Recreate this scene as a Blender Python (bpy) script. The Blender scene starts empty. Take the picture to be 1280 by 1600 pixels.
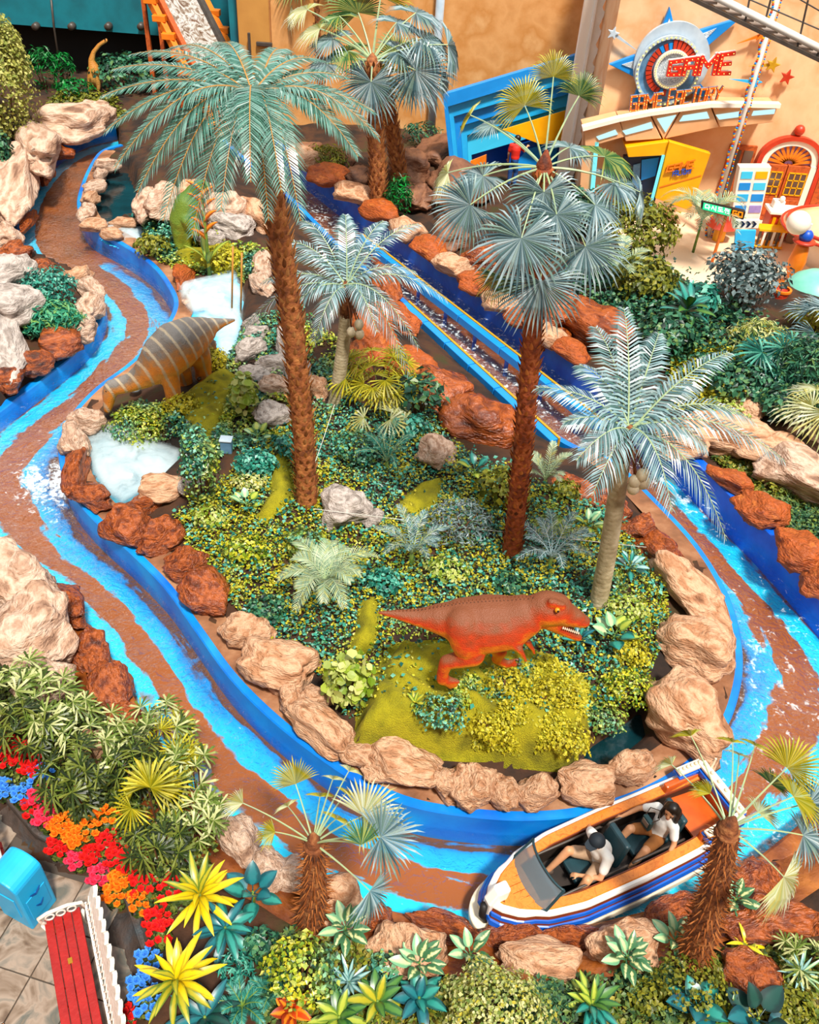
import bpy, bmesh, math, random
import numpy as np
from mathutils import Vector, Matrix, noise
random.seed(7); np.random.seed(7)
RNG = np.random.default_rng(11)
scene = bpy.context.scene
COL = scene.collection

# ---------------------------------------------------------------- camera
F = 1350.0; TH = math.radians(40.6); RO = math.radians(4.4); H = 11.5
_r = np.array([1, 0, 0.]); CF = np.array([0, math.cos(TH), -math.sin(TH)]); _u = np.array([0, math.sin(TH), math.cos(TH)])
CR = _r * math.cos(RO) + _u * math.sin(RO); CU = -_r * math.sin(RO) + _u * math.cos(RO)
CP = np.array([0, 0, H])
cd = bpy.data.cameras.new('camera'); cam = bpy.data.objects.new('camera', cd); COL.objects.link(cam)
cd.sensor_fit = 'HORIZONTAL'; cd.sensor_width = 36; cd.lens = 36 * F / 1280; cd.clip_end = 300
mw = Matrix(((CR[0], CU[0], -CF[0], 0), (CR[1], CU[1], -CF[1], 0), (CR[2], CU[2], -CF[2], H), (0, 0, 0, 1)))
cam.matrix_world = mw
scene.camera = cam
# ---------------------------------------------------------------- light (daylight through a glass roof)
wd = bpy.data.worlds.new('world'); scene.world = wd; wd.use_nodes = True
wd.node_tree.nodes['Background'].inputs[0].default_value = (0.86, 0.94, 1.0, 1)
wd.node_tree.nodes['Background'].inputs[1].default_value = 0.92
sl = bpy.data.lights.new('sun', 'SUN'); so = bpy.data.objects.new('sun', sl); COL.objects.link(so)
sl.energy = 5.3; sl.angle = math.radians(7); sl.color = (1.0, 0.93, 0.82)
so.rotation_euler = Vector((-0.20, 0.46, -1.0)).to_track_quat('-Z', 'Y').to_euler()
so.location = (8, -5, 30)
vs = scene.view_settings; vs.view_transform = 'Standard'; vs.look = 'None'; vs.exposure = 0.17; vs.gamma = 1.0; vs.use_curve_mapping = False

# ---------------------------------------------------------------- pixel -> place
def ray(x, y): return (x - 640) / F * CR - (y - 800) / F * CU + CF
def P(x, y, z=0.0):
    d = ray(x, y); return CP + d * ((z - H) / d[2])
def PY(x, y, Y):
    d = ray(x, y); return CP + d * (Y / d[1])
def mpp(p): return float((np.asarray(p) - CP) @ CF) / F

# ---------------------------------------------------------------- materials
def hx(h, a=1.0):
    h = h.lstrip('#'); c = [int(h[i:i + 2], 16) / 255 for i in (0, 2, 4)]
    return tuple([(x / 12.92 if x <= .04045 else ((x + .055) / 1.055) ** 2.4) for x in c] + [a])
MATS = {}
def nodes(name):
    m = bpy.data.materials.new(name); m.use_nodes = True; MATS[name] = m
    nt = m.node_tree; nt.nodes.clear()
    out = nt.nodes.new('ShaderNodeOutputMaterial')
    return m, nt, out
def N(nt, t, **kw):
    n = nt.nodes.new(t)
    for k, v in kw.items(): setattr(n, k, v)
    return n
def L(nt, a, b): nt.links.new(a, b)
def ramp(nt, stops, interp='LINEAR'):
    r = N(nt, 'ShaderNodeValToRGB'); cr = r.color_ramp; cr.interpolation = interp
    while len(cr.elements) < len(stops): cr.elements.new(.5)
    for e, (p, c) in zip(cr.elements, stops): e.position = p; e.color = c if not isinstance(c, str) else hx(c)
    return r
def vec_obj(nt, scale=1.0, rnd=True):
    tc = N(nt, 'ShaderNodeTexCoord')
    if not rnd: return tc.outputs['Object']
    oi = N(nt, 'ShaderNodeObjectInfo'); ml = N(nt, 'ShaderNodeMath', operation='MULTIPLY'); ml.inputs[1].default_value = 37.0
    L(nt, oi.outputs['Random'], ml.inputs[0])
    ad = N(nt, 'ShaderNodeVectorMath', operation='ADD'); L(nt, tc.outputs['Object'], ad.inputs[0]); L(nt, ml.outputs[0], ad.inputs[1])
    return ad.outputs[0]
def world_vec(nt):
    return N(nt, 'ShaderNodeNewGeometry').outputs['Position']
def mat(name, stops, scale=4.0, rough=.6, bump=0.0, bscale=None, spec=.5, detail=6, coords='obj', metal=0.0, dist=0.0, lo=.3, hi=.7, coat=0.0, stretch=None, bdist=.05):
    """noise-mottled principled material; stops = one colour or a list of colours"""
    m, nt, out = nodes(name)
    b = N(nt, 'ShaderNodeBsdfPrincipled'); L(nt, b.outputs[0], out.inputs[0])
    b.inputs['Roughness'].default_value = rough; b.inputs['Specular IOR Level'].default_value = spec; b.inputs['Metallic'].default_value = metal
    b.inputs['Coat Weight'].default_value = coat
    if isinstance(stops, str): stops = [stops]
    v = vec_obj(nt) if coords == 'obj' else world_vec(nt)
    if stretch:
        vm = N(nt, 'ShaderNodeVectorMath', operation='MULTIPLY'); L(nt, v, vm.inputs[0]); vm.inputs[1].default_value = stretch; v = vm.outputs[0]
    if len(stops) == 1: b.inputs['Base Color'].default_value = hx(stops[0])
    else:
        nz = N(nt, 'ShaderNodeTexNoise'); nz.inputs['Scale'].default_value = scale; nz.inputs['Detail'].default_value = detail; nz.inputs['Distortion'].default_value = dist
        L(nt, v, nz.inputs['Vector'])
        n = len(stops); r = ramp(nt, [(lo + (hi - lo) * i / (n - 1), c) for i, c in enumerate(stops)])
        L(nt, nz.outputs[0], r.inputs[0]); L(nt, r.outputs[0], b.inputs['Base Color'])
    if bump:
        nb = N(nt, 'ShaderNodeTexNoise'); nb.inputs['Scale'].default_value = bscale or scale * 3; nb.inputs['Detail'].default_value = 5
        L(nt, v, nb.inputs['Vector'])
        bp = N(nt, 'ShaderNodeBump'); bp.inputs['Strength'].default_value = bump; bp.inputs['Distance'].default_value = bdist
        L(nt, nb.outputs[0], bp.inputs['Height']); L(nt, bp.outputs[0], b.inputs['Normal'])
    return m
def leafmat(name, cols, rough=.45, spec=.4, patch=0.0, trans=.25, lo=0.0, hi=1.0, pcols=None):
    """colour differs from leaf to leaf; patch mixes in a second palette in patches"""
    m, nt, out = nodes(name)
    g = N(nt, 'ShaderNodeNewGeometry'); n = len(cols)
    r = ramp(nt, [(lo + (hi - lo) * i / max(1, n - 1), c) for i, c in enumerate(cols)])
    L(nt, g.outputs['Random Per Island'], r.inputs[0]); col = r.outputs[0]
    if pcols:
        r2 = ramp(nt, [(i / max(1, len(pcols) - 1), c) for i, c in enumerate(pcols)]); L(nt, g.outputs['Random Per Island'], r2.inputs[0])
        nz = N(nt, 'ShaderNodeTexNoise'); nz.inputs['Scale'].default_value = patch; nz.inputs['Detail'].default_value = 4; L(nt, g.outputs['Position'], nz.inputs['Vector'])
        rr = ramp(nt, [(.46, (0, 0, 0, 1)), (.56, (1, 1, 1, 1))]); L(nt, nz.outputs[0], rr.inputs[0])
        mx = N(nt, 'ShaderNodeMixRGB'); L(nt, rr.outputs[0], mx.inputs[0]); L(nt, col, mx.inputs[1]); L(nt, r2.outputs[0], mx.inputs[2]); col = mx.outputs[0]
    b = N(nt, 'ShaderNodeBsdfPrincipled'); b.inputs['Roughness'].default_value = rough; b.inputs['Specular IOR Level'].default_value = spec
    L(nt, col, b.inputs['Base Color'])
    if trans:
        t = N(nt, 'ShaderNodeBsdfTranslucent'); L(nt, col, t.inputs[0])
        ms = N(nt, 'ShaderNodeMixShader'); ms.inputs[0].default_value = trans
        L(nt, b.outputs[0], ms.inputs[1]); L(nt, t.outputs[0], ms.inputs[2]); L(nt, ms.outputs[0], out.inputs[0])
    else: L(nt, b.outputs[0], out.inputs[0])
    return m
def glow(name, col, strength):
    m, nt, out = nodes(name); e = N(nt, 'ShaderNodeEmission'); e.inputs[0].default_value = hx(col); e.inputs[1].default_value = strength
    L(nt, e.outputs[0], out.inputs[0]); return m
def glassmat(name, tint, alpha=.35, rough=.08):
    m, nt, out = nodes(name)
    t = N(nt, 'ShaderNodeBsdfTransparent'); t.inputs[0].default_value = hx(tint)
    b = N(nt, 'ShaderNodeBsdfPrincipled'); b.inputs['Base Color'].default_value = hx(tint); b.inputs['Roughness'].default_value = rough
    ms = N(nt, 'ShaderNodeMixShader'); ms.inputs[0].default_value = alpha
    L(nt, t.outputs[0], ms.inputs[1]); L(nt, b.outputs[0], ms.inputs[2]); L(nt, ms.outputs[0], out.inputs[0]); return m

# ---------------------------------------------------------------- mesh builder
class MB:
    def __init__(s): s.v = []; s.ch = []; s.n = 0; s.mi = 0; s.uv = None
    def add(s, v, f, mi=None):
        v = np.asarray(v, float).reshape(-1, 3); off = s.n; mi = s.mi if mi is None else mi
        s.v.append(v); s.n += len(v)
        if isinstance(f, np.ndarray): s.ch.append((f + off, mi))
        else:
            by = {}
            for q in f: by.setdefault(len(q), []).append(q)
            for k, qs in by.items(): s.ch.append((np.array(qs, int) + off, mi))
        return s
    def many(s, tv, tf, mats, locs, mi=None):
        """template (tv, tf) copied by N 3x3 matrices and offsets"""
        tv = np.asarray(tv, float); mats = np.asarray(mats); locs = np.asarray(locs); n = len(locs)
        v = np.einsum('nij,kj->nki', mats, tv) + locs[:, None, :]
        by = {}
        for q in tf: by.setdefault(len(q), []).append(q)
        off0 = s.n; s.v.append(v.reshape(-1, 3)); s.n += n * len(tv); mi = s.mi if mi is None else mi
        offs = off0 + np.arange(n) * len(tv)
        for k, qs in by.items():
            qs = np.array(qs, int); s.ch.append(((qs[None] + offs[:, None, None]).reshape(-1, k), mi))
        return s
    def box(s, c, size, R=None, mi=None):
        hx_, hy_, hz_ = [a / 2 for a in size]
        v = np.array([(x, y, z) for x in (-hx_, hx_) for y in (-hy_, hy_) for z in (-hz_, hz_)])
        if R is not None: v = v @ np.asarray(R).T
        return s.add(v + np.asarray(c), [(0, 1, 3, 2), (4, 6, 7, 5), (0, 4, 5, 1), (2, 3, 7, 6), (0, 2, 6, 4), (1, 5, 7, 3)], mi)
    def beam(s, a, b, w, h, up=(0, 0, 1), mi=None):
        a = np.asarray(a, float); b = np.asarray(b, float); t = b - a; l = np.linalg.norm(t); t /= l
        x = np.cross(t, up); x /= np.linalg.norm(x) + 1e-9; y = np.cross(x, t)
        return s.box((a + b) / 2, (w, l, h), np.stack([x, t, y], 1), mi)
    def tube(s, pts, rad, n=8, mi=None, caps=True, sq=1.0, closed=False):
        pts = np.asarray(pts, float); k = len(pts); rad = np.full(k, rad) if np.isscalar(rad) else np.asarray(rad, float)
        tg = np.gradient(pts, axis=0)
        if closed: tg = np.roll(pts, -1, 0) - np.roll(pts, 1, 0)
        tg /= np.linalg.norm(tg, axis=1)[:, None] + 1e-12
        up = np.array([0, 0, 1.]) if abs(tg[0][2]) < .9 else np.array([0, 1., 0])
        x = np.cross(tg[0], up); x /= np.linalg.norm(x); fx = []
        for t in tg:
            x = x - t * (x @ t); x /= np.linalg.norm(x) + 1e-12; fx.append(x)
        fx = np.array(fx); fy = np.cross(tg, fx)
        a = np.arange(n) * 2 * math.pi / n
        v = pts[:, None] + rad[:, None, None] * (np.cos(a)[None, :, None] * fx[:, None] + sq * np.sin(a)[None, :, None] * fy[:, None])
        i = np.arange(k if closed else k - 1)[:, None]; j = np.arange(n)[None]
        i2 = (i + 1) % k
        f = np.stack([i * n + j, i * n + (j + 1) % n, i2 * n + (j + 1) % n, i2 * n + j], -1).reshape(-1, 4)
        off = s.n; s.add(v, f, mi)
        if caps and not closed:
            mi = s.mi if mi is None else mi
            s.ch.append((np.array([list(range(n))[::-1]]) + off, mi)); s.ch.append((np.array([list(range(n))]) + off + (k - 1) * n, mi))
        return s
    def lathe(s, prof, n=16, c=(0, 0, 0), mi=None, R=None):
        prof = np.asarray(prof, float); k = len(prof); a = np.arange(n) * 2 * math.pi / n
        v = np.stack([prof[:, None, 0] * np.cos(a), prof[:, None, 0] * np.sin(a), np.repeat(prof[:, 1:2], n, 1)], -1).reshape(-1, 3)
        if R is not None: v = v @ np.asarray(R).T
        i = np.arange(k - 1)[:, None]; j = np.arange(n)[None]
        f = np.stack([i * n + j, i * n + (j + 1) % n, (i + 1) * n + (j + 1) % n, (i + 1) * n + j], -1).reshape(-1, 4)
        return s.add(v + np.asarray(c), f, mi)
    def ball(s, c, r, n=10, mi=None, sc=(1, 1, 1), R=None):
        a = np.linspace(-math.pi / 2, math.pi / 2, max(4, n // 2 + 2)); pr = np.stack([np.cos(a), np.sin(a)], 1)
        q = MB(); q.lathe(pr, n); v = q.v[0] * r * np.asarray(sc)
        if R is not None: v = v @ np.asarray(R).T
        return s.add(v + np.asarray(c), q.ch[0][0], mi)
    def prism(s, poly, dvec, mi=None):
        """closed polygon of 3-D points pushed along dvec"""
        a = np.asarray(poly, float); n = len(a); b = a + np.asarray(dvec, float)
        f = [tuple(range(n)), tuple(range(2 * n - 1, n - 1, -1))] + [(i, i + n, (i + 1) % n + n, (i + 1) % n) for i in range(n)]
        return s.add(np.vstack([a, b]), f, mi)
    def mesh(s, name, mats=None, smooth=True, recalc=False):
        me = bpy.data.meshes.new(name)
        v = np.vstack(s.v).astype(np.float32)
        lv = np.concatenate([c.ravel() for c, _ in s.ch]); tot = np.concatenate([np.full(len(c), c.shape[1]) for c, _ in s.ch]); mi = np.concatenate([np.full(len(c), m) for c, m in s.ch])
        me.vertices.add(len(v)); me.vertices.foreach_set('co', v.ravel())
        me.loops.add(len(lv)); me.loops.foreach_set('vertex_index', lv.astype(np.int32))
        me.polygons.add(len(tot)); st = np.concatenate([[0], np.cumsum(tot)[:-1]])
        me.polygons.foreach_set('loop_start', st.astype(np.int32)); me.polygons.foreach_set('material_index', mi.astype(np.int32))
        me.polygons.foreach_set('use_smooth', np.full(len(tot), bool(smooth)))
        me.update(calc_edges=True)
        if recalc:
            bm = bmesh.new(); bm.from_mesh(me); bmesh.ops.recalc_face_normals(bm, faces=bm.faces); bm.to_mesh(me); bm.free()
        for m in (mats if isinstance(mats, (list, tuple)) else [mats]):
            if m is not None: me.materials.append(MATS[m] if isinstance(m, str) else m)
        return me
    def build(s, name, mats, parent=None, smooth=False, bevel=0, loc=None, recalc=True, **kw):
        return obj(name, s.mesh(name, mats, smooth, recalc and s.n < 60000), parent, bevel=bevel, loc=loc, **kw)
def obj(name, me, parent=None, bevel=0, loc=None, rot=None, scale=None, kind=None):
    o = bpy.data.objects.new(name, me); COL.objects.link(o)
    if loc is not None: o.location = Vector([float(a) for a in loc])
    if rot is not None: o.rotation_euler = rot
    if scale is not None: o.scale = scale
    if parent is not None: o.parent = parent
    if kind: o['kind'] = kind
    if bevel:
        m = o.modifiers.new('bevel', 'BEVEL'); m.width = bevel; m.segments = 2; m.limit_method = 'ANGLE'
    return o
def tag(o, label, cat, group=None):
    o['label'] = label; o['category'] = cat
    if group: o['group'] = group
    return o
def thing(name, loc, label, cat, group=None, rz=0.0):
    o = bpy.data.objects.new(name, None); COL.objects.link(o); o.empty_display_size = .1
    o.location = Vector([float(a) for a in loc]); o.rotation_euler = (0, 0, rz)
    return tag(o, label, cat, group)
def struct(o): o['kind'] = 'structure'; return o
def nrm(a): a = np.asarray(a, float); return a / (np.linalg.norm(a) + 1e-12)
def catmull(pts, sub):
    p = np.asarray(pts, float); p = np.vstack([2 * p[0] - p[1], p, 2 * p[-1] - p[-2]]); out = []
    for i in range(1, len(p) - 2):
        for k in range(sub):
            t = k / sub; a, b, c, d = p[i - 1], p[i], p[i + 1], p[i + 2]
            out.append(.5 * ((2 * b) + (-a + c) * t + (2 * a - 5 * b + 4 * c - d) * t * t + (-a + 3 * b - 3 * c + d) * t ** 3))
    out.append(p[-2]); return np.array(out)
def inpoly(x, y, poly):
    poly = np.asarray(poly); r = np.zeros(np.shape(x), bool); j = len(poly) - 1
    for i in range(len(poly)):
        xi, yi = poly[i][:2]; xj, yj = poly[j][:2]
        c = ((yi > y) != (yj > y)) & (x < (xj - xi) * (y - yi) / (yj - yi + 1e-12) + xi)
        r ^= c; j = i
    return r
def dist_seg(x, y, poly, closed=False):
    poly = np.asarray(poly)[:, :2]; best = np.full(np.shape(x), 1e9); m = len(poly) if closed else len(poly) - 1
    for i in range(m):
        a = poly[i]; b = poly[(i + 1) % len(poly)]; ab = b - a; l2 = ab @ ab + 1e-12
        t = np.clip(((x - a[0]) * ab[0] + (y - a[1]) * ab[1]) / l2, 0, 1)
        best = np.minimum(best, np.hypot(x - a[0] - t * ab[0], y - a[1] - t * ab[1]))
    return best
def sstep(a, b, x):
    t = np.clip((x - a) / (b - a), 0, 1); return t * t * (3 - 2 * t)
ORD = ['first', 'second', 'third', 'fourth', 'fifth', 'sixth', 'seventh', 'eighth', 'ninth', 'tenth', 'eleventh', 'twelfth', 'thirteenth', 'fourteenth', 'fifteenth', 'sixteenth', 'seventeenth', 'eighteenth', 'nineteenth', 'twentieth', 'twenty-first', 'twenty-second', 'twenty-third', 'twenty-fourth', 'twenty-fifth', 'twenty-sixth']
def rotz(a): c, s_ = math.cos(a), math.sin(a); return np.array([[c, -s_, 0], [s_, c, 0], [0, 0, 1]])
def rotx(a): c, s_ = math.cos(a), math.sin(a); return np.array([[1, 0, 0], [0, c, -s_], [0, s_, c]])
def roty(a): c, s_ = math.cos(a), math.sin(a); return np.array([[c, 0, s_], [0, 1, 0], [-s_, 0, c]])
def rand_rots(n, tilt=1.0, rng=RNG):
    """n random orientations: local +Z tilted up to `tilt` radians from up, any heading"""
    az = rng.uniform(0, 2 * math.pi, n); tl = rng.uniform(0, tilt, n); sp = rng.uniform(0, 2 * math.pi, n)
    ca, sa, ct, st, cs, ss = np.cos(az), np.sin(az), np.cos(tl), np.sin(tl), np.cos(sp), np.sin(sp); z = np.zeros(n); o = np.ones(n)
    A = np.stack([np.stack([ca, -sa, z], -1), np.stack([sa, ca, z], -1), np.stack([z, z, o], -1)], 1)
    B = np.stack([np.stack([ct, z, st], -1), np.stack([z, o, z], -1), np.stack([-st, z, ct], -1)], 1)
    Cc = np.stack([np.stack([cs, -ss, z], -1), np.stack([ss, cs, z], -1), np.stack([z, z, o], -1)], 1)
    return A @ B @ Cc
def bake(mb, voxel, smooth=6, fac=.5):
    """closed shapes grown together into one continuous skin"""
    me = mb.mesh('tmp', None, True, False); o = bpy.data.objects.new('tmp', me); COL.objects.link(o)
    r = o.modifiers.new('r', 'REMESH'); r.mode = 'VOXEL'; r.voxel_size = voxel
    s = o.modifiers.new('s', 'SMOOTH'); s.iterations = smooth; s.factor = fac
    dg = bpy.context.evaluated_depsgraph_get(); dg.update()
    m2 = bpy.data.meshes.new_from_object(o.evaluated_get(dg)); bpy.data.objects.remove(o); bpy.data.meshes.remove(me)
    m2.polygons.foreach_set('use_smooth', np.ones(len(m2.polygons), bool)); return m2
def capsule(mb, a, b, ra, rb, n=12):
    """closed tapered limb with round ends"""
    a = np.asarray(a, float); b = np.asarray(b, float); d = b - a; l = np.linalg.norm(d); t = d / (l + 1e-9)
    pts = []; rr = []
    for k in (-.98, -.8, -.5, 0): pts.append(a + t * k * ra); rr.append(ra * math.sqrt(max(0.02, 1 - k * k)))
    for k in (0, .5, .8, .98): pts.append(b + t * k * rb); rr.append(rb * math.sqrt(max(0.02, 1 - k * k)))
    mb.tube(pts, rr, n)
def chain(mb, pts, rad, n=14):
    for i in range(len(pts) - 1): capsule(mb, pts[i], pts[i + 1], rad[i], rad[i + 1], n)
# ================================================================ THE SETTING: river, banks, ground, floors
# stations: outer bank (px, py, height), island bank (px, py); upstream (back left) round the front to the drop channel
ST = [(182,206,0, 190,243), (140,216,0, 163,252), (104,234,0, 148,268), (65,268,0, 132,302), (38,315,0, 124,340), (28,360,0, 140,372), (46,398,0, 188,400), (92,418,0, 235,432),
      (137,442,0, 262,465), (164,475,0, 274,500), (158,515,0, 250,545), (125,556,0, 205,590), (68,602,0, 155,628), (8,648,0, 118,668), (-52,690,.1, 100,702), (-82,742,.1, 98,742),
      (-62,800,.15, 112,788), (-4,848,.2, 152,838), (55,893,.2, 207,888), (104,935,.2, 262,945), (150,985,.2, 310,1013), (190,1050,.2, 360,1083), (235,1130,.2, 420,1145), (290,1215,.2, 490,1202),
      (360,1290,.2, 562,1250), (450,1345,.2, 640,1284), (560,1398,.2, 730,1300), (680,1432,.2, 820,1305), (800,1447,.2, 910,1296), (930,1437,.2, 1000,1267), (1060,1400,.2, 1073,1222), (1170,1345,.2, 1121,1166),
      (1265,1270,.2, 1143,1110), (1330,1190,.1, 1150,1052), (1345,1105,0, 1140,985), (1318,1020,0, 1115,925), (1258,945,0, 1075,865), (1190,868,0, 1018,803), (1120,798,0, 962,748), (1048,728,0, 912,716),
      (970,660,0, 858,682), (888,596,0, 790,620), (800,528,0, 712,550), (700,452,0, 626,472), (600,378,0, 534,394), (520,316,0, 458,318), (450,261,0, 396,265), (395,217,0, 345,219)]
OUT = catmull([P(a, b, z)[:2] for a, b, z, c, d in ST], 6); INN = catmull([P(c, d, 0)[:2] for a, b, z, c, d in ST], 6)
NS = len(OUT); SIDX = np.linspace(0, len(ST) - 1, NS)          # station number along the course
CLN = (OUT + INN) / 2; ULEN = np.concatenate([[0], np.cumsum(np.linalg.norm(np.diff(CLN, axis=0), axis=1))])
RIVER = np.vstack([OUT, INN[::-1]])
ISLAND = INN
# ponds (pixel outlines at .35 m), filled with mist or dark water
POND = {'lower': [(128,690),(160,662),(205,668),(250,690),(288,705),(280,738),(230,768),(190,792),(160,770),(140,735)],
        'upper': [(276,452),(330,440),(372,428),(384,470),(380,520),(372,560),(352,590),(340,560),(330,520),(300,500),(284,480)],
        'back': [(150,352),(190,345),(228,356),(225,376),(190,384),(160,374)],
        'dark': [(165,262),(200,258),(220,300),(210,340),(165,345),(140,335),(150,300)],
        'gap': [(105,985),(125,1030),(150,1090),(150,1120),(120,1110),(95,1060),(85,1010)],
        'front': [(548,1130),(600,1150),(700,1165),(820,1170),(930,1150),(1010,1090),(1020,1140),(960,1185),(850,1205),(700,1195),(600,1175),(560,1160)]}
PONDW = {k: np.array([P(x, y, .35)[:2] for x, y in v]) for k, v in POND.items()}
PAVE = np.array([P(x, y, 0)[:2] for x, y in [(-200,1230),(-10,1240),(60,1330),(100,1352),(150,1365),(195,1425),(225,1520),(195,1620),(150,1800),(-300,1800)]])
PLAZA = np.array([P(x, y, .3)[:2] for x, y in [(905,300),(1000,400),(1030,450),(1080,470),(1180,470),(1290,450),(1500,480),(1600,300),(1400,200),(900,240)]])
GX0, GX1, GY0, GY1, GS = -26.0, 24.0, 1.4, 48.0, 0.16
gx = np.arange(GX0, GX1, GS); gy = np.arange(GY0, GY1, GS); XX, YY = np.meshgrid(gx, gy)
rv = RIVER[::2]
inr = inpoly(XX, YY, rv); dr = dist_seg(XX, YY, rv, True); dr = np.where(inr, -dr, dr)
isl = inpoly(XX, YY, ISLAND[::2])
def fbm(x, y, s, seed=0.0):
    return (np.sin(x * s * 1.7 + 1.3 * np.sin(y * s * 1.1 + seed)) * np.cos(y * s * 1.4 + 1.7 * np.sin(x * s * .9 + seed * 2)) + .5 * np.sin(x * s * 3.9 + y * s * 3.1 + seed) * np.cos(y * s * 4.3 - x * s * 2.3)) / 1.5
HZ = .40 + np.where(isl, .55 * sstep(.3, 3.0, dr), .25 * sstep(.3, 3.0, dr)) + .07 * fbm(XX, YY, 1.6, 2.0)
# low ground under the left bank's boulder wall, rising towards the back left
HZ += np.where(~isl & (XX < -9) & (YY > 15), 1.1 * sstep(.6, 4.0, dr) * (1 - sstep(33, 37, YY)), 0)
HZ += np.where(~isl & (XX > 1) & (YY > 15), .35 * sstep(.6, 3.0, dr) * (1 - sstep(25, 28, YY)), 0)
HZ = np.where(~isl & (XX > 0) & (YY > 25), HZ + (.3 - HZ) * sstep(25, 28, YY) * sstep(.8, 2.2, dr), HZ)
for k, z in (('lower', .18), ('upper', .30), ('back', .15), ('dark', -.05), ('gap', -.15), ('front', .0)):
    q = PONDW[k]; d = dist_seg(XX, YY, q, True); ins = inpoly(XX, YY, q); d = np.where(ins, -d, d)
    HZ = np.where(dr > 0, HZ + (z - HZ) * (1 - sstep(-.12, .12, d)), HZ)
# mossy mound of the red dinosaur, and moss-covered patches where no ivy grows
MOUND = np.array([P(x, y, 1.1)[:2] for x, y in [(556, 1138), (578, 1062), (622, 992), (700, 1000), (770, 1000), (860, 1020), (922, 1052), (924, 1112), (892, 1165), (820, 1160), (740, 1146), (650, 1138)]])
d = dist_seg(XX, YY, MOUND, True); d = np.where(inpoly(XX, YY, MOUND), -d, d)
HZ = np.where(d < .1, np.maximum(HZ, .55 + (1.12 + .05 * fbm(XX, YY, 4.2, 5.0) - .55) * (1 - sstep(-.22, .1, d))), HZ)
for q, z in ((PAVE, -.06), (PLAZA, .22)):
    d = dist_seg(XX, YY, q, True); ins = inpoly(XX, YY, q); d = np.where(ins, -d, d)
    HZ = HZ + (z - HZ) * (1 - sstep(-.1, .35, d))
kc_ = int(np.searchsorted(SIDX, 39.6)); dc = dist_seg(XX, YY, INN[kc_::2]); HZ = np.where(isl, HZ + (.1 - HZ) * (1 - sstep(.25, .7, dc)), HZ)
kf0, kf1 = int(np.searchsorted(SIDX, 15.0)), int(np.searchsorted(SIDX, 33.5)); df_ = dist_seg(XX, YY, OUT[kf0:kf1:2]); HZ = np.where(~isl, HZ + (.1 - HZ) * (1 - sstep(.15, .85, df_)), HZ)
HZ = np.where(dr < .14, -.75, HZ)
def tz(x, y):
    fx = min(max((x - GX0) / GS, 0), len(gx) - 2.001); fy = min(max((y - GY0) / GS, 0), len(gy) - 2.001)
    i, j = int(fx), int(fy); a, b = fx - i, fy - j
    return float((HZ[j, i] * (1 - a) + HZ[j, i + 1] * a) * (1 - b) + (HZ[j + 1, i] * (1 - a) + HZ[j + 1, i + 1] * a) * b)
def tzv(x, y):
    fx = np.clip((x - GX0) / GS, 0, len(gx) - 2.001); fy = np.clip((y - GY0) / GS, 0, len(gy) - 2.001)
    i = fx.astype(int); j = fy.astype(int); a = fx - i; b = fy - j
    return (HZ[j, i] * (1 - a) + HZ[j, i + 1] * a) * (1 - b) + (HZ[j + 1, i] * (1 - a) + HZ[j + 1, i + 1] * a) * b
def G(px, py, dz=0.0):
    """where the sight line meets the ground (+dz)"""
    z = .6
    for _ in range(12):
        p = P(px, py, z + dz); z = .5 * z + .5 * max(tz(p[0], p[1]), .1)
    return P(px, py, z + dz)

mat('soil', ['#120c08', '#2a180c', '#442610', '#34300c'], 1.3, .9, .5, 9, coords='w')
mat('paint_blue', ['#0650cc', '#0860dc', '#0e70e8'], 2.2, .35, .15, 5, coords='w')
mat('paint_cyan', ['#0460c8', '#067ad8', '#0a96e4'], 1.2, .35, .1, 5, coords='w')
mat('tile_marble', ['#4a3628', '#74604e', '#988676', '#5c5c54', '#86705a'], 2.6, .35, .05, 9, dist=1.1, lo=.25, hi=.75)
mat('tile_orange', ['#c87038', '#e09458'], 8, .35)
mat('joint', '#4a4038', rough=.9)
mat('plaza_floor', ['#e8c4a0', '#f4d8ba'], .6, .5, coords='w')
mat('kerb_stone', ['#2e2a28', '#463a34', '#37434a'], 2.5, .55, .4, 14, coords='w')

# ground, one heightfield
q = MB(); nx, ny = len(gx), len(gy)
i, j = np.meshgrid(np.arange(nx - 1), np.arange(ny - 1)); a = (j * nx + i).ravel()
q.add(np.stack([XX, YY, HZ], -1).reshape(-1, 3), np.stack([a, a + 1, a + nx + 1, a + nx], -1))
struct(q.build('ground', 'soil', smooth=True, recalc=False))

# river bed: painted blue with a brown lane down the middle; the water lies over it
def strip(z, cols, zfun=None):
    t = np.linspace(0, 1, cols); v = np.zeros((NS, cols, 3))
    v[..., :2] = OUT[:, None] * (1 - t)[None, :, None] + INN[:, None] * t[None, :, None]; v[..., 2] = z
    if zfun is not None: v[..., 2] += zfun(v[..., 0], v[..., 1])
    i, j = np.meshgrid(np.arange(NS - 1), np.arange(cols - 1), indexing='ij'); a = (i * cols + j).ravel()
    m = MB(); m.add(v.reshape(-1, 3), np.stack([a, a + 1, a + cols + 1, a + cols], -1)); return m, np.repeat(t[None], NS, 0).ravel(), np.repeat(ULEN[:, None], cols, 1).ravel(), np.repeat(SIDX[:, None], cols, 1).ravel()
def attr(me, name, val):
    at = me.attributes.new(name, 'FLOAT', 'POINT'); at.data.foreach_set('value', np.asarray(val, np.float32))
def gauss(x, c, w): return np.exp(-((x - c) / w) ** 2)
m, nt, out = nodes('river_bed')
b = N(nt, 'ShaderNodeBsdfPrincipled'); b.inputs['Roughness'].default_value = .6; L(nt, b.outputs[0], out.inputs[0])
av = N(nt, 'ShaderNodeAttribute', attribute_name='across'); am = N(nt, 'ShaderNodeAttribute', attribute_name='mud')
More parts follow.
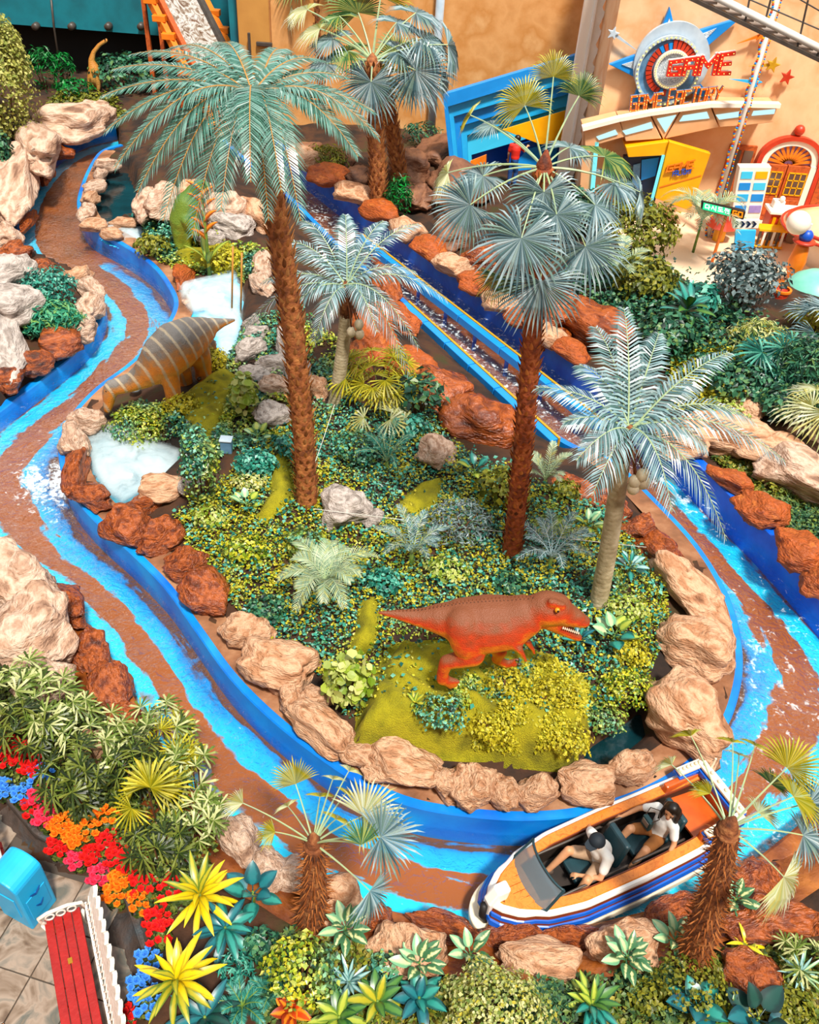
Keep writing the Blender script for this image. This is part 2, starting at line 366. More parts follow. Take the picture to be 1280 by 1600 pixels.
pos = world_vec(nt)
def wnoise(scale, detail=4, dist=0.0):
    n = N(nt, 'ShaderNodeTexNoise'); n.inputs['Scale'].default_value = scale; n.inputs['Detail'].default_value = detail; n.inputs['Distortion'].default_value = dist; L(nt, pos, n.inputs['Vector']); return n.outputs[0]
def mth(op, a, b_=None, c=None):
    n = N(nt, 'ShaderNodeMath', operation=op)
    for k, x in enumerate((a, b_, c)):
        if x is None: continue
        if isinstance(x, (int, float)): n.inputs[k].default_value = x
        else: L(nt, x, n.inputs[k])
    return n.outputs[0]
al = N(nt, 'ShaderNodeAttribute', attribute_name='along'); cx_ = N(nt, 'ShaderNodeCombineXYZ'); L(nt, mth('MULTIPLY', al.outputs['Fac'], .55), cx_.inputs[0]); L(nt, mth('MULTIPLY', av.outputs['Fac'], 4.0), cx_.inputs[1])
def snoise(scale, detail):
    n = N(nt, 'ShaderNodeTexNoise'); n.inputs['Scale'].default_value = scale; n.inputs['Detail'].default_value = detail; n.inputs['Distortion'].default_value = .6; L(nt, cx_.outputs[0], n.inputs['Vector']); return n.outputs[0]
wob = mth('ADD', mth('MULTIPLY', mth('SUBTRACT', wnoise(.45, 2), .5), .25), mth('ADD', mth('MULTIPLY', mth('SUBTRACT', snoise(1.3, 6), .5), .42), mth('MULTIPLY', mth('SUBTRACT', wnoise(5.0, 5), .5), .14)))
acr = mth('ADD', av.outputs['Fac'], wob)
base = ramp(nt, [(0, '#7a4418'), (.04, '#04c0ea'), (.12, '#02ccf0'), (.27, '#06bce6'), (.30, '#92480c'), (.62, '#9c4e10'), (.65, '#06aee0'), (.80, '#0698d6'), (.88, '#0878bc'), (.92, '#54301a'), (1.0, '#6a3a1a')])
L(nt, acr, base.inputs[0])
brownc = ramp(nt, [(.3, '#6c360c'), (.6, '#944a10'), (.75, '#a85a18')]); L(nt, wnoise(1.4, 6), brownc.inputs[0])
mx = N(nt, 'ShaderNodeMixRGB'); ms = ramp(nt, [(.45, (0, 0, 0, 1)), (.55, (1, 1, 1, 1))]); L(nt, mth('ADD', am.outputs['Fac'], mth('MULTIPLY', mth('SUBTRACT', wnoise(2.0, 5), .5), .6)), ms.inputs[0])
L(nt, ms.outputs[0], mx.inputs[0]); L(nt, base.outputs[0], mx.inputs[1]); L(nt, brownc.outputs[0], mx.inputs[2]); L(nt, mx.outputs[0], b.inputs['Base Color'])

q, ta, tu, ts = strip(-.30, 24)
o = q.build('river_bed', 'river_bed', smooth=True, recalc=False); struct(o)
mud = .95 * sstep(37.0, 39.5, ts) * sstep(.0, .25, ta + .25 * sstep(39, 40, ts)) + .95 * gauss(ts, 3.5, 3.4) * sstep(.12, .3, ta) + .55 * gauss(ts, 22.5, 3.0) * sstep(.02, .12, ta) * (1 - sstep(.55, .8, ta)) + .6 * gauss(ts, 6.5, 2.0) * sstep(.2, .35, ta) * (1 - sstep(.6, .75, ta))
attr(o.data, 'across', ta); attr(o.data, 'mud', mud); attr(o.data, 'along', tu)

# water surface: clear, glossy, rippled; foam where it breaks
m, nt, out = nodes('water')
pos = world_vec(nt)
tr = N(nt, 'ShaderNodeBsdfTransparent'); tr.inputs[0].default_value = (.94, .985, 1.0, 1)
gl = N(nt, 'ShaderNodeBsdfGlossy'); gl.inputs['Roughness'].default_value = .05
bp = N(nt, 'ShaderNodeBump'); bp.inputs['Strength'].default_value = .9; bp.inputs['Distance'].default_value = .06
L(nt, mth('ADD', wnoise(5.0, 4, 1.2), mth('MULTIPLY', wnoise(16.0, 3, .6), .35)), bp.inputs['Height']); L(nt, bp.outputs[0], gl.inputs['Normal'])
fr = N(nt, 'ShaderNodeFresnel'); fr.inputs[0].default_value = 1.33; L(nt, bp.outputs[0], fr.inputs['Normal'])
m1 = N(nt, 'ShaderNodeMixShader'); L(nt, mth('MULTIPLY_ADD', fr.outputs[0], .42, .0), m1.inputs[0]); L(nt, tr.outputs[0], m1.inputs[1]); L(nt, gl.outputs[0], m1.inputs[2])
fo = N(nt, 'ShaderNodeBsdfDiffuse'); fo.inputs[0].default_value = hx('#eaf6fa')
af = N(nt, 'ShaderNodeAttribute', attribute_name='foam')
fn = mth('ADD', mth('MULTIPLY', wnoise(2.2, 8, 2.2), .55), mth('MULTIPLY', wnoise(7.5, 8, 1.5), .5))
fr2 = ramp(nt, [(.0, (0, 0, 0, 1)), (.16, (1, 1, 1, 1))]); L(nt, mth('SUBTRACT', mth('ADD', fn, af.outputs['Fac']), .68), fr2.inputs[0])
m2 = N(nt, 'ShaderNodeMixShader'); L(nt, mth('MULTIPLY', fr2.outputs[0], .9), m2.inputs[0]); L(nt, m1.outputs[0], m2.inputs[1]); L(nt, fo.outputs[0], m2.inputs[2]); L(nt, m2.outputs[0], out.inputs[0])
q, ta, tu, ts = strip(0.0, 24, lambda x, y: .012 * np.sin(x * 6 + 2 * np.sin(y * 3)) + .012 * np.sin(y * 7 + 1.5 * np.sin(x * 4)))
o = q.build('river_water', 'water', smooth=True, recalc=False)
foam = -.01 + .13 * sstep(35.5, 39, ts) + .10 * gauss(ts, 34.0, 2.6) + .06 * gauss(ts, 31, 1.5) + .24 * gauss(ts, 15.3, 1.0) * sstep(.35, .75, ta) + .03 * gauss(ts, 13, 1.5) + .05 * gauss(ts, 28, 1.0) * gauss(ta, .5, .2)
attr(o.data, 'foam', foam)
o['kind'] = 'stuff'; tag(o, 'clear rippling water of the winding boat ride river', 'water')

# channel walls
def wallstrip(name, line, side, tops, thick, material, zb=-.5):
    d = np.gradient(line, axis=0); d /= np.linalg.norm(d, axis=1)[:, None]; nrm_ = np.stack([-d[:, 1], d[:, 0]], 1) * side
    n = len(line); a = line; b_ = line + nrm_ * thick; c = line + nrm_ * thick * .12
    rows = np.stack([np.column_stack([a, np.full(n, zb)]), np.column_stack([a, tops - .025]), np.column_stack([c, tops]), np.column_stack([b_, tops]), np.column_stack([b_, np.full(n, zb)])], 1)
    i, j = np.meshgrid(np.arange(n - 1), np.arange(4), indexing='ij'); k = (i * 5 + j).ravel()
    q = MB(); q.add(rows.reshape(-1, 3), np.stack([k, k + 1, k + 6, k + 5], -1)); return struct(q.build(name, material, smooth=False))
# which way is out: the outer bank's outside is away from the island bank
sgn = np.sign(np.mean(np.cross(np.gradient(OUT, axis=0), INN - OUT)))
top_o = .15 + .42 * sstep(33, 37, SIDX) + .1 * gauss(SIDX, 3, 3); top_i = .42 - .2 * sstep(38, 39.5, SIDX)
k1 = int(np.searchsorted(SIDX, 33.0))
k0 = int(np.searchsorted(SIDX, 15.0)); top_o[k0:k1] = .1 + .02 * np.sin(np.arange(k1 - k0) * .9)
mat('bank_rock', ['#3c1a08', '#6c3410', '#8c4c1c', '#a86428'], 1.8, .35, .9, 6, coords='w')
wallstrip('wall_outer_left', OUT[:k0 + 1], -sgn, top_o[:k0 + 1], .2, 'paint_cyan')
wallstrip('wall_outer_front', OUT[k0:k1 + 1], -sgn, top_o[k0:k1 + 1], .3, 'bank_rock')
wallstrip('wall_outer_right', OUT[k1:], -sgn, top_o[k1:], .22, 'paint_blue')
wallstrip('wall_inner', INN, sgn, top_i, .17, 'paint_cyan')

d_ = np.gradient(OUT, axis=0); d_ /= np.linalg.norm(d_, axis=1)[:, None]; on_ = np.stack([-d_[:, 1], d_[:, 0]], 1) * -sgn; rws = []
for off_ in np.linspace(.02, .8, 9):
    l_ = (OUT + on_ * off_)[k0:k1 + 4]; bz = np.array([noise.fractal(Vector((x * 2.2, y * 2.2, 1.0)), .9, 2.0, 4) for x, y in l_]); rws.append(np.column_stack([l_, np.maximum(tzv(l_[:, 0], l_[:, 1]), .04) + .05 + .1 * bz * math.sin(min(1, off_ / .5) * math.pi * .5)]))
rws = np.stack(rws, 1); nr, nc = rws.shape[:2]; i, j = np.meshgrid(np.arange(nr - 1), np.arange(nc - 1), indexing='ij'); a = (i * nc + j).ravel(); q = MB(); q.add(rws.reshape(-1, 3), np.stack([a, a + 1, a + nc + 1, a + nc], -1)); struct(q.build('trim_bank_ledge', 'bank_rock', smooth=True, recalc=False))
mat('bank_tan', ['#5c3a24', '#8c5c3c', '#b08460'], 1.6, .7, .8, 5, coords='w')
sg_i = sgn; di_ = np.gradient(INN, axis=0); di_ /= np.linalg.norm(di_, axis=1)[:, None]; in_ = np.stack([-di_[:, 1], di_[:, 0]], 1) * sgn; rws = []; ke0, ke1 = int(np.searchsorted(SIDX, 1.0)), int(np.searchsorted(SIDX, 39.0))
for off_ in np.linspace(.13, .55, 5):
    l_ = (INN + in_ * off_)[ke0:ke1]; bz = np.array([noise.fractal(Vector((x * 2.6, y * 2.6, 3.0)), .9, 2.0, 4) for x, y in l_]); rws.append(np.column_stack([l_, np.maximum(.425, np.where(tzv(l_[:, 0], l_[:, 1]) > .2, tzv(l_[:, 0], l_[:, 1]), .3) if off_ > .4 else np.full(len(l_), .425)) + (.05 * np.abs(bz) if off_ > .14 else 0)]))
rws = np.stack(rws, 1); nr, nc = rws.shape[:2]; i, j = np.meshgrid(np.arange(nr - 1), np.arange(nc - 1), indexing='ij'); a = (i * nc + j).ravel(); q = MB(); q.add(rws.reshape(-1, 3), np.stack([a, a + 1, a + nc + 1, a + nc], -1)); struct(q.build('trim_kerb_ledge', 'bank_tan', smooth=True, recalc=False))
# paving at the lower left: marble slabs with small orange diamonds, on a dark bed
pave = struct(MB().prism([P(x, y, -.06) for x, y in [(-200,1230),(-10,1240),(60,1330),(100,1352),(150,1365),(195,1425),(225,1520),(195,1620),(150,1800),(-300,1800)]], (0, 0, .04)).build('floor', 'joint'))
R0 = rotz(math.radians(-12)); S = .62; org = P(60, 1580, 0)[:2]
slab = []
for a_ in range(-9, 7):
    for b_ in range(-6, 9):
        c = org + (R0[:2, :2] @ np.array([a_ * S, b_ * S]))
        if not inpoly(np.array(c[0]), np.array(c[1]), PAVE): continue
        w = S / 2 - .008; k = .085; odd = (a_ % 2, b_ % 2)
        pts = []
        for (sx, sy) in ((-1, -1), (1, -1), (1, 1), (-1, 1)):
            cut = ((a_ + (sx > 0)) % 2 == 0) and ((b_ + (sy > 0)) % 2 == 0)
            if cut:
                e = [(sx * w, sy * (w - k)), (sx * (w - k), sy * w)]
                if sx * sy > 0: e = e
                else: e = e[::-1]
                pts += e
            else: pts.append((sx * w, sy * w))
        pts = np.array([list(R0[:2, :2] @ np.array(p_) + c) for p_ in pts])
        loc = np.array([c[0], c[1], -.02])
        MB().prism(np.column_stack([pts - c, np.zeros(len(pts))]), (0, 0, .024 + .004 * random.random())).build('marble_slab', 'tile_marble', pave, bevel=.004, loc=loc)
for a_ in range(-9, 7):
    for b_ in range(-6, 9):
        if a_ % 2 or b_ % 2: continue
        c = org + (R0[:2, :2] @ np.array([(a_ - .5) * S, (b_ - .5) * S]))
        if not inpoly(np.array(c[0]), np.array(c[1]), PAVE): continue
        d = .083; pts = [R0 @ np.array(p_) for p_ in ((d, 0, 0), (0, d, 0), (-d, 0, 0), (0, -d, 0))]
        MB().prism(pts, (0, 0, .027)).build('diamond_tile', 'tile_orange', pave, bevel=.003, loc=(c[0], c[1], -.02))
# dark stone edging between paving and flower bed
ed = [(-10,1235),(60,1322),(100,1345),(152,1360),(200,1425),(232,1520),(198,1620)]
inn_ = [(-10,1205),(72,1290),(118,1305),(190,1340),(240,1420),(262,1470),(240,1600)]
0
q = MB(); ring = [P(x, y, -.05) for x, y in ed] + [P(x, y, -.05) for x, y in inn_[::-1]]
q.prism(ring, (0, 0, .34)); struct(q.build('trim_flowerbed', 'kerb_stone', bevel=.04))
# plaza floor in front of the buildings (upper right)
struct(MB().prism([(p[0], p[1], .1) for p in PLAZA] , (0, 0, .2)).build('floor_plaza', 'plaza_floor'))

MOSS = {'mound': [(560, 1136), (582, 1062), (624, 994), (700, 1003), (770, 1004), (858, 1024), (916, 1054), (918, 1110), (888, 1160), (820, 1156), (740, 1142), (650, 1134)],
        'strip': [(420, 722), (445, 700), (462, 770), (440, 800), (420, 818), (400, 812), (425, 770)], 'middle': [(612, 800), (655, 757), (692, 745), (684, 790), (640, 812)], 'tail': [(553, 1000), (565, 940), (592, 935), (588, 1000), (575, 1022), (550, 1020)],
        'grey': [(280, 625), (345, 575), (372, 590), (352, 650), (330, 700), (290, 668)], 'back': [(270, 395), (360, 380), (392, 410), (330, 428), (285, 420)]}
MOSSW = {k: np.array([G(x, y)[:2] for x, y in v]) for k, v in MOSS.items()}
# ================================================================ BUILDINGS AT THE BACK
mat('plaster_tan', ['#c88a4a', '#dba062', '#c98844', '#e0ac72'], .8, .8, .1, 6, coords='w')
mat('plaster_gold', ['#b8803a', '#cc9448'], .9, .8, coords='w')
mat('plaster_peach', ['#ecb888', '#f2c698', '#e8ac78', '#f6d2aa'], .7, .8, .08, 6, coords='w')
mat('plaster_cream', ['#f6e8d4', '#fbf2e6'], .6, .8, coords='w')
mat('teal_wall', ['#04606e', '#067888', '#0a5a70'], .7, .6, coords='w')
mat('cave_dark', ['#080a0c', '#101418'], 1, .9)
mat('blue_flat', ['#0a86dc', '#1290e6'], 2, .4); mat('blue_deep', '#0b50c0', rough=.4); mat('cyan_flat', ['#18a4ea', '#2cb8f2'], 2, .4); mat('cyan_light', '#3cc6f4', rough=.4)
mat('yellow_paint', ['#f0a400', '#f8b408'], 2, .4); mat('orange_paint', ['#e07010', '#f08418'], 3, .45); mat('red_paint', ['#b83018', '#c83c20'], 3, .4)
mat('white_paint', ['#e6e2da', '#f2efe8'], 3, .4); mat('grey_metal', ['#8a8078', '#a49a90'], 3, .4, metal=.3); mat('dark_metal', ['#3a332e', '#4c443e'], 5, .45)
mat('grey_light', ['#a8bccc', '#c4d4e0'], 3, .4); mat('navy', '#0a1a40', rough=.4); mat('steel_blue', ['#4878a0', '#6c98bc'], 6, .4)
mat('wood_orange', ['#a8481a', '#c25c22', '#8e3a14'], 3, .5, dist=2); mat('pane_dark', '#5a4a40', rough=.15, spec=.8); mat('purple', ['#8a7ac0', '#a494d4'], 6, .5)
mat('peach_panel', ['#eab486', '#e0a674'], 2, .5); mat('gold', ['#c89a20', '#b88a18'], 6, .4); mat('black_rubber', '#14100e', rough=.6)
mat('mesh_white', ['#7a90a4', '#e8f0f4'], 60, .5, lo=.45, hi=.55)
mat('letter_red', '#e02a14', rough=.4); mat('letter_orange', '#f06a10', rough=.4)
glow('lit_window', '#c8f4fc', 1.0); glow('bulb_warm', '#ffe27a', 1.6); glow('led_green', '#30e090', 1.3); glow('led_orange', '#ff8a1a', 1.4); glow('neon_cyan', '#7ceaf8', 1.2); glow('led_white', '#e8fff4', 1.2)
def plate(name, pts, Y, depth, m, parent=None, bevel=0.0, push=None):
    """outline seen in the photograph, standing at depth Y with real thickness towards the back"""
    w = [PY(x, y, Y(x) if callable(Y) else Y) for x, y in pts]
    return MB().prism(w, push if push is not None else (0, depth, 0)).build(name, m, parent, bevel=bevel)
YG = 30.3
xg0 = PY(969, 5, YG)[0]
# walls
struct(MB().box(((xg0 + 24) / 2, YG + 4, 5), (24 - xg0, 8, 10)).build('wall_right', 'plaster_peach'))
xl = PY(372, 60, 36)[0]; xs = [xl, PY(423, 60, 36)[0], PY(684, 100, 36)[0], xg0 + 1.5]
wb = struct(MB().box(((xs[0] + xs[3]) / 2, 36.6, 4), (xs[3] - xs[0], 1.0, 8.4)).build('wall_back', 'plaster_tan'))
for k, m_ in enumerate(('plaster_gold', 'plaster_tan', 'plaster_tan')):
    MB().box(((xs[k] + xs[k + 1]) / 2, 36.05, 4), (xs[k + 1] - xs[k] - .06, .12, 8.2)).build('wall_panel', m_, wb, bevel=.02)
struct(MB().tube([PY(684, 60, 35.8) * [1, 1, 0] + [0, 0, z] for z in (0, 8)], .16, 10).build('trim_1', 'grey_light', smooth=True))
zo = PY(200, 50, 39.8)[2]
struct(MB().box((xl - 9, 39.8, zo + 2.6), (18, .4, 5.2)).build('wall_left', 'teal_wall'))
struct(MB().box((xl - .2, 39.3, 4), (.4, 5.6, 8.4)).build('wall_left_side', 'teal_wall'))
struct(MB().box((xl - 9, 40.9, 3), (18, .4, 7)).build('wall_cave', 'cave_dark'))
for i, (x, y) in enumerate(((58, 40), (114, 40), (171, 40), (222, 40), (331, 42))):
    p = PY(x, y, 39.6); t = thing('spot_lamp', p, f'{ORD[i]} small dark round spotlight from the left on the teal wall', 'spotlight', 'spotlights on the teal wall')
    MB().lathe([(0, .3), (.13, .3), (.15, 0), (.12, -.02), (0, -.02)], 12, R=rotx(math.pi / 2)).build('lamp_housing', 'dark_metal', t, smooth=True)
    MB().box((0, .12, .14), (.06, .18, .1)).build('bracket', 'grey_metal', t)
# conduit on the teal wall and dark rods on the tan wall
tag(MB().tube([PY(80, 0, 39.55), PY(84, 40, 39.55), PY(97, 125, 39.55)], .045, 8).build('conduit_pipe', 'dark_metal', smooth=True), 'thin dark conduit pipe running down the teal wall', 'pipe')
tag(MB().box(PY(391, 90, 35.8), (.1, .1, 1.7)).build('vertical_bar', 'dark_metal', bevel=.02), 'upright dark blue bar on the gold wall panel', 'bar')
tag(MB().box(PY(413, 69, 35.9), (.6, .12, .14)).build('wall_bracket', 'dark_metal', bevel=.02), 'short dark horizontal bracket on the gold wall panel', 'bracket')
# white fretwork column
cb = PY(890, 240, 33.0); ct = PY(932, -60, 33.0)
col = thing('fretwork_column', (cb[0], 33, .2), 'tall pale column with a scalloped white edge left of the sign wall', 'column')
hh = ct[2] + 1.0
MB().box((-.2, 0, hh / 2), (.36, .3, hh)).build('shaft', 'plaster_cream', col, bevel=.02); MB().box((-.02, -.04, hh / 2), (.1, .4, hh)).build('moulding', 'white_paint', col, bevel=.02)
pl = []; z = 0
q = MB(); pf = [(0, 0)]
while z < hh - .6: pf += [(.26, z), (.2, z + .1), (.3, z + .42), (.36, z + .52), (.26, z + .55)]; z += .56
pf += [(.2, z), (0, z)]
q.prism([(x + .04, -.06, zz) for x, zz in pf], (0, .12, 0)); q.build('scalloped_edge', 'white_paint', col)
# unseen hall walls added to cut low sky light: sides, back, behind the gallery
struct(MB().box((-27, 18, 8), (.5, 50, 17)).build('wall_hall_left', 'plaster_tan')); struct(MB().box((25, 18, 8), (.5, 50, 17)).build('wall_hall_right', 'plaster_tan')); struct(MB().box((-1, -7, 8), (52, .5, 17)).build('wall_front', 'plaster_tan'))
struct(MB().box((-1, 43, 8), (52, .5, 17)).build('wall_hall_back', 'plaster_tan'))
# ---------------- the big sign
sg = thing('star_sign', PY(1042, 100, YG), 'big blue star sign with round C emblem and red bulb letters GAME', 'sign'); sg_loc = np.array(PY(1042, 100, YG))
def splate(name, pts, Y, depth, m, parent, par_loc, bevel=.01):
    o = plate(name, pts, Y, depth, m, None, bevel); o.parent = parent; o.data.transform(Matrix.Translation(Vector(-np.asarray(par_loc)))); return o
spk = [[(1047, 11), (1031, 50), (1056, 50)], [(952, 101), (1004, 82), (1004, 127)], [(1160, 27), (1072, 54), (1090, 86)], [(986, 166), (1000, 128), (1034, 152)], [(1118, 158), (1062, 140), (1084, 118)]]
for s_ in spk: splate('star_point', s_, YG - .3, .18, 'blue_flat', sg, sg_loc, .02)
for s_ in ([(972, 101), (998, 93), (998, 111)], [(1079, 60), (1120, 44), (1088, 77)], [(996, 152), (1004, 136), (1020, 148)], [(1046, 28), (1042, 40), (1050, 40)]): splate('mesh_panel', s_, YG - .33, .05, 'mesh_white', sg, sg_loc, 0)
def ringpoly(c, Y, r0, r1, a0, a1, n=40, dep=.1):
    c = np.asarray(c); a = np.linspace(a0, a1, n)
    o_ = np.stack([np.cos(a) * r1, np.full(n, 0), np.sin(a) * r1], 1); i_ = np.stack([np.cos(a) * r0, np.full(n, 0), np.sin(a) * r0], 1)
    q = MB(); v = np.concatenate([o_, i_, o_ + [0, dep, 0], i_ + [0, dep, 0]]) + c
    f = []
    for k in range(n - 1): f += [(k, k + 1, n + k + 1, n + k), (2 * n + k, 3 * n + k, 3 * n + k + 1, 2 * n + k + 1), (k, 2 * n + k, 2 * n + k + 1, k + 1), (n + k, n + k + 1, 3 * n + k + 1, 3 * n + k)]
    f += [(0, n, 3 * n, 2 * n), (n - 1, 3 * n - 1, 4 * n - 1, 2 * n - 1)]
    q.add(v, f); return q
cc = np.array(PY(1043, 95, YG)) - sg_loc; c2 = np.array(PY(1039, 104, YG)) - sg_loc; c3 = np.array(PY(1045, 101, YG)) - sg_loc
ringpoly(cc + [.05, -.42, .02], 0, .72, 1.16, -.9, 4.0, 50, .16).build('letter_c_arc', 'grey_light', sg)
ringpoly(c2 + [0, -.5, 0], 0, .0, .95, 0, 2 * math.pi, 48, .12).build('emblem_disc', 'steel_blue', sg)
ringpoly(c2 + [0, -.6, 0], 0, .90, 1.0, 0, 2 * math.pi, 48, .14).build('emblem_rim', 'grey_light', sg)
ringpoly(c3 + [0, -.64, 0], 0, .46, .56, 0, 2 * math.pi, 40, .12).build('inner_rim', 'white_paint', sg)
ringpoly(c3 + [0, -.56, 0], 0, 0, .46, 0, 2 * math.pi, 40, .04).build('inner_mesh', 'mesh_white', sg)
for k in range(22):
    a0 = .6 + k * .19
    ringpoly(c3 + [-.03, -.575, -.02], 0, .58, .76 + (.08 if k < 6 else 0), a0, a0 + .15, 5, .07).build('emblem_segment', 'red_paint' if k < 5 or 9 < k < 19 or k % 2 else 'blue_flat', sg)
q = MB()
for k in range(44):
    a_ = k * 2 * math.pi / 44; q.ball(c2 + [.95 * math.cos(a_), -.62, .95 * math.sin(a_)], .025, 6); q.ball(c3 + [.51 * math.cos(a_), -.66, .51 * math.sin(a_)], .018, 6)
q.build('rim_bulbs', 'bulb_warm', sg, kind='stuff', recalc=False)
GL = {'G': [[(1, 1), (0, 1), (0, 0), (1, 0), (1, .48), (.5, .48)]], 'A': [[(0, 0), (0, 1), (1, 1), (1, 0)], [(0, .45), (1, .45)]], 'M': [[(0, 0), (0, 1), (.5, .45), (1, 1), (1, 0)]], 'E': [[(1, 1), (0, 1), (0, 0), (1, 0)], [(0, .5), (.85, .5)]],
      'F': [[(1, 1), (0, 1), (0, 0)], [(0, .5), (.8, .5)]], 'C': [[(1, 1), (0, 1), (0, 0), (1, 0)]], 'T': [[(0, 1), (1, 1)], [(.5, 1), (.5, 0)]], 'O': [[(0, 0), (0, 1), (1, 1), (1, 0), (0, 0)]], 'R': [[(0, 0), (0, 1), (1, 1), (1, .5), (0, .5)], [(.45, .5), (1, 0)]], 'Y': [[(0, 1), (.5, .5), (1, 1)], [(.5, .5), (.5, 0)]]}
def letters(word, quad, Y, thick, depth, m, parent, par_loc, bulb=None, widths=None, gap=.28, tall=None, back=None, bs_=.085, br_=.017):
    w = widths or {}; tot = sum(w.get(c, 1) for c in word) + gap * (len(word) - 1); x = 0
    q = [np.asarray(p, float) for p in quad]
    def mp(u, v): pp = q[3] * (1 - u) * (1 - v) + q[2] * u * (1 - v) + q[1] * u * v + q[0] * (1 - u) * v; return PY(pp[0], pp[1], Y) - par_loc
    for k, ch in enumerate(word):
        cw = w.get(ch, 1)
        if ch != ' ':
            mb = MB(); bk = MB(); bb = MB(); tl = tall.get(k, 1) if tall else 1
            for st in GL[ch]:
                pts = [mp((x + cw * u) / tot, v * tl) for u, v in st]
                for a_, b_ in zip(pts[:-1], pts[1:]):
                    jz = np.array([0, -.004 * (len(mb.v) % 5), 0]); a_ = a_ + jz; b_ = b_ + jz; d = nrm(b_ - a_) * thick * .5; mb.beam(a_ - d, b_ + d, thick, depth, (0, -1, 0)); bk.beam(a_ - d * 1.3 + [0, .06, 0], b_ + d * 1.3 + [0, .06, 0], thick * 1.2, depth * .7, (0, -1, 0))
                    l = np.linalg.norm(b_ - a_); nb = max(2, int(l / bs_))
                    for t in np.linspace(0, 1, nb): bb.ball(a_ + (b_ - a_) * t + [0, -depth * .55, 0], br_, 6)
            o = mb.build('letter', m, parent)
            if back: bk.build('letter_edge', back, o)
            if bulb: bb.build('bulbs', bulb, o, kind='stuff', recalc=False)
        x += cw + gap
letters('GAME', [(1048, 97), (1146, 83), (1139, 114), (1044, 116)], YG - .95, .105, .14, 'letter_red', sg, sg_loc, 'bulb_warm', {'M': 1.35}, .42, back='white_paint')
s2p = np.array(PY(1052, 165, YG)); s2 = thing('bulb_letter_sign', s2p, 'row of orange bulb letters reading GAME FACTORY on the canopy', 'sign')
letters('GAME FACTORY', [(987, 151), (1130, 136), (1124, 155), (985, 173)], YG - .95, .044, .1, 'letter_orange', s2, s2p, 'bulb_warm', {' ': .3, 'M': 1.3}, .45, {5: 1.25, 8: 1.2}, back='steel_blue', bs_=.1, br_=.015)
# small stars
def star(c, r, m, lab, tail=None, tm=None):
    c = np.asarray(c); t = thing('wall_star', c, lab, 'star', 'small stars on the sign wall')
    pts = [(math.sin(k * math.pi / 5 + .2) * (r if k % 2 == 0 else r * .42), -.25, math.cos(k * math.pi / 5 + .2) * (r if k % 2 == 0 else r * .42)) for k in range(10)]
    MB().prism(pts, (0, .1, 0)).build('star_plate', m, t, bevel=.015)
    if tail is not None: MB().prism([(0, -.2, .06), tuple(np.asarray(tail) - c + [0, -.2, 0]), (0, -.2, -.06)], (0, .05, 0)).build('tail', tm or m, t)
star(PY(1205, 99, YG), .24, 'gold', 'small gold star with a tail on the sign wall', PY(1168, 101, YG)); star(PY(1227, 118, YG), .24, 'red_paint', 'small plain red star on the sign wall')
star(PY(1177, 126, YG), .24, 'cyan_flat', 'small cyan star with a tail on the sign wall', PY(1138, 121, YG)); star(PY(957, 50, YG), .2, 'grey_light', 'small silver star at the left end of the sign wall', PY(996, 78, YG)); star(PY(1190, 52, YG), .24, 'orange_paint', 'small orange star below the overhead stairs', PY(1150, 66, YG))
# canopy
cy = 29.2; cn = thing('marquee_canopy', PY(1064, 190, cy), 'curved peach marquee canopy with lit glass panels under the bulb letters', 'canopy'); cl = np.array(PY(1064, 190, cy))
for pts, win in (([(912, 201), (968, 188), (976, 214), (934, 226), (916, 246)], [(932, 214), (962, 203), (966, 210), (936, 219)]), ([(969, 188), (1015, 179), (1034, 217), (978, 221)], [(973, 205), (1018, 191), (1021, 200), (978, 211)]), ([(1017, 178), (1064, 171), (1037, 218)], [(1027, 186), (1057, 180), (1040, 207)]),
                 ([(1066, 171), (1110, 165), (1123, 199), (1040, 217)], [(1062, 190), (1068, 181), (1105, 175), (1109, 185)]), ([(1112, 165), (1174, 166), (1154, 197), (1125, 199)], [(1119, 180), (1168, 173), (1163, 182), (1124, 187)]), ([(1176, 166), (1215, 166), (1209, 191), (1157, 197)], [(1178, 174), (1212, 171), (1210, 178), (1175, 181)])):
    o = splate('canopy_panel', pts, cy, 1.0, 'peach_panel', cn, cl, .02); splate('lit_pane', win, cy - .04, .05, 'lit_window', o, cl, 0)
tp = [(910, 200), (968, 185), (1016, 176), (1064, 169), (1110, 163), (1174, 163), (1218, 164)]
q = MB()
for a_, b_ in zip(tp[:-1], tp[1:]): q.beam(PY(*a_, cy - .05) - cl, PY(*b_, cy - .05) - cl, .3, .12)
q.build('top_trim', 'plaster_cream', cn)
splate('end_post', [(912, 205), (934, 222), (926, 300), (906, 300)], cy + .1, .3, 'peach_panel', cn, cl); splate('neon_strip', [(930, 222), (936, 222), (929, 300), (923, 300)], cy, .08, 'neon_cyan', cn, cl, 0)
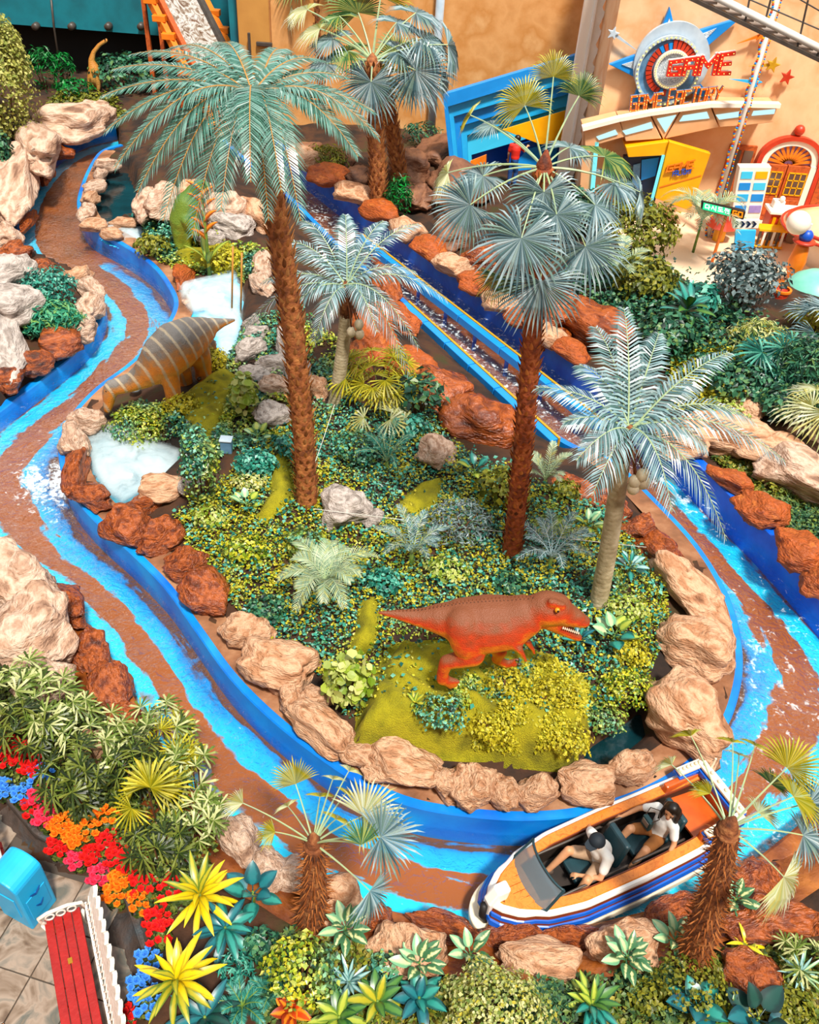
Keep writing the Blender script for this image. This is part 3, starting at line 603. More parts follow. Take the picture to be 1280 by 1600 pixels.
# arcade kiosk (yellow)
ky = 28.9; kl = np.array(PY(1060, 280, ky)); ki = thing('arcade_kiosk', (kl[0], kl[1], kl[2]), 'yellow arcade entrance kiosk with slanted front and lettering', 'kiosk')
splate('front_board', [(1046, 221), (1111, 240), (1079, 330), (1024, 310)], ky, .25, 'yellow_paint', ki, kl, .02)
splate('top_board', [(978, 230), (1046, 221), (1040, 243), (982, 246)], ky + .1, .9, 'yellow_paint', ki, kl, .02)
splate('dark_interior', [(975, 244), (1042, 242), (1020, 330), (960, 330)], ky + .6, .2, 'navy', ki, kl)
splate('neon_strip', [(1035, 243), (1039, 243), (1018, 325), (1014, 325)], ky - .02, .06, 'neon_cyan', ki, kl, 0)
splate('board_line', [(1031, 292), (1097, 273), (1096, 275), (1030, 294)], ky - .02, .02, 'orange_paint', ki, kl, 0)
letters('GAME', [(1044, 259), (1086, 250), (1084, 262), (1041, 268)], ky - .06, .036, .05, 'orange_paint', ki, kl)
letters('FACTORY', [(1052, 268), (1081, 262), (1080, 270), (1051, 275)], ky - .06, .022, .04, 'blue_deep', ki, kl)
for pts, m_ in (([(1003, 250), (1030, 246), (1024, 275), (1002, 282)], 'blue_flat'), ([(990, 258), (1001, 255), (998, 300), (986, 302)], 'steel_blue')): splate('poster', pts, ky + .55, .04, m_, ki, kl, 0)
# string-light pole
pb = PY(1125, 305, 28.3); pb[2] = .3; pz = 9.0
po = thing('light_pole', pb, 'tall white pole wound with coloured bulbs in front of the sign wall', 'pole')
MB().tube([(0, 0, 0), (0, 0, pz)], .075, 10).build('shaft', 'white_paint', po, smooth=True)
bl = [MB() for _ in range(3)]
for k in range(int(pz / .06)):
    a_ = k * .62; bl[k % 3].ball((-.11 + .03 * math.cos(a_), -.08 + .03 * math.sin(a_), k * .06), .04, 6); bl[(k + 1) % 3].ball((.11, -.06 + .03 * math.sin(a_), k * .06), .028, 6)
for b_, m_ in zip(bl, ('yellow_paint', 'blue_flat', 'red_paint')): b_.build('bulb_string', m_, po, kind='stuff', recalc=False)
# arched door
dp = PY(1192, 252, YG); dq = PY(1271, 251, YG); dw = dq[0] - dp[0]; dz0, dz1 = .3, dp[2]; dx = (dp[0] + dq[0]) / 2
door = struct(obj('door_1', None)); door.location = (dx, YG, dz0)
dh = dz1 - dz0; fy = -.12
MB().box((0, -.04, dh / 2), (dw + .1, .08, dh)).build('door_back', 'wood_orange', door)
for s_ in (-1, 1):
    lf = MB().box((s_ * dw / 4, fy, dh / 2), (dw / 2 - .03, .12, dh - .04)).build('door_leaf', 'wood_orange', door, bevel=.015)
    for r_ in range(3):
        for c_ in range(3): MB().box((s_ * dw / 4 + (c_ - 1) * .2, fy - .07, dh * .68 + (r_ - 1) * .24), (.17, .02, .2)).build('pane', 'pane_dark', lf)
    q = MB()
    for r_ in range(4): q.box((s_ * dw / 4, fy - .075, dh * .68 + (r_ - 1.5) * .24), (.62, .035, .035))
    for c_ in range(4): q.box((s_ * dw / 4 + (c_ - 1.5) * .2, fy - .075, dh * .68), (.035, .035, .74))
    q.build('glazing_bars', 'yellow_paint', lf)
    MB().box((s_ * dw / 4, fy - .07, dh * .25), (dw * .34, .04, dh * .3)).build('lower_panel', 'wood_orange', lf, bevel=.02); MB().ball((s_ * .09, fy - .1, dh * .45), .04, 8).build('knob', 'gold', lf)
ra = dw / 2 + .05; ah = PY(1233, 219, YG)[2] - dz0 - dh
def arch(r0, r1, hs, Y, dep, m_, nm, n=28):
    a = np.linspace(0, math.pi, n); prof = lambda r: [(r * math.cos(t), Y, dh + (r / ra) * ah * hs * math.sin(t) ** .85) for t in a]
    o_, i_ = prof(r1), prof(r0); q = MB()
    for k in range(n - 1): q.prism([o_[k], o_[k + 1], i_[k + 1], i_[k]], (0, dep, 0))
    return q.build(nm, m_, door)
arch(.02, ra - .12, 1, -.06, .06, 'purple', 'fanlight')
for k in range(11):
    a_ = math.radians(10 + 16 * k); e = (ra - .15)
    MB().beam((.15 * math.cos(a_), -.1, dh + .12 * math.sin(a_)), (e * math.cos(a_), -.1, dh + ah / ra * e * math.sin(a_) ** .9), .09, .03, (0, -1, 0)).build('sun_ray', 'orange_paint', door)
arch(ra - .14, ra + .06, 1, -.18, .18, 'plaster_cream', 'arch_moulding'); arch(ra + .06, ra + .22, 1, -.24, .24, 'red_paint', 'arch_trim')
for s_ in (-1, 1): MB().box((s_ * (ra - .02), -.1, dh / 2), (.2, .2, dh)).build('jamb', 'plaster_cream', door); MB().box((s_ * (ra + .16), -.12, dh * .6), (.14, .24, dh * .8)).build('jamb_trim', 'red_paint', door)
MB().ball((0, -.12, dh + ah * 1.25 + .18), .17, 12).build('finial', 'red_paint', door, smooth=True)
sw = struct(MB().box((PY(1140, 300, YG)[0], YG - .05, 1.6), (.9, .12, 2.2)).build('window_1', 'wood_orange'));
for k in (-1, 1): MB().box((k * .2 + PY(1140, 300, YG)[0], YG - .13, 1.7), (.3, .04, 1.7)).build('pane', 'pane_dark', sw)
struct(MB().box((PY(1300, 320, YG)[0], YG - .05, 1.4), (1.6, .12, 2.6)).build('window_2', 'wood_orange'))
# poster board
by = 28.4; bp_ = np.array(PY(1172, 352, by)); pbz = thing('poster_board', bp_, 'tall white display board with eight small pictures by the arched door', 'board')
splate('panel', [(1156, 261), (1206, 261), (1184, 356), (1140, 352)], by, .35, 'white_paint', pbz, bp_, .02)
for r_ in range(4):
    for c_ in range(2):
        u0, u1 = (.1, .45) if c_ == 0 else (.55, .92); v0 = .08 + r_ * .19; v1 = v0 + .12
        def mq(u, v): return ((1156 + 50 * u) - 18 * v, 261 + 93 * v)
        splate('picture', [mq(u0, v0), mq(u1, v0), mq(u1, v1), mq(u0, v1)], by - .02, .03, ['cyan_light', 'yellow_paint', 'blue_flat', 'cyan_light', 'cyan_flat', 'blue_flat', 'blue_flat', 'purple'][r_ * 2 + c_], pbz, bp_, 0)
# LED sign on an orange post
ly = 26.0; lp = np.array(PY(1131, 329, ly)); gz = .3
ls = thing('led_sign', (lp[0], ly, gz), 'dark LED sign with green Korean letters and orange GO on a post', 'sign'); ll = np.array([lp[0], ly, gz])
splate('sign_box', [(1098, 316), (1166, 331), (1162, 344), (1097, 328)], ly, .2, 'black_rubber', ls, ll, .02); splate('sign_face', [(1100, 317), (1143, 327), (1140, 338), (1098, 327)], ly - .02, .03, 'led_green', ls, ll, 0)
MB().tube([(.15, .1, 0), (.15, .1, lp[2] - gz)], .05, 8).build('post', 'orange_paint', ls, smooth=True)
HG = {'da': [[(.1, .9), (.1, .2), (.55, .25)], [(.1, .9), (.5, .9)], [(.78, 1), (.78, 0)], [(.78, .5), (.98, .5)]], 'si': [[(.3, .95), (.05, .2)], [(.3, .8), (.58, .2)], [(.85, 1), (.85, 0)]], 'do': [[(.85, .95), (.15, .95), (.15, .55), (.85, .55)], [(.5, .55), (.5, .2)], [(0, .15), (1, .15)]],
      'jeon': [[(.08, .95), (.55, .95)], [(.32, .95), (.05, .5)], [(.32, .75), (.58, .5)], [(.85, 1), (.85, .35)], [(.62, .7), (.85, .7)], [(.25, .35), (.25, .05), (.9, .05)]]}
def strokes(gl, quad, Y, thick, m_, parent, ploc, nm):
    q4 = [np.asarray(p, float) for p in quad]; mb = MB()
    for st in gl:
        pts = []
        for u, v in st:
            pp = q4[3] * (1 - u) * (1 - v) + q4[2] * u * (1 - v) + q4[1] * u * v + q4[0] * (1 - u) * v; pts.append(PY(pp[0], pp[1], Y) - ploc)
        for a_, b_ in zip(pts[:-1], pts[1:]): mb.beam(a_, b_ + nrm(b_ - a_) * .01, thick, .02, (0, -1, 0))
    mb.build(nm, m_, parent)
for k, nm in enumerate(('da', 'si', 'do', 'jeon')):
    x0 = 1102 + k * 10.2; y0 = 318.4 + k * 2.35; strokes(HG[nm], [(x0, y0), (x0 + 8.2, y0 + 1.9), (x0 + 7.4, y0 + 9.2), (x0 - .8, y0 + 7.4)], ly - .06, .028, 'led_white', ls, ll, 'character')
for k, ch in enumerate('GO'):
    x0 = 1146 + k * 8.5; y0 = 329 + k * 2; strokes(GL[ch], [(x0, y0), (x0 + 6, y0 + 1.4), (x0 + 5, y0 + 8.6), (x0 - 1, y0 + 7.2)], ly - .03, .035, 'led_orange', ls, ll, 'character')
# low arrow board, plain blue board, carts
ab = np.array(PY(1165, 350, 26.4)); a_o = thing('arrow_board', ab, 'small white board with dark chevron arrows below the poster board', 'board')
splate('panel', [(1147, 344), (1188, 344), (1185, 357), (1145, 357)], 26.4, .12, 'white_paint', a_o, ab)
for k in range(4): splate('chevron', [(1149 + k * 9, 346), (1152 + k * 9, 346), (1156 + k * 9, 350), (1151 + k * 9, 355), (1148 + k * 9, 355), (1152 + k * 9, 350)], 26.37, .02, 'navy', a_o, ab, 0)
bb_ = np.array(PY(1165, 375, 26.0)); b_o = thing('blue_board', bb_, 'bright cyan panel standing below the arrow board', 'board')
splate('panel', [(1150, 360), (1182, 360), (1178, 392), (1147, 392)], 26.0, .1, 'cyan_flat', b_o, bb_); splate('foot', [(1150, 390), (1178, 390), (1178, 398), (1148, 398)], 26.0, .3, 'white_paint', b_o, bb_)
kb = P(1214, 372, .3); kc = thing('snack_cart', kb, 'orange snack cart with striped yellow panels beside the arched door', 'cart')
MB().box((0, 0, .5), (1.1, .6, .8)).build('body', 'red_paint', kc, bevel=.02); MB().box((0, 0, .95), (1.25, .75, .1)).build('counter', 'plaster_cream', kc, bevel=.02)
for k in range(5): MB().box((-.42 + k * .21, -.32, .5), (.1, .04, .6)).build('stripe_panel', 'yellow_paint', kc)
for x in (-.35, .35):
    MB().lathe([(0, -.04), (.2, -.04), (.22, 0), (.2, .04), (0, .04)], 16, (x, -.36, .2), R=rotx(math.pi / 2)).build('wheel', 'grey_metal', kc)
MB().box((-.3, .1, 1.12), (.36, .3, .24)).ball((-.25, 0, 1.3), .1, 10).build('white_machine', 'white_paint', kc, bevel=.03)
kb = P(1196, 385, .3); kc = thing('yellow_rack', kb, 'low yellow rack of striped bars in front of the snack cart', 'rack')
MB().box((0, 0, .08), (.9, .5, .06)).build('frame', 'yellow_paint', kc); MB().box((0, 0, .62), (.9, .5, .06)).build('frame', 'yellow_paint', kc)
for k in range(6): MB().box((-.38 + k * .15, -.2, .35), (.07, .05, .5)).build('bar', 'white_paint' if k % 2 else 'dark_metal', kc)
kb = P(1122, 375, .3); kc = thing('red_awning', kb, 'small red and yellow cone tent behind the plaza palms', 'tent')
MB().lathe([(.55, .5), (.5, .55), (.03, 1.1), (0, 1.12)], 8).build('roof', 'red_paint', kc); MB().tube([(0, 0, 0), (0, 0, .6)], .2, 8).build('body', 'yellow_paint', kc)
# round kiosk roof, globe post, green dome at the right edge
rp = P(1314, 358, 1.4); rr_ = thing('round_kiosk', (rp[0], rp[1], .3), 'peach round kiosk roof with a double red rim at right edge', 'kiosk')
MB().lathe([(0, 1.5), (1.0, 1.45), (1.75, 1.1), (1.75, 1.02), (0, 1.0)], 40).build('roof', 'plaster_peach', rr_, smooth=True)
for r_, z_ in ((1.78, 1.08), (1.62, 1.2)): a_ = np.linspace(0, 2 * math.pi, 49)[:-1]; MB().tube(np.stack([r_ * np.cos(a_), r_ * np.sin(a_), np.full(48, z_)], 1), .05, 8, closed=True).build('rim', 'red_paint', rr_, smooth=True)
MB().tube([(0, 0, 0), (0, 0, 1.02)], .9, 24).build('drum', 'plaster_cream', rr_, smooth=True)
gp = P(1232, 445, .3); gz_ = PY(1248, 348, gp[1]); go = thing('globe_post', gp, 'orange vase-shaped post with blue ball and white globe on top', 'lamp post')
zt = gz_[2] - .3
MB().lathe([(0, 0), (.32, 0), (.34, .06), (.16, .12), (.14, .3), (.22, .5), (.26, zt * .4), (.2, zt * .62), (.14, zt * .7), (0, zt * .7)], 20).build('vase', 'orange_paint', go, smooth=True)
MB().lathe([(0, 0), (.3, 0), (.34, .04), (.3, .08), (0, .08)], 20, (0, 0, zt * .7)).build('saucer', 'red_paint', go, smooth=True); MB().ball((0, 0, zt * .7 + .2), .2, 16).build('blue_ball', 'blue_deep', go, smooth=True)
MB().tube([(0, 0, zt * .7 + .3), (0, 0, zt)], .06, 8).build('stem', 'white_paint', go); MB().ball((gz_[0] - gp[0], 0, zt), .34, 24).build('globe', 'plaster_cream', go, smooth=True)
mat('teal_dome', ['#6cc4ae', '#84d4be'], 3, .4)
tp_ = P(1262, 480, .3); td = thing('green_dome', tp_, 'pale teal dome half hidden by plants at right edge', 'dome')
MB().lathe([(.9, 0), (.92, .2), (.85, .55), (.65, .85), (.35, 1.05), (0, 1.12)], 28).build('shell', 'teal_dome', td, smooth=True); MB().lathe([(.9, 0), (.98, 0), (.98, .12), (.9, .12)], 28).build('base_ring', 'white_paint', td)
tp_ = P(1206, 498, .3); tv = thing('pink_urn', tp_, 'pinkish red urn standing left of the teal dome', 'urn'); MB().lathe([(0, 0), (.2, 0), (.24, .1), (.3, .5), (.2, .75), (.24, .85), (.2, .86), (.17, .8), (0, .8)], 20).build('body', 'red_paint', tv, smooth=True); MB().lathe([(.2, .85), (.26, .86), (.26, .92), (.2, .92)], 20).build('lip', 'orange_paint', tv)
# overhead stairs
sy = 23.0; A = PY(1040, -22, sy); B = PY(1340, 122, sy); d = B - A
stt = thing('overhead_stairs', A, 'grey metal stairs with wire railing crossing the upper right corner', 'stairs'); B0 = B - A
for yy, nm in ((0, 'stringer'), (1.3, 'stringer')): MB().beam((0, yy, 0), (B0[0], yy, B0[2]), .08, .3, (0, -1, 0)).build(nm, 'dark_metal', stt)
n = 16
for k in range(n):
    t = (k + .5) / n; MB().box((B0[0] * t, .65, B0[2] * t + .08), (.34, 1.26, .05)).build('tread', 'grey_metal', stt)
tA = PY(1085, -22, sy) - A; tB = PY(1350, 110, sy) - A
MB().tube([tA + [0, 0, 0], tB], .085, 10).build('pipe_rail', 'white_paint', stt, smooth=True)
for yo in (0,):
    for (x0, y0, x1, y1) in ((1150, -10, 1290, 50), (1200, -30, 1300, 28)): MB().tube([PY(x0, y0, sy) - A, PY(x1, y1, sy) - A], .018, 6).build('wire', 'dark_metal', stt)
for (x0, y0, x1, y1) in ((1165, 32, 1175, -20), (1195, 36, 1206, -6), (1246, 76, 1263, 0), (1277, 92, 1292, 20)): MB().tube([PY(x0, y0, sy) - A, PY(x1, y1, sy) - A], .025, 6).build('baluster', 'dark_metal', stt)
# ---------------- blue telescoping portal
YP = lambda x: 31.2 + (x - 690) / 200 * 2.6
pt = thing('blue_portal', PY(705, 290, YP(705)), 'stepped blue telescoping entrance portal left of the pale column', 'portal'); pl_ = np.array(PY(705, 290, YP(705)))
def pplate(nm, pts, off, m_, dep=.35):
    w = [PY(x, y, YP(x)) - pl_ + np.array([0, off, 0]) for x, y in pts]; return MB().prism(w, (.02, dep, 0)).build(nm, m_, pt, bevel=.01)
Ls = [(692, 148), (700, 167), (709, 185), (719, 203), (730, 220), (737, 254)]; Rs = [(900, 86), (900, 107), (900, 128), (900, 149), (900, 170), (900, 206)]; Bs = [(709, 312), (715, 312), (721, 312), (727, 312), (733, 312), (739, 312)]
for k in range(5):
    pplate('portal_step', [Ls[k], Rs[k], Rs[k + 1], Ls[k + 1], Bs[k + 1], Bs[k]], .2 * k, ['blue_flat', 'cyan_flat', 'blue_flat', 'cyan_flat', 'cyan_light'][k], .3)
pplate('back_panel', [(730, 225), (905, 175), (905, 330), (735, 330)], 1.5, 'blue_deep', .1); pplate('inner_panel', [(797, 238), (905, 206), (905, 330), (797, 330)], .55, 'blue_deep', .1)
pplate('yellow_band', [(785, 202), (890, 170), (890, 222), (844, 225)], -.05, 'yellow_paint', .08); pplate('orange_panel', [(735, 256), (760, 246), (758, 306), (737, 306)], .3, 'orange_paint', .08); pplate('arch_curve', [(800, 300), (805, 262), (825, 240), (850, 232), (872, 236), (872, 310)], .45, 'blue_flat', .06)
mat('skin', ['#c48a62', '#cf9870'], 8, .5)
# ---------------- timber drop chute (upper left)
b0 = P(384, 208, .25); t0 = PY(258, -40, 39.0); ch = thing('drop_chute', (b0[0], b0[1], 0.2), 'steep water chute between orange timber rails at the upper left', 'chute'); cl0 = np.array([b0[0], b0[1], .2])
dirc = t0 - b0; lat = nrm(np.cross(dirc, (0, 0, 1))); mat('chute_water', ['#5a3a28', '#8a7868', '#c8c4c0', '#6a4a34'], 3, .3, .3, 9, dist=2)
pA, pB = b0 - cl0, t0 - cl0
MB().beam(pA, pB, 1.5, .12).build('slide_bed', 'chute_water', ch)
for s_ in (-1, 1):
    MB().beam(pA + lat * s_ * .85 + [0, 0, .1], pB + lat * s_ * .85 + [0, 0, .1], .2, .4).build('side_rail', 'dark_metal' if s_ > 0 else 'wood_orange', ch)
    MB().beam(pA + lat * s_ * 1.15, pB + lat * s_ * 1.15, .22, .3).build('timber_rail', 'orange_paint', ch)
    for k in range(9):
        t = (k + .5) / 9; c_ = pA + (pB - pA) * t + lat * s_ * 1.2; MB().box(c_ + [0, 0, .12], (.5, .35, .22)).build('timber_block', 'orange_paint', ch, bevel=.02)
        if k % 2 == 0 and k > 1: MB().box((c_[0], c_[1], (c_[2] - .1) / 2), (.16, .16, max(.2, c_[2] - .1))).build('trestle_leg', 'wood_orange', ch)
# ================================================================ ROCKS AND PONDS
mat('rock_tan', ['#74492e', '#b07c58', '#d6aa88', '#ac7650', '#c89a76'], 1.5, .7, 1.0, 7, lo=.25, hi=.75, stretch=(1, 1, 1.9), bdist=.075)
mat('rock_pink', ['#7c5a46', '#b48e74', '#d6b8a2', '#a8846c', '#c8a48c'], 1.5, .7, 1.0, 7, stretch=(1, 1, 1.9), bdist=.075)
mat('rock_grey', ['#6c625c', '#9e928a', '#c4b8b0', '#8c8078', '#aca098'], 1.6, .7, 1.0, 7, stretch=(1, 1, 1.9), bdist=.075)
mat('rock_wet', ['#481a06', '#7c360e', '#aa541c', '#6c2c0a', '#944414'], 1.6, .25, 1.0, 7, spec=.7, stretch=(1, 1, 1.9), bdist=.075)
mat('rock_orange', ['#7a300a', '#b4561a', '#94440f', '#c46a28'], 2.0, .5, .9, 6, stretch=(1, 1, 1.9), bdist=.075)
mat('rock_brown', ['#4a2e20', '#7a5038', '#96684a'], 1.6, .6, .7, 5, stretch=(1, 1, 1.9), bdist=.075)
RT = {'t': 'rock_tan', 'p': 'rock_pink', 'g': 'rock_grey', 'w': 'rock_wet', 'o': 'rock_orange', 'b': 'rock_brown'}
RC = {'t': 'tan', 'p': 'pale pinkish', 'g': 'pale grey', 'w': 'wet rust-brown', 'o': 'orange', 'b': 'dark brown'}
def rock_mesh(seed, sub=4, facets=9, rough=.15):
    rng = random.Random(seed); bm = bmesh.new(); bmesh.ops.create_icosphere(bm, subdivisions=sub, radius=1)
    pl = []
    for _ in range(facets):
        n = Vector((rng.gauss(0, 1), rng.gauss(0, 1), rng.gauss(.15, .8))).normalized(); pl.append((n, rng.uniform(.62, .9)))
    o = Vector((seed * 3.1, seed * 1.7, 0))
    for v in bm.verts:
        p = v.co.copy()
        for n, d in pl:
            e = p.dot(n) - d
            if e > 0: p -= n * e * .92
        k = noise.fractal(p * 1.6 + o, .9, 2.1, 4) * rough * 1.7 + noise.noise(p * 5.5 + o) * rough * .3
        r_ = noise.ridged_multi_fractal(p * 1.3 + o * 2, .8, 2.0, 3, .9, 2.0)
        v.co = p * (1 + k - rough * .35 * max(0, r_ - 1.1))
    me = bpy.data.meshes.new('rock'); bm.to_mesh(me); bm.free()
    me.polygons.foreach_set('use_smooth', np.ones(len(me.polygons), bool)); return me
RM = {}
def rmesh(k, t):
    if (k, t) not in RM:
        b_ = RM.get(k)
        if b_ is None: b_ = RM[k] = rock_mesh(k + 1, 4 if k < 10 else 3)
        m_ = b_.copy(); m_.materials.append(MATS[RT[t]]); RM[(k, t)] = m_
    return RM[(k, t)]
RN = [0]
def rock(px, py, w, h, t, label, rot=0.0, group=None, small=False, sink=.25, hk=.85, name='boulder', z=None):
    g = G(px, py) if z is None else P(px, py, z); k_ = mpp(g); a = w / 2 * k_; hh = h / 2 * k_
    dep = math.atan2(H - g[2], math.hypot(g[0], g[1])); swap = h > w and abs(rot) >= 40
    if swap: a, hh = hh * (1 + (1 / math.sin(dep) - 1) * .7 * abs(math.sin(math.radians(rot)))), a
    c = min(a * 1.05, hh) * hk
    b_ = hh if swap else math.sqrt(max((hh ** 2 - (c * math.cos(dep)) ** 2), (hh * .45) ** 2)) / math.sin(dep)
    b_ = min(b_, a * 1.9)
    zc = g[2] + c * (1 - 2 * sink); p = P(px, py, zc)
    k = RN[0] % 10 if not small else 10 + RN[0] % 6; RN[0] += 1
    o = obj(name, rmesh(k, t), None, loc=p, rot=(random.uniform(-.12, .12), random.uniform(-.12, .12), math.radians(-rot) + (math.pi if RN[0] % 3 == 0 else 0)), scale=(a * 1.07, b_ * 1.07, c * 1.07))
    return tag(o, label, 'rock', group)
def rocks(lst, phrase, group, **kw):
    srt = kw.pop('sort', None)
    if srt: lst = sorted(lst, key=lambda e: e[0] if srt == 'x' else e[1])
    for i, e in enumerate(lst):
        px, py, w, h, t = e[:5]; rot = e[5] if len(e) > 5 else 0
        rock(px, py, w, h, t, f'{RC[t]} boulder, {ORD[i]} {phrase}', rot, group, **kw)
# island kerb, from the misty pond round the front to the drop channel
rocks([(138, 658, 52, 46, 'p', 10), (118, 690, 46, 60, 'p', 60), (118, 738, 40, 70, 'w', 80), (142, 775, 50, 56, 'w', 40), (205, 822, 92, 58, 'w', 25), (250, 838, 60, 62, 'w', 30), (293, 882, 62, 56, 'w', 30), (326, 924, 74, 78, 'w', 45)],
      'along the left island kerb below the grey dinosaur', 'rocks on the left island kerb', z=.45)
rocks([(386, 985, 84, 54, 't', 10), (441, 1036, 142, 82, 't', 12), (455, 1088, 48, 50, 't', 80), (492, 1094, 54, 42, 't'), (502, 1138, 118, 62, 't', 35), (560, 1180, 70, 44, 't', 25), (622, 1196, 136, 72, 't', 10), (694, 1222, 50, 62, 't', 60), (742, 1228, 74, 72, 't', 20), (784, 1236, 46, 56, 't', 60), (836, 1238, 70, 52, 't'), (920, 1222, 106, 66, 't', -8), (985, 1200, 70, 56, 't', -20)],
      'from the left along the kerb in front of the red dinosaur', 'rocks on the front island kerb', z=.5)
rocks([(1066, 1110, 112, 140, 't', -20), (1088, 1010, 112, 92, 't', 30), (1076, 922, 74, 110, 't', 60), (1032, 862, 56, 92, 'w', 60), (1000, 828, 60, 56, 'w', 30), (945, 790, 70, 46, 'w', 30), (897, 768, 76, 58, 'w', 20), (858, 770, 44, 40, 'w')],
      'counting back along the right island kerb from the boat', 'rocks on the right island kerb', z=.5)
# inner top-left bank
rocks([(164, 258, 24, 24, 'p', 60), (156, 274, 22, 22, 'p'), (148, 292, 24, 24, 'p', 60), (141, 311, 26, 26, 't'), (136, 332, 28, 30, 'p', 80), (146, 352, 36, 26, 't', 40), (176, 366, 40, 20, 't', 25), (196, 348, 60, 20, 't')],
      'down the small kerb by the back left pool', 'small rocks at the back left pool', small=True, z=.45)
rocks([(262, 318, 60, 56, 'p'), (304, 305, 60, 50, 't', 20), (352, 332, 70, 56, 'p', 15), (402, 335, 56, 64, 't', 60), (364, 352, 66, 38, 'g', 20), (330, 372, 40, 30, 'g'), (232, 322, 40, 60, 'p', 80)],
      'from the left in the pile under the feather palm crown', 'rocks under the feather palm', sort='x')
rocks([(286, 430, 34, 50, 'o', 80), (306, 478, 44, 26, 't', 10), (392, 548, 40, 46, 'g', 30), (402, 520, 46, 26, 'g'), (398, 585, 48, 30, 'g', 15), (432, 572, 60, 40, 'g'), (452, 545, 50, 60, 'g', 70), (430, 605, 64, 34, 'p', 10), (466, 586, 44, 60, 'g', 70), (492, 604, 40, 46, 't', 60), (428, 648, 58, 52, 'g', 10), (392, 505, 30, 24, 'g'), (410, 445, 34, 50, 'p', 70), (408, 410, 30, 40, 'p', 80)],
      'from the top down the rocky gully beside the misty stream', 'rocks beside the misty stream', sort='y')
rocks([(752, 662, 116, 96, 'w', 15), (694, 612, 110, 70, 'w', 30), (648, 572, 90, 60, 'o', 35), (682, 706, 66, 54, 'p', -25), (586, 520, 66, 100, 'o', 75), (566, 570, 40, 90, 'w', 80), (626, 500, 46, 60, 'o', 60), (600, 440, 40, 60, 'w', 70), (540, 795, 88, 70, 'g', 40), (582, 812, 34, 34, 'g'), (300, 760, 36, 40, 'g'), (250, 765, 84, 44, 't', -20), (220, 790, 60, 36, 'w', -20)],
      'from the left among the rocks scattered over the island middle', 'rocks in the island middle', sort='x')
# outer banks
rocks([(62, 228, 70, 110, 'p', 70), (112, 192, 96, 60, 'p', 10), (150, 182, 60, 44, 'p'), (22, 292, 70, 110, 'p', 75), (12, 372, 44, 50, 'p', 60), (22, 398, 46, 40, 'w', 20), (20, 430, 66, 64, 'g', 20), (14, 478, 84, 70, 'g', 30), (10, 545, 66, 90, 'g', 70), (68, 262, 30, 40, 'w', 70), (42, 300, 22, 60, 'w', 75), (92, 238, 50, 22, 'w', -20), (44, 345, 20, 50, 'w', 80)],
      'from the top on the far left bank below the pale tree', 'rocks on the far left bank', sort='y')
rocks([(122, 432, 46, 34, 't', 20), (140, 452, 34, 40, 'p', 50), (142, 482, 42, 44, 'p', 80), (128, 510, 46, 44, 'p', -50), (92, 538, 72, 50, 'w', -20), (52, 566, 58, 42, 'w', -30), (12, 594, 58, 42, 'w', -30), (70, 418, 40, 24, 'w', 10)],
      'from the top round the small grass bed on the left bank', 'rocks round the small grass bed', sort='y')
rocks([(22, 905, 110, 120, 'p', 40), (56, 985, 116, 126, 'p', 60), (72, 1066, 96, 74, 'p', 20), (108, 945, 52, 80, 'w', 60), (142, 1015, 60, 74, 'w', 70), (178, 1076, 66, 82, 'w', 60), (204, 1128, 84, 54, 'w', 25), (150, 1165, 60, 50, 't', 20)],
      'from the top on the near left bank above the bamboo palms', 'rocks on the near left bank', sort='y')
rocks([(372, 1318, 66, 96, 'p', 50), (420, 1366, 62, 80, 'p', 60), (462, 1372, 66, 76, 'p', 40), (520, 1420, 96, 104, 't', 50), (644, 1492, 122, 96, 't', 20), (590, 1440, 60, 50, 'w', 20), (690, 1450, 110, 44, 'w', 12), (800, 1466, 110, 46, 'w', 5), (890, 1466, 90, 44, 'w', -5), (850, 1502, 150, 70, 't'), (975, 1480, 120, 90, 't', -10), (1052, 1425, 90, 50, 'w', -20), (1178, 1385, 100, 72, 'w', -25), (1215, 1440, 170, 76, 'w', -5), (1180, 1525, 110, 70, 'w', 10), (320, 1265, 60, 60, 'o', 40)],
      'from the left along the near river bank', 'rocks on the near river bank', sort='x')
# right bank above the blue wall
ch_ = [(470, 258), (505, 282), (545, 312), (590, 340), (628, 368), (664, 398), (700, 424), (738, 452), (776, 484), (815, 508), (852, 534), (885, 558)]
rocks([(x + 6, y - 10, 70, 34, 'o' if i % 2 else 't', 38) for i, (x, y) in enumerate(ch_)], 'from the left along the top of the straight blue wall', 'rocks on the straight blue wall', z=.85, small=True)
rocks([(990, 640, 70, 40, 't', 35), (1062, 690, 90, 56, 't', 30), (1135, 676, 130, 70, 't', 20), (1172, 642, 70, 62, 't', 30), (1195, 702, 110, 60, 't', 35), (1246, 740, 90, 110, 'p', 40), (1146, 752, 84, 40, 'o', 42), (1194, 798, 88, 50, 'o', 45), (1246, 858, 84, 60, 'o', 52), (1288, 910, 60, 60, 'o', 55), (1290, 690, 60, 60, 'p')],
      'from the top going down the right bank beside the coconut palm', 'rocks on the right bank', z=.62, sort='y')
rocks([(690, 242, 84, 66, 'b', 20), (640, 262, 60, 60, 'b'), (722, 288, 92, 76, 'b', 10), (690, 318, 70, 56, 'b', 30), (652, 310, 50, 44, 'b'), (870, 486, 84, 70, 'w', 20), (926, 508, 72, 84, 'w', 50), (830, 470, 60, 56, 'w'), (860, 528, 60, 40, 'w'), (520, 258, 56, 40, 'b', 30), (480, 240, 60, 36, 'b'), (700, 370, 60, 50, 'b'), (745, 405, 60, 46, 'w', 30), (560, 280, 50, 40, 'b')],
      'from the left in the shady heap behind the blue wall', 'rocks behind the blue wall', sort='x')

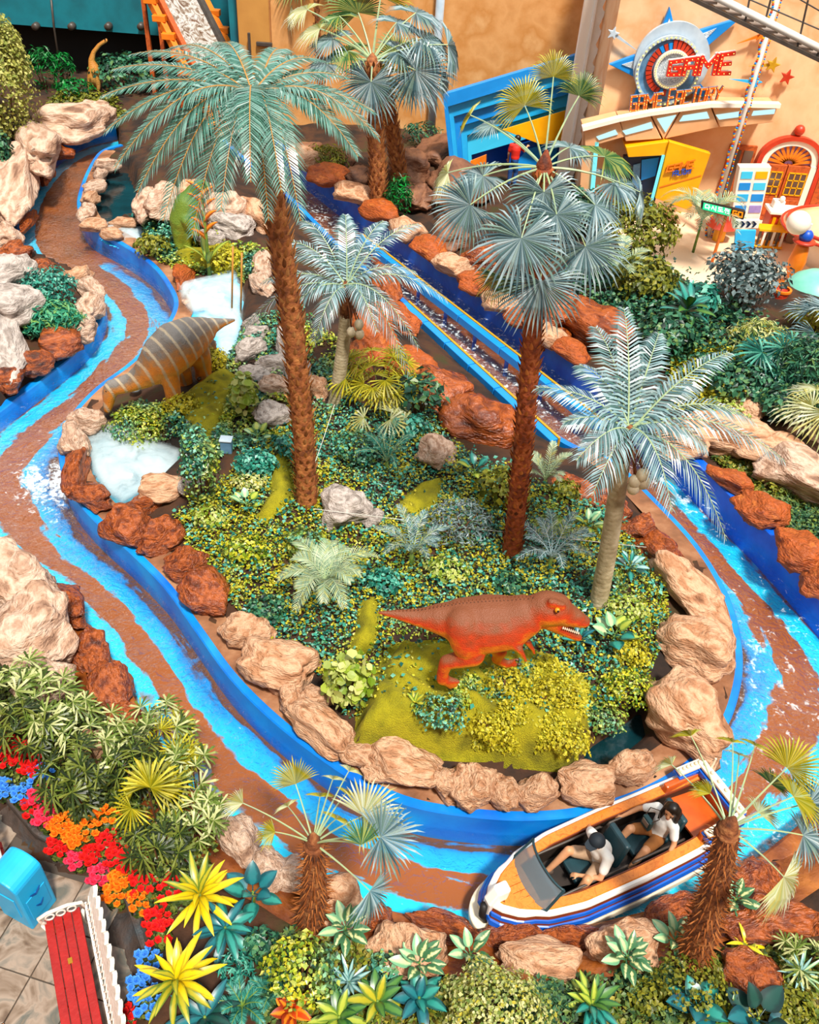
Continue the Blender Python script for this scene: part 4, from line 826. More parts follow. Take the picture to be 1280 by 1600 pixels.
# dark water in the sunken pools
mat('dark_water', ['#04181c', '#083038'], 2, .08, .1, 8, coords='w', spec=.7)
def sheet(name, poly, z, m_, lab, cat, lump=0.0, step=.07, dome=0.0, kind='stuff'):
    x0, y0 = poly.min(0) - .1; x1, y1 = poly.max(0) + .1; X, Y = np.meshgrid(np.arange(x0, x1, step), np.arange(y0, y1, step))
    ins = inpoly(X, Y, poly); d = np.where(ins, dist_seg(X, Y, poly, True), 0)
    Z = z + np.where(ins, dome * sstep(0, .4, d), 0) + lump * (fbm(X, Y, 3.2, 1.0) + .6 * fbm(X, Y, 7.5, 4.0)) * sstep(0, .3, d)
    ny_, nx_ = X.shape; i, j = np.meshgrid(np.arange(nx_ - 1), np.arange(ny_ - 1)); a = (j * nx_ + i).ravel()
    f = np.stack([a, a + 1, a + nx_ + 1, a + nx_], -1); f = f[ins.ravel()[f].sum(1) >= 2]
    q = MB(); q.add(np.stack([X, Y, Z], -1).reshape(-1, 3), f); o = q.build(name, m_, smooth=True, recalc=False); o['kind'] = kind; return tag(o, lab, cat)
sheet('pool_water', PONDW['dark'], .12, 'dark_water', 'dark still pool behind the small pink kerb rocks', 'water'); sheet('pool_water', PONDW['gap'], .0, 'dark_water', 'dark water gap between boulders on the near left bank', 'water'); sheet('pool_water', PONDW['front'], .14, 'dark_water', 'dark moat under the mossy mound of the red dinosaur', 'water')
mat('pool_teal', ['#0c5c74', '#2890a8'], 2, .2, coords='w')
# mist: swirling, thin at the edges
m, nt, out = nodes('mist'); pos = world_vec(nt)
df = N(nt, 'ShaderNodeBsdfDiffuse'); df.inputs[0].default_value = hx('#e4f2f6'); tl_ = N(nt, 'ShaderNodeBsdfTranslucent'); tl_.inputs[0].default_value = hx('#e4f2f6')
ma = N(nt, 'ShaderNodeMixShader'); ma.inputs[0].default_value = .45; L(nt, df.outputs[0], ma.inputs[1]); L(nt, tl_.outputs[0], ma.inputs[2])
tr = N(nt, 'ShaderNodeBsdfTransparent'); mm = N(nt, 'ShaderNodeMixShader'); rr = ramp(nt, [(.28, (.2,) * 3 + (1,)), (.45, (.75,) * 3 + (1,)), (.6, (1.0,) * 3 + (1,))]); L(nt, wnoise(1.7, 4, 1.0), rr.inputs[0])
ed_ = N(nt, 'ShaderNodeAttribute', attribute_name='edge'); L(nt, mth('MULTIPLY', rr.outputs[0], ed_.outputs['Fac']), mm.inputs[0]); L(nt, tr.outputs[0], mm.inputs[1]); L(nt, ma.outputs[0], mm.inputs[2]); L(nt, mm.outputs[0], out.inputs[0])
for k, z, lab in (('lower', .36, 'swirling white mist over the round pool below the grey dinosaur'), ('upper', .5, 'thick white mist filling the stream behind the grey dinosaur'), ('back', .34, 'white mist over the small pool at the back left')):
    sheet('mist_water', PONDW[k], z - .1, 'pool_teal' if k == 'lower' else 'cyan_light', lab.replace('white mist', 'water').replace('swirling', 'turquoise').replace('thick', 'pale') + ' under the mist', 'water')
    for n_, dz in ((0, 0), (1, .07)):
        o = sheet('mist', PONDW[k], z + dz, 'mist', lab + (', upper layer' if n_ else ', lower layer'), 'mist', .05, .06, .06)
        v = np.zeros(len(o.data.vertices) * 3); o.data.vertices.foreach_get('co', v); v = v.reshape(-1, 3); ins = inpoly(v[:, 0], v[:, 1], PONDW[k]); attr(o.data, 'edge', np.where(ins, sstep(0, .18, dist_seg(v[:, 0], v[:, 1], PONDW[k], True)), 0) * (.95 if n_ == 0 else .6))
# ================================================================ PALMS
leafmat('feather_green', ['#2f5e4c', '#4c8070', '#7ea69a', '#62988a', '#3a6c58', '#aec6be'], .3, .6)
leafmat('feather_silver', ['#3c6264', '#76989e', '#b4cad0', '#8aaeb4', '#3c6862', '#d2e0e4'], .3, .6)
leafmat('fan_silver', ['#3c5c64', '#6c8c94', '#a8c0c6', '#54767c', '#7c9a8e', '#ccdadf'], .3, .6)
leafmat('fan_yellow', ['#8a8a10', '#b0a41c', '#c8bc4a', '#9c9620', '#b8c07a'], .4, .5)
leafmat('fan_pale', ['#a8b070', '#c8ccA0', '#dce0c8', '#b8b060', '#c4c890'], .4, .5)
leafmat('fan_green', ['#2c5a34', '#4c7c44', '#88a060', '#a8a83c'], .4, .5)
mat('rachis_orange', '#b07a30', rough=.5); mat('petiole_pale', ['#a8b880', '#88a084'], 6, .5); mat('petiole_white', '#b8ccd0', rough=.5)
mat('bark_red', ['#4c1c0a', '#8a3c14', '#b0602c'], 7, .75, .5, 20); mat('bark_brown', ['#5c3018', '#96562a', '#b87840'], 7, .75, .5, 20); mat('bark_shag', ['#4a2410', '#7c4420', '#a06a3c'], 9, .85, .6, 24)
leafmat('scale_red', ['#5a220a', '#9c4816', '#c87838', '#8a3a12'], .7, .3, trans=0); leafmat('scale_brown', ['#6a3a18', '#a86a34', '#c89058', '#8a4e22'], .7, .3, trans=0); leafmat('scale_shag', ['#54280e', '#8a4c20', '#a86c3a'], .8, .2, trans=0)
mat('bark_grey', ['#8a7a5c', '#a89a7c', '#c0b498'], 5, .7, .3, 14); mat('coconut', ['#b4a488', '#d0c4a8'], 5, .45)
UP = np.array([0, 0, 1.])
def frond(parent, base, tip, lift=.3, width=.4, n=34, sag=.35, mats=('feather_green', 'rachis_orange'), v_up=.15, lw=.03, name='frond', fwd=.75, rr=.014):
    base = np.asarray(base, float); tip = np.asarray(tip, float); Lg = np.linalg.norm(tip - base)
    c = (base * .55 + tip * .45) + UP * lift * Lg * 1.3
    t = np.linspace(0, 1, n + 2)[:, None]; p = (1 - t) ** 2 * base + 2 * t * (1 - t) * c + t * t * tip
    T = np.gradient(p, axis=0); T /= np.linalg.norm(T, axis=1)[:, None]
    S = np.cross(T, UP); sl_ = np.linalg.norm(S, axis=1)[:, None]; S = np.where(sl_ > .15, S / (sl_ + 1e-9), nrm(np.cross(tip - base, UP) + 1e-6)); Nn = np.cross(S, T)
    q = MB(); q.tube(p, np.linspace(rr, rr * .3, n + 2), 5, mi=1, caps=False)
    tt = t[2:-1, 0]; m = len(tt); P0 = p[2:-1]; Tt, Ss, NN = T[2:-1], S[2:-1], Nn[2:-1]
    prof = np.clip(np.minimum(1, (tt + .02) / .22) * np.clip((1.04 - tt) / .45, 0, 1) ** .6, .12, 1) * width
    V = []; Fc = []; k = 0
    for s in (-1, 1):
        l = (prof * RNG.uniform(.88, 1.08, m))[:, None]; f = (fwd + .5 * tt[:, None]) * RNG.uniform(.9, 1.12, m)[:, None]
        D = Ss * s + Tt * f + NN * (v_up + RNG.uniform(-.08, .08, m)[:, None]); D /= np.linalg.norm(D, axis=1)[:, None]
        a = P0; mid = a + D * l * .55 - UP * sag * l * .18; end = a + D * l - UP * sag * l * .62
        w = Tt * lw / 2
        V += [np.stack([a - w * .6, a + w * .6, mid + w, mid - w, end], 1).reshape(-1, 3)]
        b_ = k + np.arange(m) * 5; Fc.append(b_); k += m * 5
    b_ = np.concatenate(Fc); off = q.n
    q.add(np.vstack(V), np.stack([b_, b_ + 1, b_ + 2, b_ + 3], -1), 0); q.ch.append((np.stack([b_ + 3, b_ + 2, b_ + 4], -1) + off, 0))
    return q.build(name, list(mats), parent, recalc=False)
def fan(parent, crown, hub, R, normal, nseg=38, span=5.0, mats=('fan_silver', 'petiole_white'), droop=.3, pr=.016, split=.5, arch=.12, name='fan_leaf', petiole=True, grav=.15):
    crown = np.asarray(crown, float); hub = np.asarray(hub, float); out = hub - crown; n_ = nrm(normal); x = out - n_ * (out @ n_)
    if np.linalg.norm(x) < 1e-3: x = np.cross(n_, (0, 1, .1))
    x = nrm(x); y = np.cross(n_, x); q = MB()
    if petiole:
        c = (crown + hub) / 2 + UP * arch * np.linalg.norm(out); t = np.linspace(0, 1, 7)[:, None]; q.tube((1 - t) ** 2 * crown + 2 * t * (1 - t) * c + t * t * hub, np.linspace(pr * 1.4, pr * .7, 7), 5, mi=1, caps=False)
    a = np.linspace(-span / 2, span / 2, nseg + 1); da = a[1] - a[0]; am = (a[:-1] + a[1:]) / 2
    def pt(r, ang, h): return hub + (np.cos(ang) * r)[:, None] * x + (np.sin(ang) * r)[:, None] * y + np.broadcast_to(h, r.shape)[:, None] * n_
    rl = R * RNG.uniform(.86, 1.06, nseg) * (1 - .18 * (np.abs(am) / (span / 2)) ** 2); rm = rl * split
    A = np.repeat(hub[None], nseg, 0); l1 = pt(rm, am - da * .46, -.012 * R - droop * .12 * rm); l2 = pt(rm, am + da * .46, -.012 * R - droop * .12 * rm); cm = pt(rm, am, .03 * R - droop * .12 * rm)
    e1 = pt(rl * .8, am - da * .2, -droop * .3 * rl) - UP * grav * .3 * rl[:, None]; e2 = pt(rl * .8, am + da * .2, -droop * .3 * rl) - UP * grav * .3 * rl[:, None]
    tp = pt(rl, am + RNG.uniform(-.03, .03, nseg), -droop * rl * RNG.uniform(.35, .75, nseg)) - UP * (grav * rl)[:, None]
    V = np.stack([A, l1, cm, l2, e1, e2, tp], 1).reshape(-1, 3); b_ = np.arange(nseg) * 7; off = q.n
    q.add(V, np.stack([b_, b_ + 1, b_ + 2], -1), 0)
    for f in ((0, 2, 3), (4, 6, 5)): q.ch.append((np.stack([b_ + i for i in f], -1) + off, 0))
    for f in ((1, 4, 5, 2), (2, 5, 5, 3)):
        if f[1] == f[2]: q.ch.append((np.stack([b_ + 2, b_ + 5, b_ + 3], -1) + off, 0))
        else: q.ch.append((np.stack([b_ + i for i in f], -1) + off, 0))
    return q.build(name, list(mats), parent, recalc=False)
def trunk(parent, base, top, r0, r1, bark, scale_m=None, rows=0, per=8, bend=(0, 0, 0), size=.12, flare=.55, shag=False, rings=0):
    base = np.asarray(base, float); top = np.asarray(top, float); t = np.linspace(0, 1, 24 if not rings else rings * 3)[:, None]
    path = lambda u: (1 - u) ** 2 * base + 2 * u * (1 - u) * ((base + top) / 2 + np.asarray(bend)) + u * u * top
    rad = np.interp(t[:, 0], [0, .08, 1], [r0 * 1.12, r0, r1])
    if rings: rad = rad * (1 + .035 * (np.arange(len(t)) % 3 == 0))
    MB().tube(path(t), rad, 16).build('trunk', bark, parent, smooth=True)
    if rows:
        U = []; k = 0; mats_ = []; locs = []
        ax = nrm(top - base); x = nrm(np.cross(ax, (0, 1, 0.01))); y = np.cross(ax, x)
        for r_ in range(rows):
            u = (r_ + .3) / rows; c = path(np.array([[u]]))[0]; rr = np.interp(u, [0, 1], [r0, r1])
            for j in range(per):
                a = 2 * math.pi * (j + .5 * (r_ % 2)) / per + random.uniform(-.12, .12); o_ = math.cos(a) * x + math.sin(a) * y; s_ = np.cross(ax, o_)
                d = nrm(ax * (1 if not shag else random.uniform(-.9, .6)) + o_ * flare * random.uniform(.7, 1.3)); sz = size * random.uniform(.8, 1.2); w = 2 * math.pi * rr / per * (.62 if not shag else .3)
                mats_.append(np.stack([s_ * w, d * sz, nrm(np.cross(s_, d)) * sz], 1)); locs.append(c + o_ * rr * .93)
        tv = [(-.5, -.35, 0), (.5, -.35, 0), (.42, .4, .02), (0, 1, .1), (-.42, .4, .02), (0, .2, .16 if not shag else .05)]
        q = MB(); q.many(tv, [(0, 1, 5), (1, 2, 5), (2, 3, 5), (3, 4, 5), (4, 0, 5)], mats_, locs); q.build('bark_scales', scale_m, parent, kind='stuff', recalc=False)
def palm(px, py, tx, ty, label, name, dy=0.0):
    b = G(px, py); t = PY(tx, ty, b[1] + dy); o = thing(name, b, label, 'palm tree'); return o, b, t - b
# ---- 1 big feather palm on the island
pm, b, top = palm(480, 790, 408, 205, 'tall feather palm with scaly brown trunk and drooping blue-green crown, island left', 'feather_palm')
trunk(pm, (0, 0, -.1), top, .19, .155, 'bark_brown', 'scale_brown', 46, 9, (.25, 0, 0), .17, .5)
cr = PY(398, 152, b[1] + .1) - b
MB().tube([top - [0, 0, .1], (top + cr) / 2, cr], [.15, .18, .06], 10).build('crown_shaft', 'bark_brown', pm, smooth=True)
for tx, ty, dy, lift, wd_ in ((160, 150, -.2, .10, .36), (165, 205, -.6, .16, .38), (178, 108, .3, .10, .34), (205, 85, .9, .16, .32), (262, 78, 1.4, .22, .30), (330, 92, 1.9, .35, .28), (180, 262, -1.0, .24, .4), (215, 300, -1.2, .26, .4), (255, 345, -1.3, .3, .4), (300, 372, -1.35, .3, .42), (345, 330, -1.5, .3, .36), (392, 285, -1.7, .35, .36), (440, 300, -1.6, .35, .36), (470, 345, -1.4, .3, .36), (560, 245, -.6, .26, .4), (592, 215, -.2, .24, .38), (585, 175, .3, .16, .36), (540, 120, .8, .16, .34), (505, 95, 1.2, .22, .30), (455, 92, 1.7, .35, .28), (200, 175, -.1, .16, .34), (240, 235, -.6, .22, .36), (520, 205, -.3, .25, .36), (300, 120, .9, .2, .3), (420, 345, -1.4, .35, .34), (235, 130, .6, .2, .32)):
    frond(pm, cr + RNG.uniform(-.05, .05, 3), PY(tx, ty, b[1] + dy) - b, lift * (.75 if dy > .7 else 1) + .06, wd_ * 1.0, 66, .7, ('feather_green', 'rachis_orange'), .35, .03, fwd=.45)
# ---- 2 coconut palms
def coco(px, py, tx, ty, cx, cy, tips, label, nuts, w=.34, r=(.15, .13)):
    pm, b, top = palm(px, py, tx, ty, label, 'coconut_palm'); trunk(pm, (0, 0, -.1), top, r[0], r[1], 'bark_grey', rings=34, bend=(.05, 0, 0)); cr = PY(cx, cy, b[1]) - b
    MB().tube([top - [0, 0, .05], (top + cr) / 2, cr], [r[1] * 1.05, r[1] * .8, .04], 12).build('crown_shaft', 'bark_shag', pm, smooth=True)
    for tx, ty, dy, lift in tips: frond(pm, cr * .85 + top * .15 + RNG.uniform(-.04, .04, 3), PY(tx, ty, b[1] + dy) - b, lift, w * 1.12, 32, .75, ('feather_silver', 'petiole_pale'), .25, .036, fwd=.6, rr=.016)
    st_ = MB(); 
    for nx_, ny_ in nuts:
        c = PY(nx_, ny_, b[1] - .28) - b; nn = MB().ball((0, 0, 0), .105, 14, sc=(.92, .92, 1.12)).build('coconut', 'coconut', pm, smooth=True); nn.location = c
        MB().tube([top * .3 + cr * .7, (top * .3 + cr * .7 + c) / 2 + [.02, -.04, .06], c + [0, 0, .1]], .016, 6).build('nut_stalk', 'bark_shag', pm, smooth=True)
coco(522, 632, 541, 490, 540, 440, ((372, 520, -.7, .3), (410, 440, .1, .2), (455, 400, .6, .3), (470, 345, 1.2, .3), (540, 335, 1.0, .2), (600, 345, 1.1, .25), (655, 350, .9, .25), (700, 470, -.1, .3), (650, 425, .4, .25), (655, 545, -.8, .35), (590, 520, -1.0, .35), (490, 535, -1.0, .35), (440, 500, -.7, .32), (430, 380, .8, .3), (560, 380, .9, .4), (640, 590, -.9, .4)),
     'shorter coconut palm with ringed grey trunk in the island middle', ((561, 507), (549, 519), (562, 522)), .34)
coco(935, 945, 972, 712, 985, 665, ((838, 605, .3, .2), (880, 660, -.2, .25), (905, 570, .8, .25), (930, 510, 1.2, .22), (975, 480, 1.3, .15), (1030, 520, 1.3, .2), (1140, 550, .9, .2), (1090, 600, .7, .3), (1228, 722, -.2, .26), (1180, 660, .3, .3), (1135, 845, -1.0, .34), (1050, 800, -1.1, .35), (925, 775, -1.0, .35), (900, 720, -.7, .32), (1000, 560, 1.1, .3), (950, 590, .8, .3), (1105, 700, -.3, .34)),
     'coconut palm with ringed grey trunk leaning over the right river bend', ((1004, 742), (992, 752), (1006, 754), (990, 762)), .36)
# ---- 3 fan palms
def fanpalm(px, py, tx, ty, leaves, label, bark, sm, r=(.14, .12), rows=40, per=8, shag=False, seg=40, crown_off=(0, 0, 0), size=.12, dyc=0.0, name='fan_palm', pr=.016):
    pm, b, top = palm(px, py, tx, ty, label, name, dyc); trunk(pm, (0, 0, -.1), top, r[0], r[1], bark, sm, rows, per, (.08, 0, 0), size, .45 if not shag else 1.3, shag); cr = top + np.asarray(crown_off)
    MB().tube([top - [0, 0, .12], top + [0, 0, .05], top + [0, 0, .22]], [r[1] * 1.0, r[1] * .8, .02], 10).build('crown_heart', bark, pm, smooth=True)
    for e in leaves:
        hx_, hy_, rp, dy, mk, nm = e[:6]; hub = PY(hx_, hy_, b[1] + dyc + dy); R_ = rp * mpp(hub) * 1.06; toc = nrm(CP - hub); o_ = nrm((hub - b - cr) * [1, 1, .3])
        n_ = {'c': toc + .25 * UP, 'u': UP + .3 * toc + .35 * o_, 's': toc * .35 + .5 * UP + .8 * o_, 'o': o_ + .4 * UP + .3 * toc, 'b': -.3 * UP + .9 * toc - .2 * o_}[nm]
        mm_ = {'s': ('fan_silver', 'petiole_pale'), 'y': ('fan_yellow', 'petiole_pale'), 'p': ('fan_pale', 'petiole_pale'), 'g': ('fan_green', 'petiole_pale')}[mk]
        fan(pm, cr, hub - b, R_, n_, e[7] if len(e) > 7 else seg, e[6] if len(e) > 6 else 5.2, mm_, .3, pr)
    return pm
fanpalm(800, 868, 850, 262, ((820, 165, 52, .3, 'y', 'c', 4.2), (865, 120, 46, .6, 'y', 'c', 3.6), (905, 150, 44, .8, 'g', 'c', 3.4), (735, 180, 40, .2, 'y', 'o', 3.0), (770, 195, 38, .5, 's', 'u'), (815, 372, 82, -.9, 's', 'c', 5.6), (845, 440, 84, -1.0, 's', 'o', 4.2), (915, 385, 72, -.7, 's', 'c', 5.2), (735, 320, 66, -.5, 's', 'c', 4.6), (755, 275, 60, -.1, 's', 'u'), (890, 230, 50, .5, 's', 'u'), (945, 245, 66, .5, 'g', 'u', 4.6), (960, 285, 62, .1, 's', 'u'), (930, 320, 56, -.3, 's', 'u'), (850, 300, 66, -.4, 's', 'c', 5.0), (700, 270, 46, .1, 'p', 's', 3.6), (870, 335, 60, -.7, 's', 'c'), (780, 430, 50, -.9, 'g', 'o', 3.4), (1000, 300, 50, 0, 's', 'o', 3.6)),
        'tall fan palm with slim reddish trunk rising mid-island, silvery fan leaves', 'bark_red', 'scale_red', (.165, .125), 48, 8, size=.14, pr=.011)
fanpalm(592, 345, 582, 95, ((480, 15, 46, .6, 'p', 'u', 4), (500, 45, 46, .2, 'p', 'u', 3.6), (560, 20, 56, .8, 'g', 'c', 4), (595, -5, 60, .9, 'y', 'c', 3.6), (650, 20, 56, .8, 's', 'u'), (660, 60, 60, .2, 's', 'u', 4.6), (700, 70, 60, 0, 's', 'o', 3.4), (650, 110, 62, -.5, 's', 'c', 5.4), (580, 128, 58, -.6, 's', 'c', 5.0), (520, 60, 52, .3, 's', 'u'), (510, 100, 46, -.2, 's', 'u'), (620, 35, 50, .5, 's', 'u'), (530, 25, 44, .7, 'g', 'u'), (625, 80, 54, .1, 's', 'u'), (690, 115, 40, -.1, 's', 'o', 3.0), (545, 80, 50, .1, 'g', 'u')),
        'fan palm at the back with thick orange-brown trunk before the tan wall', 'bark_brown', 'scale_brown', (.26, .22), 34, 9, size=.2, pr=.026)
fanpalm(628, 300, 602, 140, ((600, 120, 50, -.2, 'g', 'u'), (640, 135, 46, 0, 's', 'u'), (575, 100, 46, .2, 's', 'u'), (620, 90, 46, .4, 'g', 'c')),
        'slimmer leaning fan palm with mossy trunk foot behind the thick back palm', 'bark_brown', 'scale_brown', (.24, .2), 28, 9, size=.2, pr=.02)
fanpalm(505, 190, 494, -10, ((470, -30, 50, 0, 'g', 'u'), (520, -35, 50, 0, 'g', 'u'), (500, -50, 50, .4, 's', 'u'), (455, 10, 40, -.2, 'p', 'o', 3.2)),
        'fan palm cut by the top edge, its brown trunk against the tan wall', 'bark_brown', 'scale_brown', (.26, .22), 30, 9, size=.2, pr=.02)
fanpalm(482, 1445, 490, 1318, ((462, 1225, 46, .5, 'y', 'c', 3.0, 26), (500, 1245, 40, .7, 'y', 's', 2.2, 20), (520, 1218, 36, .9, 'p', 's', 2.0, 18), (540, 1240, 34, .7, 'y', 's', 2.2, 18), (545, 1205, 36, .8, 'p', 's', 2.0, 18), (568, 1275, 66, .2, 'p', 'c', 4.4, 34), (595, 1308, 66, -.2, 's', 'c', 4.6, 34), (380, 1255, 40, .1, 'p', 'u', 2.2, 20), (450, 1260, 34, .5, 'p', 's', 2.4, 18), (578, 1392, 62, -.4, 's', 'o', 3.2, 28), (565, 1320, 46, -.4, 'g', 'o', 2.6, 20), (430, 1300, 34, -.1, 'y', 'u', 2.6, 18), (525, 1280, 40, .5, 'y', 's', 3.0, 22)),
        'short shaggy fan palm on the near bank, left, over the river', 'bark_shag', 'scale_shag', (.19, .11), 20, 16, True, size=.13, name='shaggy_fan_palm', pr=.009)
fanpalm(1082, 1500, 1138, 1295, ((1050, 1195, 40, .6, 'p', 's', 2.0, 18), (1080, 1150, 48, .9, 'y', 's', 1.8, 18), (1145, 1160, 44, .9, 'y', 's', 2.0, 18), (1180, 1165, 44, .9, 'y', 's', 2.0, 18), (1230, 1200, 62, .5, 'y', 'c', 3.6, 28), (1240, 1245, 58, .2, 'y', 'u', 3.4, 26), (1265, 1255, 56, .2, 's', 'c', 3.6, 28), (1255, 1305, 52, -.1, 's', 'u', 4.0, 28), (1225, 1370, 78, -.4, 'p', 'o', 3.4, 34), (1155, 1180, 40, 1.0, 'p', 's', 2.0, 16), (1185, 1270, 44, .3, 'p', 'u', 2.6, 20), (1110, 1240, 36, .2, 'y', 'u', 2.2, 18), (1205, 1225, 44, .6, 'g', 'u', 3.0, 22)),
        'shaggy fan palm leaning right beside the boat at lower right', 'bark_shag', 'scale_shag', (.19, .12), 30, 16, True, size=.13, name='shaggy_fan_palm', pr=.009)
# ================================================================ PLANTS
leafmat('ivy', ['#0a281c', '#14483a', '#226a58', '#3a9078', '#84c8b0', '#2c7a48', '#a8b848'], .35, .5, .55, .15, pcols=['#2c4010', '#4c6c18', '#909c1c', '#d0c42c', '#a8b828', '#5c8c2c', '#e4dc70'])
leafmat('ivy_right', ['#2c4a1c', '#5a7020', '#8a8c24', '#4a3c18', '#b0a440'], .5, .4, .6, .15, pcols=['#1c3c28', '#3c6c48', '#7c8c3c'])
leafmat('leaf_hedge', ['#8a8c34', '#b4b458', '#d0cc80', '#9ca44c', '#6c7c30'], .5, .3); leafmat('leaf_dark', ['#0a2a22', '#184838', '#28684c', '#4c8c68', '#6c8840'], .4, .5); leafmat('leaf_teal', ['#0c4a44', '#1a7466', '#3aa08a', '#7cc4b0'], .35, .5)
leafmat('leaf_yellow', ['#7a7c10', '#b4a81a', '#d8cc3c', '#94982c'], .45, .4); leafmat('leaf_lime', ['#6c8c1c', '#a0b43c', '#d0d488', '#88a040'], .4, .4); leafmat('leaf_grey', ['#2c3c3c', '#5c7474', '#90a4a8', '#445858'], .4, .5)
leafmat('leaf_olive', ['#3c4a14', '#6c7420', '#98942c', '#525c18'], .45, .4); leafmat('leaf_variegated', ['#5c7c34', '#a8ac58', '#e0dca0', '#7c9448', '#c8b83c'], .45, .4); leafmat('grass_teal', ['#0c5c44', '#24886c', '#5ab48c', '#8cb050'], .4, .4)
leafmat('leaf_bamboo', ['#3c5018', '#6c8434', '#a8b468', '#889c44', '#d0d498', '#4c6424'], .4, .4); leafmat('leaf_bamboo_dark', ['#1a2810', '#34481c', '#5c6c28', '#848c38'], .4, .4); leafmat('leaf_cave', ['#063018', '#0c6c2c', '#10a040'], .4, .4)
mat('stem_brown', ['#4a2c14', '#6c4424'], 8, .8); mat('stem_green', ['#4a6c24', '#7c9438'], 8, .6); mat('moss_cloth', ['#6c6800', '#8c8600', '#a89e08', '#787200'], 2.4, .95, .9, 60); mat('moss_dark', ['#4c4c06', '#6c6a08'], 4, .95, .6, 30)
LEAF = ([(-.0, 0, 0), (.36, .4, .08), (0, 1, -.04), (-.36, .4, .08), (0, .42, 0)], [(0, 1, 4), (1, 2, 4), (2, 3, 4), (3, 0, 4)])
NARROW = ([(0, 0, 0), (.13, .45, .03), (0, 1, -.12), (-.13, .45, .03)], [(0, 1, 2), (0, 2, 3)])
ROUND = ([(0, 0, 0), (.42, .25, .06), (.46, .62, .07), (0, 1, 0), (-.46, .62, .07), (-.42, .25, .06), (0, .5, -.02)], [(0, 1, 6), (1, 2, 6), (2, 3, 6), (3, 4, 6), (4, 5, 6), (5, 0, 6)])
def leaves(q, locs, size, tmpl=LEAF, tilt=1.0, dirs=None, var=.35):
    n = len(locs); M_ = rand_rots(n, tilt)
    if dirs is not None:
        z = dirs / (np.linalg.norm(dirs, axis=1)[:, None] + 1e-9); r_ = RNG.normal(size=(n, 3)); y = np.cross(z, r_); y /= np.linalg.norm(y, axis=1)[:, None]; y = y - UP * .35; y /= np.linalg.norm(y, axis=1)[:, None]; x = np.cross(y, z); x /= np.linalg.norm(x, axis=1)[:, None]; z = np.cross(x, y); M_ = np.stack([x, y, z], -1)
    M_ = M_ * (size * RNG.uniform(1 - var, 1 + var, n))[:, None, None]; q.many(tmpl[0], tmpl[1], M_, locs)
def cover(name, poly, n, size, m_, label, zr=(.02, .14), avoid=True, tmpl=LEAF, clump=0.0):
    w = np.array([G(x, y)[:2] for x, y in poly]); lo, hi = w.min(0), w.max(0); pts = np.empty((0, 2))
    while len(pts) < n:
        c = RNG.uniform(lo, hi, (n, 2)); k = inpoly(c[:, 0], c[:, 1], w)
        if clump: k &= (fbm(c[:, 0], c[:, 1], 2.2, 3.0) + RNG.uniform(-.5, .5, n)) > -clump
        if avoid:
            for kk in PONDW: k &= ~inpoly(c[:, 0], c[:, 1], PONDW[kk])
            for kk in MOSSW: k &= ~(inpoly(c[:, 0], c[:, 1], MOSSW[kk]) & (RNG.uniform(size=n) < (.93 if kk != 'mound' else .8)))
            k &= tzv(c[:, 0], c[:, 1]) > .1
        pts = np.vstack([pts, c[k]])
    pts = pts[:n]; bumpy = .5 + .5 * fbm(pts[:, 0], pts[:, 1], 4.5, 7.0)
    z = tzv(pts[:, 0], pts[:, 1]) + zr[0] + (zr[1] - zr[0]) * RNG.uniform(0, 1, n) * bumpy * 1.6
    q = MB(); leaves(q, np.column_stack([pts, z]), size, tmpl, 1.0); o = q.build(name, m_, None, recalc=False); o['kind'] = 'stuff'; return tag(o, label, 'ground cover')
ISLE = [(272, 806), (330, 770), (420, 690), (470, 650), (560, 640), (660, 620), (700, 690), (850, 760), (950, 800), (1030, 880), (1045, 980), (1010, 1070), (960, 1110), (900, 1140), (700, 1130), (556, 1128), (535, 1118), (505, 1062), (402, 985), (340, 925), (296, 870)]
cover('ivy_groundcover', ISLE, 30000, .052, 'ivy', 'dense green ivy carpet over the dinosaur island')
cover('ivy_groundcover', ISLE, 12000, .058, 'leaf_yellow', 'yellow creeper patches over the dinosaur island', (.06, .2), clump=-.05)
cover('ivy_groundcover', ISLE, 5000, .08, 'leaf_teal', 'larger teal leaves scattered over the dinosaur island', (.08, .24), clump=.0)
cover('ivy_groundcover', [(170, 655), (215, 632), (260, 640), (330, 600), (380, 620), (345, 720), (300, 705), (240, 690)], 4200, .07, 'ivy', 'ivy carpet under the grey dinosaur', (.03, .2))
cover('ivy_groundcover', [(215, 360), (300, 370), (420, 400), (400, 440), (330, 440), (280, 430), (240, 410)], 3600, .1, 'ivy', 'ivy and moss around the green dinosaur at the back of the island', (.02, .3))
cover('ivy_groundcover', [(360, 560), (400, 500), (470, 480), (560, 560), (560, 640), (470, 660), (400, 700), (330, 720), (330, 650)], 7000, .08, 'ivy', 'ivy patches between the grey stones by the misty stream', (.02, .16), clump=.1)
cover('ivy_groundcover', [(1110, 715), (1180, 720), (1290, 790), (1290, 900), (1240, 850), (1180, 780)], 6500, .08, 'ivy_right', 'dry yellow-green ivy slope on the right bank')
cover('ivy_groundcover', [(1040, 560), (1120, 540), (1220, 600), (1180, 640), (1110, 655), (1050, 640)], 4200, .1, 'leaf_yellow', 'yellowish ground cover behind the right coconut palm', (.02, .25))
cover('ivy_groundcover', [(880, 430), (1000, 400), (1100, 470), (1290, 560), (1290, 680), (1180, 620), (1000, 580), (930, 520)], 9000, .13, 'leaf_dark', 'dark undergrowth on the bank behind the blue wall', (.05, .5), clump=.3)
cover('ivy_groundcover', [(420, 1470), (520, 1440), (640, 1540), (900, 1530), (1060, 1500), (1290, 1480), (1290, 1620), (400, 1620)], 12000, .075, 'ivy_right', 'low leafy ground cover along the bottom edge', (.02, .16), clump=.25)
